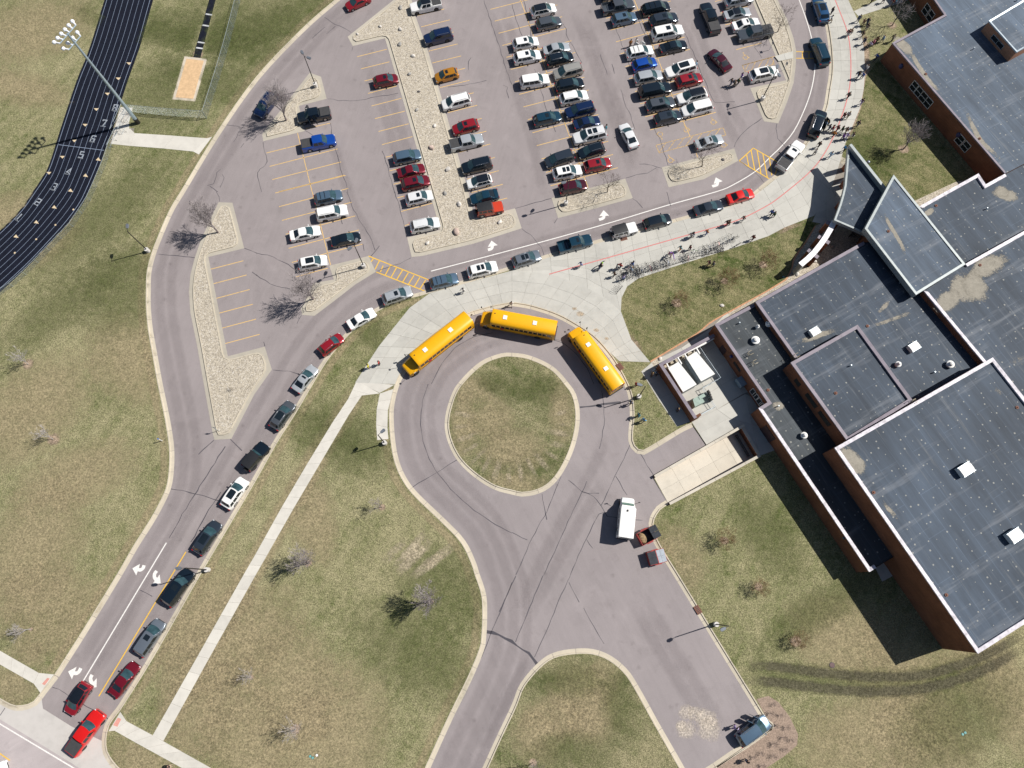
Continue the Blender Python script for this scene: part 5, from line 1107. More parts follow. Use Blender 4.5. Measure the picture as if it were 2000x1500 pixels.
cars = [  # row, tile, rear, front, kind, colour, features
 ('W1','b',(265,350),(502,295),'sedan','white',''), ('W1','b',(333,575),(557,530),'suv','white','sun3'),
 ('W2','a',(583,880),(325,930),'pickup','black','ton doorB'), ('W2','a',(358,1145),(622,1090),'pickup','blue','ton'), ('W2','b',(467,65),(664,22),'suv','steel','bars dark'), ('W2','b',(473,190),(715,140),'large_suv','white','rails dark'), ('W2','b',(588,395),(815,345),'sedan','black',''),
 ('B','a',(918,650),(1110,610),'hatch','dred','sun1'), ('B','a',(1072,1250),(1287,1203),'suv','steel',''), ('B','a',(1112,1360),(1312,1310),'sedan','dred',''), ('B','a',(1137,1455),(1355,1405),'suv','dred','sun1'), ('B','b',(1172,72),(1377,22),'suv','pearl','sun1'), ('B','b',(1205,285),(1435,235),'suv','pearl','rails'),
 ('C','a',(1443,22),(1210,72),'pickup','white','broof ton dark'), ('C','a',(1533,265),(1314,318),'large_suv','navy','rails dark'), ('C','a',(1573,568),(1405,612),'hatch','orange','sun1 dark'), ('C','a',(1676,768),(1452,828),'minivan','white','rails'), ('C','a',(1736,968),(1537,1022),'suv','red','sun1'), ('C','a',(1515,1145),(1775,1085),'pickup','silver','ton dark'), ('C','a',(1836,1272),(1612,1325),'large_suv','black','rails'), ('C','a',(1843,1398),(1647,1445),'hatch','white','broof'), ('C','b',(1893,12),(1673,62),'sedan','teal',''), ('C','b',(1722,155),(1930,115),'jeep','jeepred','soft spare'),
 ('D1','c',(5,360),(207,322),'suv','white','sun1'), ('D1','c',(12,470),(225,428),'suv','white','sun1'), ('D1','c',(65,655),(288,620),'large_suv','white',''), ('D1','c',(166,955),(382,905),'suv','teal','sun1'), ('D1','c',(479,1208),(258,1280),'minivan','darkgrey',''), ('D1','c',(318,1372),(543,1325),'suv','white','sun2'), ('D1','c',(368,1487),(582,1440),'suv','maroon',''),
 ('D2','c',(147,105),(343,60),'suv','white','broof'), ('D2','c',(188,207),(383,162),'suv','gunmetal',''), ('D2','c',(243,405),(450,360),'sedan','silver',''), ('D2','c',(268,490),(477,440),'suv','black','rails'), ('D2','c',(549,532),(326,592),'minivan','beige','rails'), ('D2','c',(339,692),(559,645),'suv','black',''), ('D2','c',(372,788),(592,742),'suv','white','rails'), ('D2','c',(643,838),(416,895),'large_suv','navy','rails'), ('D2','c',(483,982),(685,935),'sedan','navy',''), ('D2','c',(734,1035),(478,1095),'large_suv','pearl','sun2 rails'), ('D2','c',(721,1152),(516,1212),'suv','black','rails'), ('D2','c',(565,1312),(770,1268),'suv','red','sun1'),
 ('E1','p',(1174,-6),(1236,-20),'pickup','darkgrey','bed'), ('E1','c',(702,80),(949,32),'pickup','gunmetal','bed dark'), ('E1','c',(777,172),(970,128),'suv','steel','sun1'), ('E1','c',(891,432),(1101,390),'suv','white','bars doorL'), ('E1','c',(940,528),(1128,480),'hatch','blue',''), ('E1','c',(955,628),(1172,585),'suv','silver',''), ('E1','c',(990,738),(1238,685),'large_suv','black',''), ('E1','c',(1046,843),(1270,795),'suv','gunmetal','sun1'), ('E1','c',(1114,945),(1322,898),'suv','darkgrey','sun1'),
 ('E2','c',(1014,92),(1230,45),'minivan','black','bars'), ('E2','c',(1075,182),(1292,133),'suv','darkgrey','sun1'), ('E2','c',(1090,285),(1335,235),'large_suv','white','sun1'), ('E2','c',(1156,388),(1366,343),'sedan','black',''), ('E2','c',(1430,515),(1200,582),'large_suv','white','sun3'), ('E2','c',(1282,655),(1484,605),'suv','red','sun1'), ('E2','c',(1519,728),(1287,785),'suv','white','broof rails'), ('E2','c',(1562,822),(1325,880),'minivan','white',''), ('E2','c',(1431,1140),(1648,1080),'sedan','silver','sun1'),
 ('F','c',(1655,30),(1885,-22),'suv','silver','rails'), ('F','c',(1653,130),(1863,88),'sedan','silver','broof'), ('F','c',(1720,215),(1933,168),'sedan','white','sun1'), ('F','c',(2025,240),(1762,292),'pickup','gunmetal','ton dark'), ('F','p',(1463,152),(1520,139),'suv','white','sun3'),
 ('Q','h',(885,930),(1065,685),'sedan','dred',''), ('Q','h',(1085,612),(1262,350),'minivan','grey','sun1'), ('Q','p',(326,1180),(373,1114),'large_suv','black','sun1'), ('Q','g',(1542,1320),(1705,1080),'suv','darkgrey','sun3'), ('Q','g',(1760,965),(1912,742),'suv','white','sun3'), ('Q','p',(481,915),(520,868),'jeep','black','soft spare dark'), ('Q','f',(138,348),(280,145),'suv','gunmetal','sun3 rails'), ('Q','p',(577,764),(615,716),'sedan','silver','sun1'), ('Q','b',(505,1258),(672,1125),'hatch','red','rails'), ('Q','b',(722,1050),(925,930),'sedan','white',''), ('Q','b',(990,852),(1218,770),'suv','silver','sun1 rails'), ('Q','b',(1363,725),(1573,672),'suv','steel','bars'), ('Q','b',(1652,638),(1886,578),'suv','white','sun2'),
 ('Q','d',(3,560),(220,490),'suv','grey','sun2 rails'), ('Q','d',(358,442),(622,372),'pickup','teal','bed sun1'), ('Q','d',(775,330),(972,275),'jeep','white','soft spare'), ('Q','d',(1030,262),(1240,205),'suv','black',''), ('Q','d',(1423,155),(1645,95),'sedan','darkgrey',''), ('Q','d',(1690,60),(1880,5),'sedan','bright',''), ('Q','e',(95,1322),(252,1122),'pickup','white','ton sun1'), ('Q','e',(345,1070),(418,872),'large_suv','black','rails doorR'), ('Q','e',(440,512),(358,305),'large_suv','teal','rails dark'), ('Q','e',(437,178),(375,-15),'suv','midblue','sun3'),
]
oneoff = [
 ('a',(880,-22),(708,55),'sedan','red','','red sedan driving down the outer drive at the top edge of the photo','cars on the drive'),
 ('a',(140,745),(22,905),'large_suv','navy','rails','navy SUV driving down the outer drive behind a bare tree',None),
 ('c',(1588,262),(1500,35),'pickup','black','ton','black pickup truck with black bed cover driving between parking bays',None),
 ('c',(1690,550),(1552,392),'sedan','maroon','','maroon sedan driving between parking bays with sun glinting off its rear window',None),
 ('c',(958,1155),(865,968),'sedan','pearl','','pearl white sedan driving up the lane between third and fourth bays',None),
 ('h',(685,840),(535,1078),'hatch','red','broof','red hatchback with black glass roof waiting to leave onto the street',None),
 ('h',(560,1382),(790,1062),'pickup','bright','ton dark','bright red pickup truck with black bed cover turning in from the street',None),
 ('k',(1765,1292),(1998,1125),'minivan','steel','rails doorL','slate blue minivan with doors open parked in the corner by the mulch bed',None),
 ('p',(-36,1524),(-4,1506),'sedan','white','','tip of a white car in the street at the bottom left corner',None),
]
cnt = {}; order = {}
def PX(t, q): return q if t == 'p' else (tiles[t][0]+q[0]/4, tiles[t][1]+q[1]/4)
for r_, t, a, b, k, c, f in cars:
    f = f.split(); n = cnt.get(r_, 0); cnt[r_] = n+1
    ft = ' with black soft top' if 'soft' in f else ' with black roof' if 'broof' in f else ' with glass roof' if 'sun3' in f else ' with sunroof' if 'sun1' in f or 'sun2' in f else ' with bed cover' if 'ton' in f else ' with open bed' if 'bed' in f else ' with roof bars' if 'bars' in f else ''
    car(NAME[k], PX(t, a), PX(t, b), k, c, '%s %s%s, %s %s' % (CW[c], KW[k], ft, ORD[n], ROWS[r_]), 'pickup truck' if k == 'pickup' else 'car', 'cars in the school pickup queue' if r_ == 'Q' else 'cars parked in the lot', f)
for t, a, b, k, c, f, lab, g in oneoff: car(NAME[k], PX(t, a), PX(t, b), k, c, lab, 'pickup truck' if k == 'pickup' else 'car', 'cars moving through the lot', f.split())

# ------------------------------------------------------------------ school buses
m_bus = plain('bus_yellow', (.80, .40, .004), .38, 0, .3, .4, .03); m_busd = plain('bus_yellow_side', (.62, .29, .004), .45)
def make_bus():
    t = thing('school_bus', 'x', 'bus', (0, 0, 0)); Lb, Wb, Hb = 12.0, 2.44, 3.05; xb = Lb/2-1.75      # x of the windscreen
    sec = lambda x, k=1.0, dz=0: [(x, y*k, z+dz) for y, z in ((-1.20, .55), (-1.22, .7), (-1.22, 2.45), (-1.16, 2.72), (-.95, 2.92), (-.5, 3.02), (0, 3.05), (.5, 3.02), (.95, 2.92), (1.16, 2.72), (1.22, 2.45), (1.22, .7), (1.20, .55))]
    M().loft([sec(-Lb/2, .985, -.02), sec(-Lb/2+.08), sec(xb-.45), sec(xb-.08, .99, -.02), sec(xb+.02, .97, -.06)]).obj('body', m_bus, t, 35)
    hd = lambda x, w_, z: [(x, -w_, .55), (x, -w_, z-.22), (x, -w_*.80, z), (x, 0, z+.07), (x, w_*.80, z), (x, w_, z-.22), (x, w_, .55)]
    M().loft([hd(xb, 1.16, 1.66), hd(xb+.6, 1.14, 1.58), hd(xb+1.35, 1.10, 1.42), hd(xb+1.62, 1.04, 1.30), hd(xb+1.74, .95, 1.05)]).obj('hood', m_bus, t, 35)
    for k in (-1, 1): M().loft([[(xb+.028, k*.04, 1.72), (xb+.028, k*1.02, 1.72), (xb+.025, k*1.04, 2.50), (xb+.025, k*.04, 2.56)], [(xb+.06, k*.04, 1.72), (xb+.05, k*1.02, 1.72), (xb+.045, k*1.04, 2.50), (xb+.05, k*.04, 2.56)]]).obj('windshield', m_glass, t, clean=True)
    for x in (2.1, -2.6): M().box((x, 0, 3.07), (.62, .62, .10)).obj('roof_hatch', m_white, t)
    M().box((xb-.5, -.35, 3.05), (.14, .14, .12)).obj('strobe', m_blackm, t)
    wm = M().box((0, 0, 0), (.58, .03, .60)).mesh('window', m_glass); fm = M().box((0, 0, .0), (.52, .036, .025)).mesh('sash', m_trim)
    for sg in (-1, 1):
        for i in range(13):
            x = xb-.55-i*.735
            if sg < 0 and i == 0: continue
            o = link('window', wm, t, loc=(x, sg*1.225, 2.05)); link('sash', fm, o)
        for z in (.85, 1.25, 1.62): M().box((-.9, sg*1.235, z), (Lb-2.4, .03, .07)).obj('rub_rail', m_trim if z != 1.25 else m_busd, t)
        M().box((xb+.9, sg*1.12, 1.1), (.35, .08, .2)).obj('headlight', m_lamp, t)
    M().box((xb-.42, -1.235, 1.55), (.75, .04, 1.85)).obj('door', m_glass, t)
    for x in (xb+.75, -3.3):
        for sg in (-1, 1):
            M().loft([[(x+r_*math.cos(a), sg*(1.08+y), .50+r_*math.sin(a)) for a in [2*math.pi*k/18 for k in range(18)]] for y, r_ in ((-.15, .3), (-.15, .48), (-.1, .5), (.10, .5), (.15, .48), (.15, .28))]).obj('wheel', m_tyre, t, 40)
    for sg in (-1, 1):
        m = M().tube([(xb+1.2, sg*1.0, 1.2), (xb+1.9, sg*1.35, 1.75), (xb+1.95, sg*1.35, 2.0)], .022, 5).ball((xb+1.97, sg*1.36, 1.85), (.10, .16, .16), 8, 5); m.obj('cross_mirror', m_blackm, t)
        m = M().tube([(xb-.05, sg*1.2, 2.5), (xb+.45, sg*1.55, 2.45), (xb+.45, sg*1.55, 1.9)], .022, 5).box((xb+.46, sg*1.56, 2.15), (.08, .22, .55)); m.obj('side_mirror', m_blackm, t)
        M().box((-Lb/2-.01, sg*.95, 2.55), (.06, .3, .22)).obj('warning_light', m_red, t); M().box((-Lb/2-.01, sg*.62, 1.95), (.05, .72, .55)).obj('rear_window', m_glass, t)
    M().box((-Lb/2-.06, 0, .55), (.16, 2.3, .25)).obj('bumper', m_trim, t)
    M().box((xb-1.9, 1.27, 1.45), (.46, .05, .46)).obj('stop_sign', plain('sign_red', (.5, .02, .02), .5), t)
    return t
for i, (rp, fp, lab) in enumerate((((917,622),(790,722),'yellow school bus facing down left, first at the plaza kerb by the diagonal path'), ((1087,645),(938,617),'yellow school bus parked level at the top of the turning loop, middle one'), ((1207,760),(1119,640),'yellow school bus slanting down right beside the small lawn and rail'))):
    bus = make_bus() if i == 0 else dup(bus)
    a, b = G(rp[0], rp[1], 1.8), G(fp[0], fp[1], 1.8); c = (a+b)/2; bus.location = (c.x, c.y, 0); bus.rotation_euler = (0, 0, math.atan2(b.y-a.y, b.x-a.x)); tag(bus, lab, 'bus', 'school buses in the turning loop')
    k = (b-a).length/12.2; bus.scale = (k, 1, 1)
# white shuttle bus
a, b = G(1220,1051,1.6), G(1228,971,1.6); c = (a+b)/2; t = thing('shuttle_bus', 'white shuttle bus with bulbous cab parked beside the dumpsters', 'bus', (c.x, c.y, 0), math.atan2(b.y-a.y, b.x-a.x)); Ls = (b-a).length; t.scale = (Ls/6.3, 1, 1)
sec = lambda x, k=1.0, dz=0: [(x, y*k, z+dz) for y, z in ((-1.05, .45), (-1.08, 2.4), (-.98, 2.66), (0, 2.76), (.98, 2.66), (1.08, 2.4), (1.05, .45))]
M().loft([sec(-3.15, .98), sec(-3.05), sec(1.35), sec(1.48, .95, -.05)]).obj('body', m_white, t, 35)
hd = lambda x, w_, z: [(x, -w_, .45), (x, -w_, z-.2), (x, -w_*.86, z), (x, 0, z+.06), (x, w_*.86, z), (x, w_, z-.2), (x, w_, .45)]
M().loft([hd(1.4, 1.0, 2.15), hd(1.75, .98, 2.1), hd(2.3, .96, 1.28), hd(2.85, .92, 1.14), hd(3.08, .84, 1.0), hd(3.15, .75, .85)]).obj('cab', m_white, t, 35)
M().loft([[(2.27, -.80, 1.36), (2.30, 0, 1.40), (2.27, .80, 1.36)], [(1.84, -.80, 2.05), (1.82, 0, 2.12), (1.84, .80, 2.05)]], closed=False, caps=False).obj('windshield', plain('green_glass', (.07, .17, .13), .1), t, 60)
for sg in (-1, 1):
    for i in range(5): M().box((-2.5+i*.85, sg*1.075, 1.75), (.72, .04, .6)).obj('window', m_glass, t)
    for x in (2.2, -1.9): M().tube([(x, sg*.80, .4), (x, sg*1.06, .4)], .4, 14).obj('wheel', m_tyre, t)
    M().tube([(2.3, sg*1.0, 1.4), (2.55, sg*1.5, 1.55)], .03, 5).box((2.57, sg*1.52, 1.6), (.08, .2, .45)).obj('mirror', m_blackm, t)
    M().box((3.0, sg*.7, .85), (.14, .25, .16)).obj('headlight', m_lamp, t); M().box((-3.13, sg*.9, 1.1), (.05, .16, .3)).obj('tail_light', m_red, t)
M().box((-3.14, 0, 1.6), (.05, 1.1, .7)).obj('rear_window', m_glass, t); M().box((.9, .1, 2.8), (.3, .18, .1)).obj('roof_vent', m_blackm, t); M().box((-3.2, 0, .5), (.16, 2.0, .2)).obj('bumper', m_trim, t)

# ------------------------------------------------------------------ dumpsters
m_dred = plain('dumpster_red', (.30, .03, .026), .5, var=.2); m_lid = plain('dumpster_lid', (.035, .04, .05), .5, var=.3); m_lidg = plain('grey_lid', (.25, .29, .34), .45, var=.15)
def dumpster(pc, ang, opened, label):
    c = G(pc[0], pc[1], .8); t = thing('dumpster', label, 'dumpster', (c.x, c.y, 0), ang, 'dumpsters by the kerb'); L_, W_ = 2.3, 1.75; h0, h1 = 1.15, 1.45
    for sx in (-1, 1): M().box((sx*L_/2, 0, .68), (.07, W_, 1.1)).obj('end_wall', m_dred, t)
    for sy in (-1, 1): M().box((0, sy*W_/2, .68), (L_+.07, .07, 1.1)).obj('side_wall', m_dred, t); M().box((0, sy*(W_/2+.10), .95), (.9, .14, .22)).obj('fork_pocket', m_dred, t)
    M().box((0, 0, .14), (L_, W_, .08)).obj('floor', m_lid, t)
    if opened:
        m = M(); m.ball((-.62, 0, .5), (.55, .8, .45), 12, 6, True); o = m.obj('rubbish', plain('cardboard', (.25, .18, .10), .9, var=.5, scale=4), t)
        for sy in (-1, 1): o = M().box((0, 0, 0), (1.1, .84, .06)).obj('lid', m_lid, t); o.location = (.62+.55, sy*.44, 1.35); o.rotation_euler = (0, R(-8), 0)
    else:
        for sy in (-1, 1):
            for sx, mt in ((-1, m_lid), (1, m_lidg)): o = M().box((0, 0, 0), (1.12, .84, .06)).box((.0, 0, .035), (.08, .8, .03)).obj('lid', mt, t); o.location = (sx*.60, sy*.43, 1.29); o.rotation_euler = (0, R(sx*6), 0)
        M().box((0, 0, 1.33), (.10, W_+.1, .10)).obj('hinge_bar', m_dred, t)
    return t
dumpster((1263,1047), R(27), True, 'red dumpster with black lid thrown back and rubbish inside')
dumpster((1282,1088), R(14), False, 'closed red dumpster with black and grey lids')
# ================================================================== LIGHT POLES
m_pbase = conc_mat('pole_base_concrete', (.62, .60, .57))
def pole(base, head, hgt, n, label):
    c = G(base[0], base[1], .1); hd = G(head[0], head[1], hgt); t = thing('light_pole', label, 'light pole', (c.x, c.y, .1), 0, 'parking lot light poles')
    M().tube([(0, 0, -.1), (0, 0, .78)], .33, 16).obj('concrete_base', m_pbase, t, 40)
    M().tube([(0, 0, .78), (0, 0, hgt)], [.085, .06], 8).obj('pole', m_blackm, t, 60)
    d = Vector((hd.x-c.x, hd.y-c.y, 0)); d = d if d.length > .3 else Vector((.5, .1, 0)); d.normalize(); p = Vector((-d.y, d.x, 0))
    for k in range(n):
        e = d if n == 1 else (d*.35+p*(1 if k else -1)).normalized()
        M().tube([(0, 0, hgt-.1), tuple(e*.55+Vector((0, 0, hgt)))], .035, 6).obj('arm', m_blackm, t)
        u = e.cross(Vector((0, 0, 1)))
        rings = [[tuple(e*x+u*y*w_+Vector((0, 0, hgt+z))) for y, z in ((-1, -.05), (-.8, .09), (.8, .09), (1, -.05))] for x, w_ in ((.45, .12), (.6, .21), (1.05, .24), (1.2, .14))]
        M().loft(rings).obj('lamp_head', m_greylamp, t, 30)
for b, h, z, n, lab in (((617,169),(600,106),7.0,2,'two headed light pole on the small gravel island by the outer drive'), ((711,521),(688,477),7.0,2,'two headed light pole at the end of the gravel island with striped crossing'), ((290,491),(249,448),6.4,1,'single headed light pole on the lawn between track and drive'), ((752,866),(743,846),5.6,1,'single headed light pole on the lawn west of the bus loop'),
    ((1397,1219),(1417,1226),6.2,1,'single headed light pole on the east kerb of the service yard'), ((1247,776),(1254,753),5.7,1,'single headed light pole on the small lawn by the third bus'), ((407,1113),(352,1110),7.2,1,'single headed light pole leaning over the queue by the entry drive'), ((1105,399),(1104,346),6.6,2,'two headed light pole on the gravel island over a maroon SUV'), ((1488,195),(1524,139),6.8,2,'two headed light pole on the far right gravel island')): pole(b, h, z, n, lab)
# tall sports-field floodlight
c = G(270,240,.12); hL = 19.4; t = thing('floodlight_mast', 'very tall galvanised floodlight mast leaning across the running track', 'floodlight', (c.x, c.y, .12)); m_mast = plain('mast_steel', (.40,.50,.58), .4, .4)
M().tube([(0, 0, -.2), (0, 0, 1.1)], .36, 14).obj('base_collar', m_blackm, t, 50); M().tube([(0, 0, 1.1), (0, 0, hL)], [.30, .14], 10).obj('pole', m_mast, t, 60)
ux = Vector((math.cos(R(62)), math.sin(R(62)), 0)); uy = Vector((-ux.y, ux.x, 0)); m_fl = plain('floodlight_white', (.80,.82,.86), .35)
for zz, n_l, w_ in ((hL-.1, 6, 3.5), (hL-1.7, 4, 2.6)):
    M().tube([tuple(ux*-w_/2+Vector((0, 0, zz))), tuple(ux*w_/2+Vector((0, 0, zz)))], .07, 6).obj('crossarm', m_mast, t)
    for i in range(n_l):
        b_ = ux*(-w_/2+w_*i/(n_l-1))+Vector((0, 0, zz)); a_ = (uy+ux*(.35*(i/(n_l-1)-.5)*2)).normalized(); 
        q = M().tube([tuple(b_), tuple(b_+a_*.55+Vector((0, 0, .05)))], .12, 8); cc = b_+a_*.80+Vector((0, 0, .05)); q.ball(tuple(cc), (.30, .30, .27), 12, 6)
        q.obj('floodlamp', m_fl, t, 60)
# ================================================================== BARE TREES
def branch_segments(seed, hgt, spread, levels, trunk_r, n_main, up, droop=.0):
    rnd = random.Random(seed); trunk, crown = [], []
    def grow(p, d, L, r, lev):
        n = 3 if lev > 0 else 4; pts = [p]
        for i in range(n):
            d = (d+Vector((rnd.uniform(-.11, .11), rnd.uniform(-.11, .11), .03 if lev else 0))).normalized(); p = p+d*(L/n); pts.append(p)
        rr = [max(.0095, r*(1-.55*i/n)) for i in range(n+1)]; (trunk if lev == 0 else crown).append((pts, rr, lev))
        if lev >= levels: return
        k = n_main if lev == 0 else rnd.choice((3, 4, 4) if lev == 1 else (3, 3, 4))
        for i in range(k):
            f = rnd.uniform(.38, 1.0) if lev else rnd.uniform(.45, 1.0); q = pts[0].lerp(pts[-1], f); j = min(n-1, int(f*n)); q = pts[j].lerp(pts[j+1], f*n-j)
            az = 2*math.pi*(i+rnd.uniform(-.35, .35))/k; sp = spread*rnd.uniform(.65, 1.2)
            a = d.orthogonal().normalized(); b = d.cross(a); nd = (d*math.cos(sp)+(a*math.cos(az)+b*math.sin(az))*math.sin(sp)+Vector((0, 0, up))).normalized()
            grow(q, nd, L*rnd.uniform(.6, .85)*(1.25 if lev == 0 else .84), rr[j]*.62, lev+1)
    grow(Vector((0, 0, -.05)), Vector((rnd.uniform(-.05, .05), rnd.uniform(-.05, .05), 1)), hgt*.42, trunk_r, 0)
    return trunk, crown
m_bark = plain('bark_grey', (.20,.165,.165), .9, var=.3); m_barkd = plain('bark_dark', (.10,.075,.06), .9, var=.3); m_barkw = plain('bark_pale', (.46,.44,.43), .85, var=.2)
m_twig = plain('twig_lilac', (.34,.305,.305), .9, var=.25); m_bud = plain('budding_twig', (.20,.125,.06), .9, var=.3); m_twigw = plain('twig_pale', (.44,.41,.41), .9, var=.2)
TP = {}
def tree_mesh(kind):
    if kind in TP: return TP[kind]
    kw = {'full': (3, 5.0, .50, 5, .11, 12, .16), 'full2': (11, 5.0, .47, 5, .11, 13, .18), 'open': (5, 5.0, .72, 4, .085, 6, .10), 'open2': (21, 5.0, .70, 4, .085, 6, .12), 'young': (8, 4.0, .52, 4, .06, 7, .2), 'round': (17, 3.6, .85, 5, .06, 10, .02), 'shrub': (2, 1.6, .70, 3, .03, 9, .15)}[kind]
    tr, crn = branch_segments(*kw); a, b = M(), M()
    for pts, rr, lev in tr: a.tube(pts, rr, 7)
    for pts, rr, lev in crn: b.tube(pts, rr, 5 if lev < 2 else 3, False)
    TP[kind] = (a.mesh('trunk', m_bark, 60), b.mesh('crown', m_twig)); return TP[kind]
def tree(base, kind, hgt, label, mats=(m_bark, m_twig), rz=None, z=LZ, cat='tree', name='bare_tree', group='bare trees', lean=0.0, laz=0.0, mulchr=0.0):
    tr, crn = tree_mesh(kind); c = G(base[0], base[1], z); t = thing(name, label, cat, (c.x, c.y, z), random.uniform(0, 6.28) if rz is None else rz, group); s = hgt/5.0
    t.scale = (s, s, s)
    if lean: t.rotation_euler = (0, R(lean), R(laz))
    link('trunk', tr, t, None, mats[0]); link('crown', crn, t, None, mats[1])
    if mulchr: blotch('bare_dirt', base, mulchr, mulchr*.9, f_dirt, z)
GRY, BUD, PAL, DRK = (m_bark, m_twig), (m_barkd, m_bud), (m_barkw, m_twigw), (m_barkd, m_barkd)
for b, k, h, lab, mt, mu in (
    ((559,235),'full',6.6,'bare lilac grey tree on the small gravel island beside the black pickup',GRY,.8), ((426,454),'full2',6.8,'large bare tree at the top of the long western gravel island',GRY,1.0), ((612,584),'full',6.6,'large bare tree on the gravel island at the end of the west bay',GRY,1.0),
    ((1186,375),'open2',5.0,'thin bare tree on the gravel island below the third bay',DRK,0), ((1371,325),'open',5.2,'thin bare tree on the gravel island below the fourth bay',DRK,.7), ((1519,62),'open',5.0,'bare tree on the far right gravel island near the grey pickup',DRK,.6), ((1742,50),'open2',5.6,'bare tree on dry grass by the shaded corner of the north wing',GRY,1.0), ((1765,291),'full',5.4,'bare tree on the green lawn under the north wing windows',GRY,1.2),
    ((1415,549),'round',4.6,'rusty budding tree in the middle of the plaza lawn',BUD,.7), ((1322,592),'round',4.0,'rusty budding tree at the west end of the plaza lawn',BUD,.9), ((1490,517),'round',4.6,'rusty budding tree at the east end of the plaza lawn',BUD,.8),
    ((55,711),'young',4.6,'pale slender birch at the left edge of the photo',PAL,1.0), ((104,858),'young',4.2,'pale slender birch on the open western lawn',PAL,1.2), ((60,1229),'young',4.0,'pale slender birch on the lawn near the lower left pavement',PAL,.4), ((491,1322),'young',3.8,'pale slender birch east of the diagonal pavement',PAL,.4), ((577,1424),'young',5.0,'pale birch low on the central lawn with a long shadow',PAL,.8),
    ((842,1174),'full2',6.0,'broad bare tree on the central lawn near the loop exit road',GRY,.5), ((602,1100),'full',5.2,'broad bare tree left of centre on the central lawn',GRY,.6), ((746,991),'young',4.0,'small bare tree on the lawn just west of the bus loop',GRY,.6),
    ((1415,1056),'round',4.0,'rusty budding tree on the lawn east of the dumpsters',BUD,.7), ((1482,1146),'round',3.4,'small rusty tree on the east lawn, middle of three in line',BUD,.7), ((1554,1253),'round',3.4,'small rusty tree on the east lawn nearest the wheel ruts',BUD,.9), ((1041,1489),'young',3.6,'small dark bare tree at the bottom edge of the corner lawn',GRY,.6)):
    tree(b, k, h, lab, mt, mulchr=mu)
tree((453,761), 'shrub', 2.4, 'small dark shrub alone in the long western gravel island', DRK, cat='shrub', name='bare_shrub', group=None)
blotch('bare_dirt', (453,761), .9, .9, f_dirt, .11)
SH = [((1510,1375),'nearest the north tip of the mulch bed'), ((1505,1393),'first inside the mulch bed beside the kerb'), ((1524,1396),'right of the one beside the kerb'), ((1514,1417),'touching the front of the slate blue minivan'), ((1536,1420),'at the right side of the mulch bed'), ((1530,1440),'just right of the kerb corner'), ((1545,1445),'at the rounded east end of the mulch bed'), ((1512,1452),'below the kerb corner'), ((1532,1462),'near the lower right rim of the mulch bed'), ((1486,1470),'below the kerb in the lower mulch bed'), ((1510,1476),'near the lower rim of the mulch bed'), ((1489,1495),'at the bottom edge of the photo in the mulch bed'), ((1472,1478),'next to a person in the mulch bed')]
for b, l in SH: tree(b, 'shrub', random.uniform(2.2, 3.4), 'leafless dark shrub '+l, (m_barkd, m_bark), z=.135, cat='shrub', name='bare_shrub', group='shrubs in the mulch bed')
# ================================================================== BOULDERS
m_bl = [plain('boulder_'+k, c_, .9, var=.25, scale=2) for k, c_ in (('grey', (.30,.29,.27)), ('pale', (.56,.53,.49)), ('pink', (.46,.36,.31)), ('dark', (.13,.12,.12)))]
def boulder(p, s, mi, label, z=.1):
    bm = bmesh.new(); bmesh.ops.create_icosphere(bm, subdivisions=2, radius=1); rnd = random.Random(int(p[0]*7+p[1]))
    ax = [Vector((rnd.uniform(-1, 1), rnd.uniform(-1, 1), rnd.uniform(-.6, 1))).normalized() for _ in range(9)]
    for v in bm.verts:
        f = min(1.0, min((.72+.2*rnd.random() if False else .80)/max(.25, v.co.dot(a)) for a in ax)); v.co = Vector((v.co.x*f*s*1.15, v.co.y*f*s*.85, v.co.z*f*s*.7))
    me = bpy.data.meshes.new('boulder'); bm.to_mesh(me); bm.free(); me.materials.append(m_bl[mi]); c = G(p[0], p[1], z)
    o = link('boulder', me, loc=(c.x, c.y, z+s*.25)); o.rotation_euler = (0, 0, rnd.uniform(0, 6)); tag(o, label, 'boulder', 'boulders in the gravel beds')
BD = [((782,16),.42,0,'grey boulder at the top of the boulder island near the white pickup'), ((743,52),.32,1,'pale boulder near the pointed west corner of the boulder island'), ((782,58),.38,1,'pale boulder level with the pointed corner of the boulder island'), ((698,67),.28,1,'small pale boulder in the tip of the boulder island'), ((781,87),.42,0,'grey boulder just inside the notch of the boulder island'), ((807,110),.40,1,'pale boulder right of centre opposite an empty stall'), ((800,145),.36,0,'grey boulder level with the dark red hatchback'), ((818,179),.25,3,'small dark boulder above the white minivan'), ((814,215),.34,0,'grey boulder level with the white minivan'), ((849,246),.38,1,'pale boulder near the front of the red SUV'), ((843,289),.48,2,'pinkish boulder near the silver pickup'), ((875,331),.45,1,'pale boulder near the black large SUV'), ((869,378),.38,0,'grey boulder near the dark teal sedan'), ((897,399),.45,1,'pale boulder left of the orange red off road wagon'), ((891,453),.62,2,'biggest boulder, pinkish, near the lower edge of the island'), ((976,434),.38,1,'pale boulder in the lower right tip of the boulder island'), ((835,475),.36,1,'pale boulder in the lower left tip of the boulder island'),
    ((1557,536),.36,1,'pale boulder in the rock bed near the roof edge'), ((1591,511),.30,1,'pale boulder at the foot of the white capped fin wall'), ((1289,701),.34,1,'pale boulder in the rock strip near the chiller yard corner'), ((1625,481),.38,0,'grey boulder in the shade behind the fin wall'), ((1410,597),.34,1,'flat pale stone lying on the plaza lawn'), ((1412,312),.26,3,'small dark boulder on the island below the fourth bay')]
for p, s, mi, l in BD: boulder(p, s, mi, l)
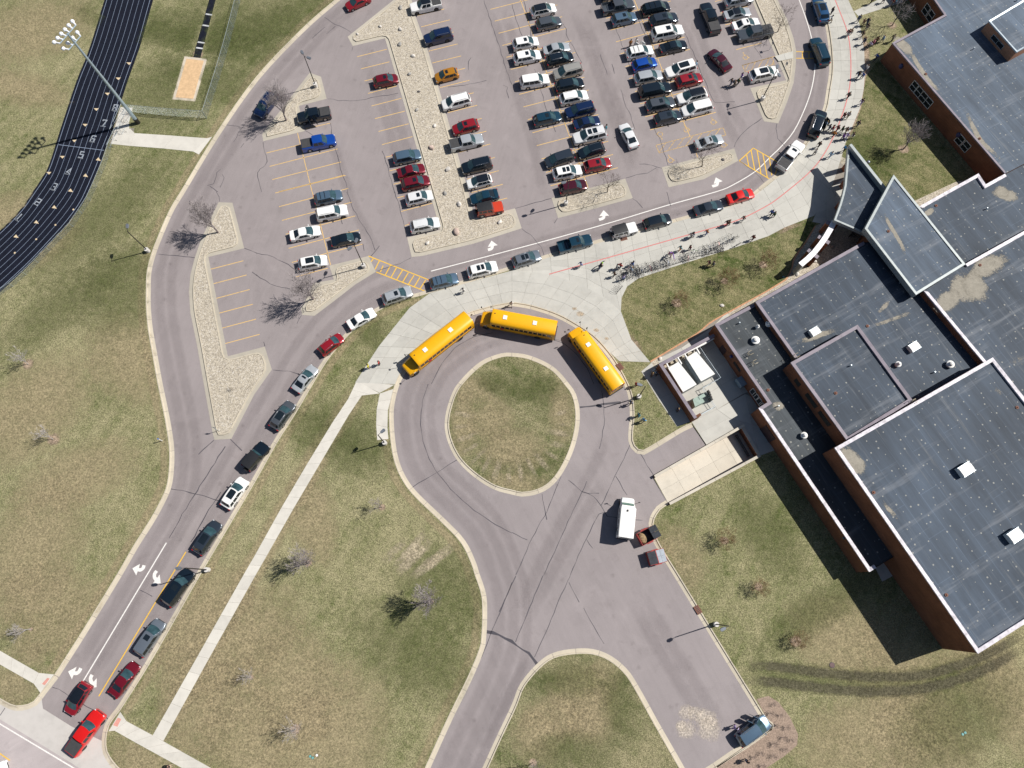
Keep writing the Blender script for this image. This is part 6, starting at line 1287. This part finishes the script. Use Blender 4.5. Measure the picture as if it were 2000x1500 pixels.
# ================================================================== FENCES
m_wire = plain('fence_wire', (.40,.46,.48), .4, .5)
def fence(px, hgt, label, toprail=True):
    P = W(px, 3, .12); c = P[0]; t = thing('chain_link_fence', label, 'fence', (c.x, c.y, .12)); P = [p-c for p in P]; Q = resample(P, 2.6)
    for p in Q: M().tube([(p.x, p.y, -.05), (p.x, p.y, hgt+.04)], .032, 6).obj('post', m_galv, t)
    M().tube([(p.x, p.y, hgt) for p in Q], .024, 5).obj('top_rail', m_galv, t)
    D = resample(P, .15); m = M(); n = max(2, round(hgt/.15)); wd = .0045
    for s in (1, -1):
        for i in range(-n, len(D)):
            a, b = (i, i+n) if s > 0 else (i+n, i); lo, hi = max(0, min(a, b)), min(len(D)-1, max(a, b))
            if lo >= hi: continue
            f = lambda k: hgt*((k-i)/n if s > 0 else 1-(k-i)/n)
            p, q = D[lo], D[hi]; za, zb = f(lo), f(hi); u = (q-p).normalized() if (q-p).length > 0 else Vector((1, 0))
            nx, ny = -u.y*wd*s, u.x*wd*s
            m.add([(p.x+u.x*wd, p.y+u.y*wd, za), (p.x-u.x*wd, p.y-u.y*wd, za), (q.x-u.x*wd, q.y-u.y*wd, zb), (q.x+u.x*wd, q.y+u.y*wd, zb)], [(0, 1, 2, 3)])
            m.add([(p.x+nx, p.y+ny, za), (p.x-nx, p.y-ny, za), (q.x-nx, q.y-ny, zb), (q.x+nx, q.y+ny, zb)], [(0, 1, 2, 3)])
    o = m.obj('wire_mesh', m_wire, t); o['kind'] = 'stuff'
fence([(480,-40),(470,0),(440,115),(404,231)], 1.9, 'straight chain link fence between long jump and outer drive')
fence([(403,231),(330,226),(258,219)], 1.9, 'chain link fence from the corner post to the track gate')
fence([(219,286),(208,320),(193,355),(179,388),(160,418),(140,447),(105,482),(67,522),(30,556),(0,577),(-60,620)], 1.2, 'low chain link fence following the outer edge of the running track')
def gate(p, q, hgt, label):
    a, b = G(p[0], p[1], .14), G(q[0], q[1], .14); t = thing('track_gate', label, 'gate', a, 0, 'gates and hurdles by the track'); d = b-a
    m = M(); z = Vector((0, 0, hgt)); m.tube([Vector((0, 0, 0)), z, d+z, d], .03, 6); m.tube([Vector((0, 0, .1)), d+Vector((0, 0, .1))], .025, 6); m.obj('gate_frame', m_galv, t)
    M().tube([Vector((0, 0, .1)), d+z], .02, 5).obj('brace', m_galv, t)
    n_ = Vector((-d.y, d.x, 0)).normalized()
    for f in (.12, .5, .88): M().tube([d*f+n_*-.55, d*f+z, d*f+n_*.55, d*f+n_*-.55], .022, 5).obj('stand', m_trim, t)
gate((258,220), (239,262), 1.5, 'tall track gate panel on triangular stands beside the mast'); gate((244,213), (222,262), 1.3, 'track gate panel closest to the lane eight number'); gate((230,257), (214,290), 1.0, 'low track barrier panel at the lower end of the pad')
# ================================================================== PEOPLE
m_skin = plain('skin', (.50,.30,.21), .55); m_skind = plain('skin_brown', (.20,.10,.06), .55)
def skinned(verts, edges, name, sub=1):
    me = bpy.data.meshes.new(name); me.from_pydata([v[:3] for v in verts], edges, []); o = bpy.data.objects.new(name, me); C.objects.link(o)
    md = o.modifiers.new('skin', 'SKIN')
    if not me.skin_vertices: me.attributes
    sv = me.skin_vertices[0].data
    for i, v in enumerate(verts): sv[i].radius = (v[3], v[4] if len(v) > 4 else v[3]); sv[i].use_root = (i == 0)
    s = o.modifiers.new('sub', 'SUBSURF'); s.levels = sub
    dg = bpy.context.evaluated_depsgraph_get(); out = bpy.data.meshes.new_from_object(o.evaluated_get(dg)); out.name = name
    bpy.data.objects.remove(o); out.polygons.foreach_set('use_smooth', [True]*len(out.polygons)); return out
def person_meshes(pose):
    st, arm, bend = {'walk': (.26, .30, .03), 'walk2': (-.20, -.26, .05), 'stand': (.02, .05, 0), 'ride': (.30, -.55, .40)}[pose]; hipz = .93 if pose != 'ride' else .98
    V = [(0, 0, hipz, .13, .15)]; E = []
    def add(p, par): V.append(p); E.append((par, len(V)-1)); return len(V)-1
    sp = add((.02+bend*.2, 0, 1.15, .11, .14), 0); ch = add((.03+bend*.6, 0, 1.34, .12, .17), sp); nk = add((.03+bend*.9, 0, 1.48, .055), ch); hd = add((.06+bend, 0, 1.58, .085), nk); tp = add((.05+bend, 0, 1.72, .075), hd); add((.155+bend, 0, 1.61, .018), hd)
    sh_v = [list(V[i]) for i in (0, 1, 2)]; sh_e = [(0, 1), (1, 2)]; tr_v = [list(V[0])]; tr_e = []
    for sg in (1, -1):
        a = arm*sg; cx = .03+bend*.6
        s_ = add((cx, sg*.18, 1.39, .06), ch); e = add((cx-a*.5+.02+(bend*.5), sg*.25, 1.13, .045), s_); w_ = add((cx+.02+bend*.9-a, sg*(.25-bend*.1), .92+bend*.12, .032), e); h_ = add((cx+.06+bend*.95-a*1.1, sg*(.25-bend*.1), .85+bend*.12, .034), w_)
        for k in range(4): f = add((cx+.05+bend*.95-a*1.2+.02*k, sg*.25+(k-1.5)*.012, .80+bend*.12-.01*(k in (1, 2)), .009), h_); add((cx+.07+bend*.95-a*1.25+.02*k, sg*.245+(k-1.5)*.012, .765+bend*.12-.012*(k in (1, 2)), .008), f)
        th = add((cx+.11+bend*.95-a*1.05, sg*.225, .85+bend*.12, .010), h_); add((cx+.13+bend*.95-a*1.1, sg*.22, .82+bend*.12, .009), th)
        o = len(sh_v); sh_v += [list(V[s_]), list(V[e]), list(V[w_])]; sh_e += [(2, o), (o, o+1), (o+1, o+2)]
        l = st*sg; hp = add((0, sg*.09, hipz-.07, .095), 0); kn = add((.05+l*.55+(.12 if pose == 'ride' else 0), sg*.10, .50+(.1 if pose == 'ride' and sg > 0 else 0), .062), hp); ak = add((l-.03, sg*.10, .11+(.06 if l < -.1 else 0), .042), kn); add((l+.13, sg*.115, .055, .036, .04), ak)
        o = len(tr_v); tr_v += [list(V[hp]), list(V[kn]), list(V[ak])]; tr_e += [(0, o), (o, o+1), (o+1, o+2)]
    for q in sh_v: q[3] += .028; q[4:] = [q[4]+.028] if len(q) > 4 else []
    for q in tr_v: q[3] += .022; q[4:] = [q[4]+.02] if len(q) > 4 else []
    hx = .05+bend; hair = M().ball((hx-.02, 0, 1.665), (.125, .105, .125), 12, 6, True).ball((hx-.05, 0, 1.60), (.085, .10, .14), 10, 6)
    shoe = [M().ball((V[0][0]*0+sg*st+.06, sg*.112, .055), (.15, .055, .06), 8, 5).mesh('shoe', m_trim, 60) for sg in (1, -1)]
    return dict(body=skinned(V, E, 'body'), shirt=skinned(sh_v, sh_e, 'shirt'), trousers=skinned(tr_v, tr_e, 'trousers'), hair=hair.mesh('hair', None, 60), shoe=shoe)
PM = {}
CL = {k: plain('cloth_'+k, c_, .9) for k, c_ in dict(black=(.015,.015,.018), white=(.72,.72,.70), grey=(.20,.20,.21), lgrey=(.42,.43,.45), red=(.45,.03,.03), blue=(.03,.11,.42), lblue=(.30,.48,.66), navy=(.015,.025,.07), denim=(.06,.10,.19), brown=(.13,.07,.045), orange=(.65,.24,.03), yellow=(.65,.60,.04), lime=(.30,.62,.04), purple=(.22,.10,.42), lilac=(.50,.43,.66), maroon=(.12,.02,.03), teal=(.02,.30,.38), khaki=(.34,.28,.19), pink=(.60,.22,.25), green=(.03,.10,.05), hairb=(.02,.014,.012), blond=(.30,.20,.09), cyan=(.05,.32,.62)).items()}
def person(p, pose, shirt, trous, hair, face, label, group=None, z=.145, s=1.0, skin=None):
    if pose not in PM:
        PM[pose] = d = person_meshes(pose)
        for k, mt in (('body', m_skin), ('shirt', CL['grey']), ('trousers', CL['denim']), ('hair', CL['hairb'])): d[k].materials.append(mt)
    d = PM[pose]; c = G(p[0], p[1], z); t = thing('person', label, 'person', (c.x, c.y, z), R(face), group); t.scale = (s, s, s)
    link('body', d['body'], t, None, skin); link('shirt', d['shirt'], t, None, CL[shirt]); link('trousers', d['trousers'], t, None, CL[trous]); link('hair', d['hair'], t, None, CL[hair])
    for q in d['shoe']: link('shoe', q, t)
    return t
gN, gW, gP = 'students by the north wing', 'students on the pickup pavement', 'students at the bike racks'
PEOPLE = [
 ((1622.5,27.5),'stand','black','navy','hairb',200,'person in black leaning toward the blue SUV at top right',gW), ((1620,45),'walk','white','khaki','hairb',160,'person in white shirt at the rear corner of the blue SUV',gW),
 ((1674,43),'walk','denim','denim','hairb',240,'person in blue denim walking alone where the path branches off',gN), ((1683,50),'walk2','brown','khaki','brown',220,'person in brown jacket on dry grass below the side path',gN), ((1691,49),'walk','navy','denim','blond',225,'person in navy with light hair right of the brown jacket',gN), ((1690,59),'stand','black','grey','hairb',230,'person in black just below the navy one on dry grass',gN), ((1681,74),'walk','black','khaki','hairb',215,'person in black with pale trousers at the pavement edge near dry grass',gN), ((1684,87),'walk2','navy','denim','blond',220,'person in navy jacket stepping onto the pavement above the brick corner',gN),
 ((1653,71),'walk','maroon','lgrey','brown',230,'person in maroon jacket walking on the red line, left of a pair',gW), ((1658.5,69),'walk2','khaki','lgrey','brown',235,'person in khaki jacket walking on the red line, right of a pair',gW),
 ((1696,94),'walk','lilac','grey','hairb',200,'person in lilac top leading the group below the dry grass',gN), ((1702,90),'walk2','pink','black','brown',205,'person in pink top carrying on behind the lilac one',gN), ((1709,85),'walk','brown','black','hairb',205,'person in brown coat in the middle of the grass group',gN), ((1721,82),'walk2','lblue','denim','blond',205,'person in light blue at the tail of the grass group',gN), ((1740,82),'walk','black','black','hairb',195,'person in black right by the brick corner of the north wing',gN),
 ((1708,118),'walk','blue','navy','hairb',205,'person in blue jacket at the edge of the building shadow',gN), ((1689,139),'walk2','white','denim','brown',215,'person in white top at the tip of the building shadow',gN), ((1673,153),'walk','black','denim','hairb',215,'person in black left of a pair below the shadow tip',gW), ((1681,154),'walk2','blue','grey','brown',220,'person in royal blue right of a pair below the shadow tip',gW),
 ((1699,8),'walk','black','black','hairb',200,'person in all black farthest left on the side path',gN), ((1723,6),'walk2','black','navy','brown',205,'person in black with long stride in the middle of the side path',gN), ((1739,12),'walk','maroon','grey','hairb',205,'person in maroon top on the side path near the top edge',gN), ((1744,10),'walk2','teal','denim','blond',205,'person in teal top on the side path near the top edge',gN), ((1760,8),'walk','navy','navy','hairb',205,'person in navy blue at the right end of the side path',gN),
 ((1653.5,193),'walk','black','black','hairb',215,'person in black walking alone on the red line beside the courtyard lawn',gW), ((1679.5,205),'walk','black','lilac','hairb',220,'person in black with pale leggings at the lawn edge',gW), ((1645,231),'walk2','maroon','black','brown',225,'person in dark maroon left of a pair near the red line',gW), ((1653,231),'walk','lgrey','khaki','blond',225,'person in light grey right of a pair near the red line',gW), ((1672,248),'walk','black','grey','hairb',215,'person in puffy black coat on the bare verge',gW),
 ((1610,249),'stand','lblue','khaki','blond',170,'person in light blue leaning into the black SUV door',gW), ((1616.5,255),'walk','navy','denim','hairb',190,'person in navy next to the black SUV door',gW), ((1623,257),'walk2','red','denim','hairb',190,'person in red shirt close behind the navy one by the black SUV',gW), ((1632.5,257),'walk','maroon','black','brown',200,'person in maroon hoodie in the middle of the crowd',gW), ((1642,258),'walk2','green','black','hairb',200,'person in dark green in the crowd by the black SUV',gW), ((1649,261),'walk','black','khaki','hairb',205,'person in black with pale bag strap in the crowd',gW), ((1662,270),'walk2','black','white','hairb',205,'person in black with white trousers at the tail of the crowd',gW), ((1651,271),'walk','lilac','lilac','blond',205,'person in lilac in the lower row of the crowd',gW), ((1643.5,273),'walk2','purple','black','hairb',205,'person in purple in the lower row of the crowd',gW), ((1625,268),'walk','orange','black','hairb',210,'person in black and orange jacket on the red line',gW),
 ((1597,288),'walk','black','black','hairb',220,'tall person in black walking ahead of the white pickup',gW), ((1589.5,302),'walk2','white','black','hairb',215,'person in white top with black trousers by the white pickup',gW), ((1619,308),'walk','lblue','lblue','hairb',215,'person in pale blue walking toward the canopy shadow',gW), ((1646.5,296),'walk','cyan','black','hairb',215,'person in vivid blue beside the canopy tip',gW),
 ((1134,521),'walk','blue','white','hairb',200,'person in blue top at the left end of the red line',gP), ((1211,524),'walk','red','navy','hairb',215,'person in red top left of the first bicycles',gP), ((1205,525),'walk2','white','black','hairb',200,'person in white top beside the red one near the bicycles',gP), ((1199,540),'walk','black','black','hairb',205,'person in puffy black coat left of the bike rack',gP), ((1216,547),'stand','lilac','denim','hairb',120,'person in lilac bending over the lower bike rack',gP), ((1232,531),'stand','lblue','lgrey','blond',200,'person in pale blue among the bicycles at the rack end',gP),
 ((1327,490),'walk','teal','orange','hairb',200,'person in teal backpack and orange top above the bike rack',gP), ((1346,488),'walk2','maroon','black','hairb',215,'slim person in maroon beside the green bicycle',gP), ((1348,465),'walk','lgrey','grey','hairb',205,'person in light grey left of a pair just below the red line',gP), ((1352,463),'walk2','navy','denim','hairb',205,'person in navy right of a pair just below the red line',gP), ((1378.5,458.5),'walk','orange','blue','brown',210,'person in orange top with blue bag just below the red line',gP), ((1418,441),'walk','black','red','hairb',205,'person in black with red bag on the red line',gP), ((1422,439.5),'walk2','khaki','brown','brown',205,'person in khaki right beside the one with red bag',gP), ((1449.5,432),'walk','maroon','white','brown',215,'person in maroon with white trousers below the grey sedan',gP), ((1504,421),'walk','blue','black','hairb',215,'person in blue and white left of a pair near the canopy shadow',gP), ((1509,424),'walk2','green','black','hairb',215,'person in dark green right of a pair near the canopy shadow',gP), ((1468.5,469),'walk','maroon','maroon','hairb',215,'person in dark maroon walking alone beside the plaza lawn',gP), ((1383,518),'walk','black','pink','hairb',200,'person in black with bare legs on the plaza lawn',gP), ((1391,520),'walk2','grey','black','hairb',205,'person in grey hoodie on the plaza lawn',gP),
 ((906,571),'walk','white','lgrey','hairb',215,'person in white walking alone below the slate blue SUV',None), ((742,712),'stand','red','black','hairb',180,'person in red shirt near the front of the first bus',None), ((721,719),'stand','yellow','navy','hairb',0,'person in yellow safety vest at the end of the diagonal path',None), ((999,597),'walk','white','white','hairb',260,'person in white on the kerb behind the middle bus',None),
 ((1231,789),'walk','denim','black','hairb',210,'person in denim by the kerb at the lamp shadow',None), ((1246,813),'walk2','teal','black','hairb',215,'person in teal top on the small lawn',None), ((1256,823),'walk','cyan','khaki','hairb',215,'person in sky blue top on the small lawn',None), ((1322,803),'stand','navy','black','blond',200,'person in navy alone in the shade of the screen wall',None), ((1241,754),'stand','red','black','hairb',200,'person in red on the small lawn near the third bus',None), ((1272,735),'stand','black','black','blond',180,'person in black first of three in the shade of the screen wall',None), ((1277,730),'walk','lblue','denim','hairb',190,'person in light blue middle of three in the shade of the screen wall',None), ((1282,733),'stand','navy','black','hairb',190,'person in navy last of three in the shade of the screen wall',None),
 ((1426,167),'walk','black','denim','hairb',200,'person in black at the front of the group crossing the parking lane',None), ((1433,170),'walk2','khaki','black','brown',205,'person in khaki in the group crossing the parking lane',None), ((1440,166),'walk','green','black','blond',205,'person in dark green in the group crossing the parking lane',None), ((1446,156),'walk2','purple','white','hairb',205,'person in blue purple top behind the white SUV',None),
 ((1230,92),'stand','orange','brown','hairb',90,'person in orange brown at the tail of the white SUV with open doors',None), ((1241,88),'stand','white','black','hairb',270,'person in white shirt between the open doors of the white SUV',None), ((1358,132),'stand','lblue','denim','hairb',180,'person in light blue at the rear of the white large SUV',None), ((1183,256),'stand','teal','denim','hairb',180,'person in teal at the rear of the pearl white large SUV',None),
 ((1432,1419),'walk','lilac','purple','hairb',30,'person in lilac beside the slate blue minivan',None), ((1455,1484),'stand','black','denim','hairb',20,'person in black in the lower mulch bed',None), ((338,1494),'stand','black','khaki','hairb',200,'person in black on the pavement at the bottom left edge',None)]
lotp = {(1426,167),(1433,170),(1440,166),(1446,156),(1230,92),(1241,88),(1358,132),(1183,256),(1432,1419),(999,597)}
for i, (p, ps, a, b, h, f, l, g) in enumerate(PEOPLE):
    person(p, ps, a, b, h, f, l, g, .01 if p in lotp else .145, .93+.1*((i*37) % 10)/10, m_skind if i % 5 == 2 else None)
# ================================================================== BICYCLES AND RACKS
def bike_parts():
    wh = M(); 
    for k in range(20):
        a, b = 2*math.pi*k/20, 2*math.pi*(k+1)/20; wh.tube([(.335*math.cos(a), 0, .335*math.sin(a)), (.335*math.cos(b), 0, .335*math.sin(b))], .014, 5, False)
    for k in range(8): a = 2*math.pi*k/8; wh.tube([(0, 0, 0), (.33*math.cos(a), 0, .33*math.sin(a))], .004, 3, False)
    fr = M()
    for q in ([(-.52, 0, .35), (-.06, 0, .30), (.34, 0, .78)], [(-.06, 0, .30), (-.18, 0, .88)], [(-.15, 0, .76), (.33, 0, .86)], [(-.52, 0, .35), (-.16, 0, .78)], [(.52, 0, .35), (.30, 0, .95)]): fr.tube(q, .017, 6)
    hb = M().tube([(.36, .30, 1.0), (.30, .16, 1.02), (.30, -.16, 1.02), (.36, -.30, 1.0)], .016, 5).tube([(.30, 0, .95), (.30, 0, 1.02)], .016, 5); sd_ = M().loft([[(-.36, -.08, .90), (-.36, .08, .90), (-.36, .08, .94), (-.36, -.08, .94)], [(-.06, -.02, .90), (-.06, .02, .90), (-.06, .02, .93), (-.06, -.02, .93)]])
    return wh.mesh('wheel', m_tyre), fr.mesh('frame', m_blackm), hb.mesh('handlebar', m_trim), sd_.mesh('saddle', m_trim), M().tube([(-.06, -.12, .30), (-.06, .12, .30)], .07, 8).mesh('crank', m_rim)
BK = bike_parts(); m_bfr = [plain('bike_'+k, c_, .35, .2) for k, c_ in (('black', (.02,.02,.025)), ('blue', (.03,.08,.2)), ('grey', (.25,.27,.28)), ('green', (.12,.42,.10)), ('red', (.35,.03,.03)), ('white', (.6,.6,.6)))]
def bike(p, ang, ci, label, group='bicycles at the racks', tilt=4):
    c = G(p[0], p[1], .145); t = thing('bicycle', label, 'bicycle', (c.x, c.y, .145), 0, group); t.rotation_euler = (R(tilt), 0, R(ang))
    link('frame', BK[1], t, None, m_bfr[ci]); link('handlebar', BK[2], t); link('saddle', BK[3], t); link('crank', BK[4], t)
    for x in (-.52, .52): link('wheel', BK[0], t, loc=(x, 0, .36))
zc = lambda x, y: (1120+x/8.333, 450+y/8.333); zd = lambda x, y: (1300+x/8.333, 400+y/8.333)
CLUS = [('bicycle in the crowded cluster at the left end of the racks', [(770,735,100),(800,760,80),(845,785,60),(890,745,115),(870,690,20),(900,640,10)]), ('bicycle in the tight group just right of the rack bend', [(1000,650,110),(1030,690,115),(1060,640,108),(1080,690,112),(1115,690,118),(1050,730,100)]), ('bicycle in the pair beside the tight group, rack middle left', [(1190,605,112),(1240,640,120)]), ('bicycle in the trio at the middle of the racks', [(1310,590,112),(1345,600,110),(1390,575,115)]), ('bicycle in the pair by the long empty rack', [(1480,545,112),(1525,560,110)]), ('bicycle in the trio standing over the long rack alone', [(1790,430,100),(1815,460,105),(1845,480,100)])]
k = 0
for lab, L in CLUS:
    for x, y, a in L: bike(zc(x, y), a+random.uniform(-4, 4), (0, 0, 1, 2, 0, 4, 0, 2)[k % 8], lab, tilt=random.uniform(-9, 9)); k += 1
for lab, L in (('bicycle in the large tangle at the right end of the racks', [(620,745,110),(650,800,100),(705,725,115),(745,760,20),(800,690,108),(840,675,112),(880,725,120),(915,730,100)]), ('bicycle in the loose pair lying past the rack end', [(960,605,120),(1035,620,15),(1060,555,125),(1110,560,20)])):
    for x, y, a in L: bike(zd(x, y), a+random.uniform(-4, 4), (0, 0, 2, 1, 0, 0, 4)[k % 7], lab, tilt=random.uniform(-10, 10)); k += 1
bike(zd(460,765), -12, 3, 'bright green bicycle standing clear of the rack', tilt=8); bike(zd(1150,670), 30, 0, 'lone bicycle by the lawn edge with a long shadow', tilt=6)
bike(zc(945,585), -60, 2, 'bicycle wheeled by the rider at the rack end', None, 0); bike(zc(1558,420), -75, 4, 'bicycle ridden by the person in purple and red', None, 0); bike(zc(420,635), 40, 0, 'bicycle ridden by the cyclist in the lime helmet', None, 0)
person(zc(418,632), 'ride', 'black', 'denim', 'lime', 40, 'cyclist in lime green helmet riding across the plaza', None, .2); person(zc(1556,412), 'ride', 'purple', 'maroon', 'maroon', -75, 'cyclist in purple with red helmet riding above the bike rack', None, .2); person(zc(948,575), 'walk', 'navy', 'blue', 'hairb', -60, 'person in navy wheeling a bicycle out of the rack end', None)
m_rack = plain('rack_black', (.035,.035,.038), .5)
def rack(px, label):
    P = resample(W(px, 3), .5); t = thing('bike_rack', label, 'bike rack', (P[0].x, P[0].y, .145), 0, 'bike racks along the plaza lawn'); nn = normals(P)
    for i in range(len(P)-1):
        a, b, n = P[i]-P[0], P[i+1]-P[0], nn[i]; m = M()
        q = [(a.x-n.x*.35, a.y-n.y*.35, .03), (a.x-n.x*.15, a.y-n.y*.15, .55), (a.x+n.x*.35, a.y+n.y*.35, .62), (a.lerp(b, .5).x+n.x*.38, a.lerp(b, .5).y+n.y*.38, .62), (a.lerp(b, .5).x-n.x*.15, a.lerp(b, .5).y-n.y*.15, .55), (b.x-n.x*.35, b.y-n.y*.35, .03)]
        m.tube(q, .02, 5).obj('rack_loop', m_rack, t)
    M().tube([(p.x-P[0].x-n.x*.35, p.y-P[0].y-n.y*.35, .04) for p, n in zip(P, nn)], .03, 5).obj('base_rail', m_rack, t)
rack([zc(660,1020), zc(720,950), zc(770,890)], 'short empty wave bike rack at the far left, turned downhill'); rack([zc(840,790), zc(900,750), zc(975,715)], 'bike rack under the crowded left cluster'); rack([zc(985,700), zc(1150,655), zc(1290,625), zc(1440,580)], 'bike rack under the tight group and trio'); rack([zc(1450,572), zc(1600,535), zc(1780,480), zc(1990,430)], 'long mostly empty bike rack in the middle'); rack([zd(430,835), zd(590,800), zd(740,770), zd(930,730)], 'bike rack under the tangle at the right end')
# ================================================================== SMALL THINGS
def lid(p, r, mat, label, name='utility_cover', z=LZ, h=.06, group=None):
    c = G(p[0], p[1], z); t = thing(name, label, 'cover', (c.x, c.y, z), 0, group); M().tube([(0, 0, -.02), (0, 0, h)], r, 12).obj('lid', mat, t); M().tube([(0, 0, -.02), (0, 0, h*.5)], r*1.18, 12).obj('rim', m_trim, t)
m_grn = plain('valve_green', (.14,.34,.32), .6)
for p, mt, l in (((606,1477),m_grn,'green valve cover, leftmost of three low on the central lawn'), ((611,1480),m_grn,'green valve cover, lowest of three low on the central lawn'), ((619,1475),m_white,'white valve cover, rightmost of three low on the central lawn'), ((1880,1434),m_grn,'green valve cover, left of a pair on the southeast lawn'), ((1885,1431),m_grn,'green valve cover, right of a pair on the southeast lawn'), ((1625,1299),plain('iron', (.14,.09,.09), .8),'round iron manhole cover beside the wheel ruts'), ((1530,541),m_grn,'square green utility cover at the tip of the plaza lawn')): lid(p, .16 if mt is not MATS['iron'] else .32, mt, l)
def sign(p, h, label, ang=0):
    c = G(p[0], p[1], .1); t = thing('sign_post', label, 'sign', (c.x, c.y, .1), R(ang)); M().tube([(0, 0, 0), (0, 0, h)], .035, 6).obj('post', m_galv, t); M().box((0.03, 0, h-.2), (.03, .45, .5)).obj('sign_panel', m_greylamp, t); return t
sign((427,841), 2.0, 'thin sign post at the lower tip of the western gravel island', 75); sign((1503,97), 1.8, 'accessible parking sign post on the far right island above the white SUV', 20); sign((1530,137), 1.8, 'accessible parking sign post on the far right island by the lamp', 20)
c = G(317,861,.12); t = thing('marker_post', 'short pale marker post on the lawn by the drive', 'post', (c.x, c.y, .12)); M().tube([(0, 0, 0), (0, 0, 1.3)], .06, 8).obj('post', m_white, t); M().box((0, 0, 1.3), (.18, .12, .16)).obj('cap', plain('cap_blue', (.05,.15,.5), .5), t)
c = G(1688,326,.12); t = thing('lawn_speaker', 'dark round lamp on a white foot beside the canopy beam', 'lamp', (c.x, c.y, .12)); M().tube([(0, 0, 0), (0, 0, .3)], .16, 8).obj('foot', m_white, t); M().tube([(0, 0, .3), (0, 0, 1.2)], .04, 6).obj('post', m_blackm, t); M().ball((0, 0, 1.35), (.3, .3, .25), 10, 6).obj('head', m_greylamp, t)
m_inlet = plain('rusty_inlet', (.20,.085,.055), .85)
for p, a, l in (((1211,716),-55,'rusty storm drain inlet in the kerb beside the third bus'), ((1363,1191),-60,'rusty storm drain inlet in the east kerb of the service yard'), ((1218,466),16,'rusty storm drain inlet in the kerb under the white off road wagon')):
    c = G(p[0], p[1], .1); t = thing('storm_inlet', l, 'drain', (c.x, c.y, .155), R(a), 'storm drain inlets'); M().box((0, 0, 0), (1.1, .7, .03)).obj('plate', m_inlet, t)
    for i in range(5): M().box((-.4+.2*i, 0, .02), (.08, .5, .02)).obj('bar', m_trim, t)
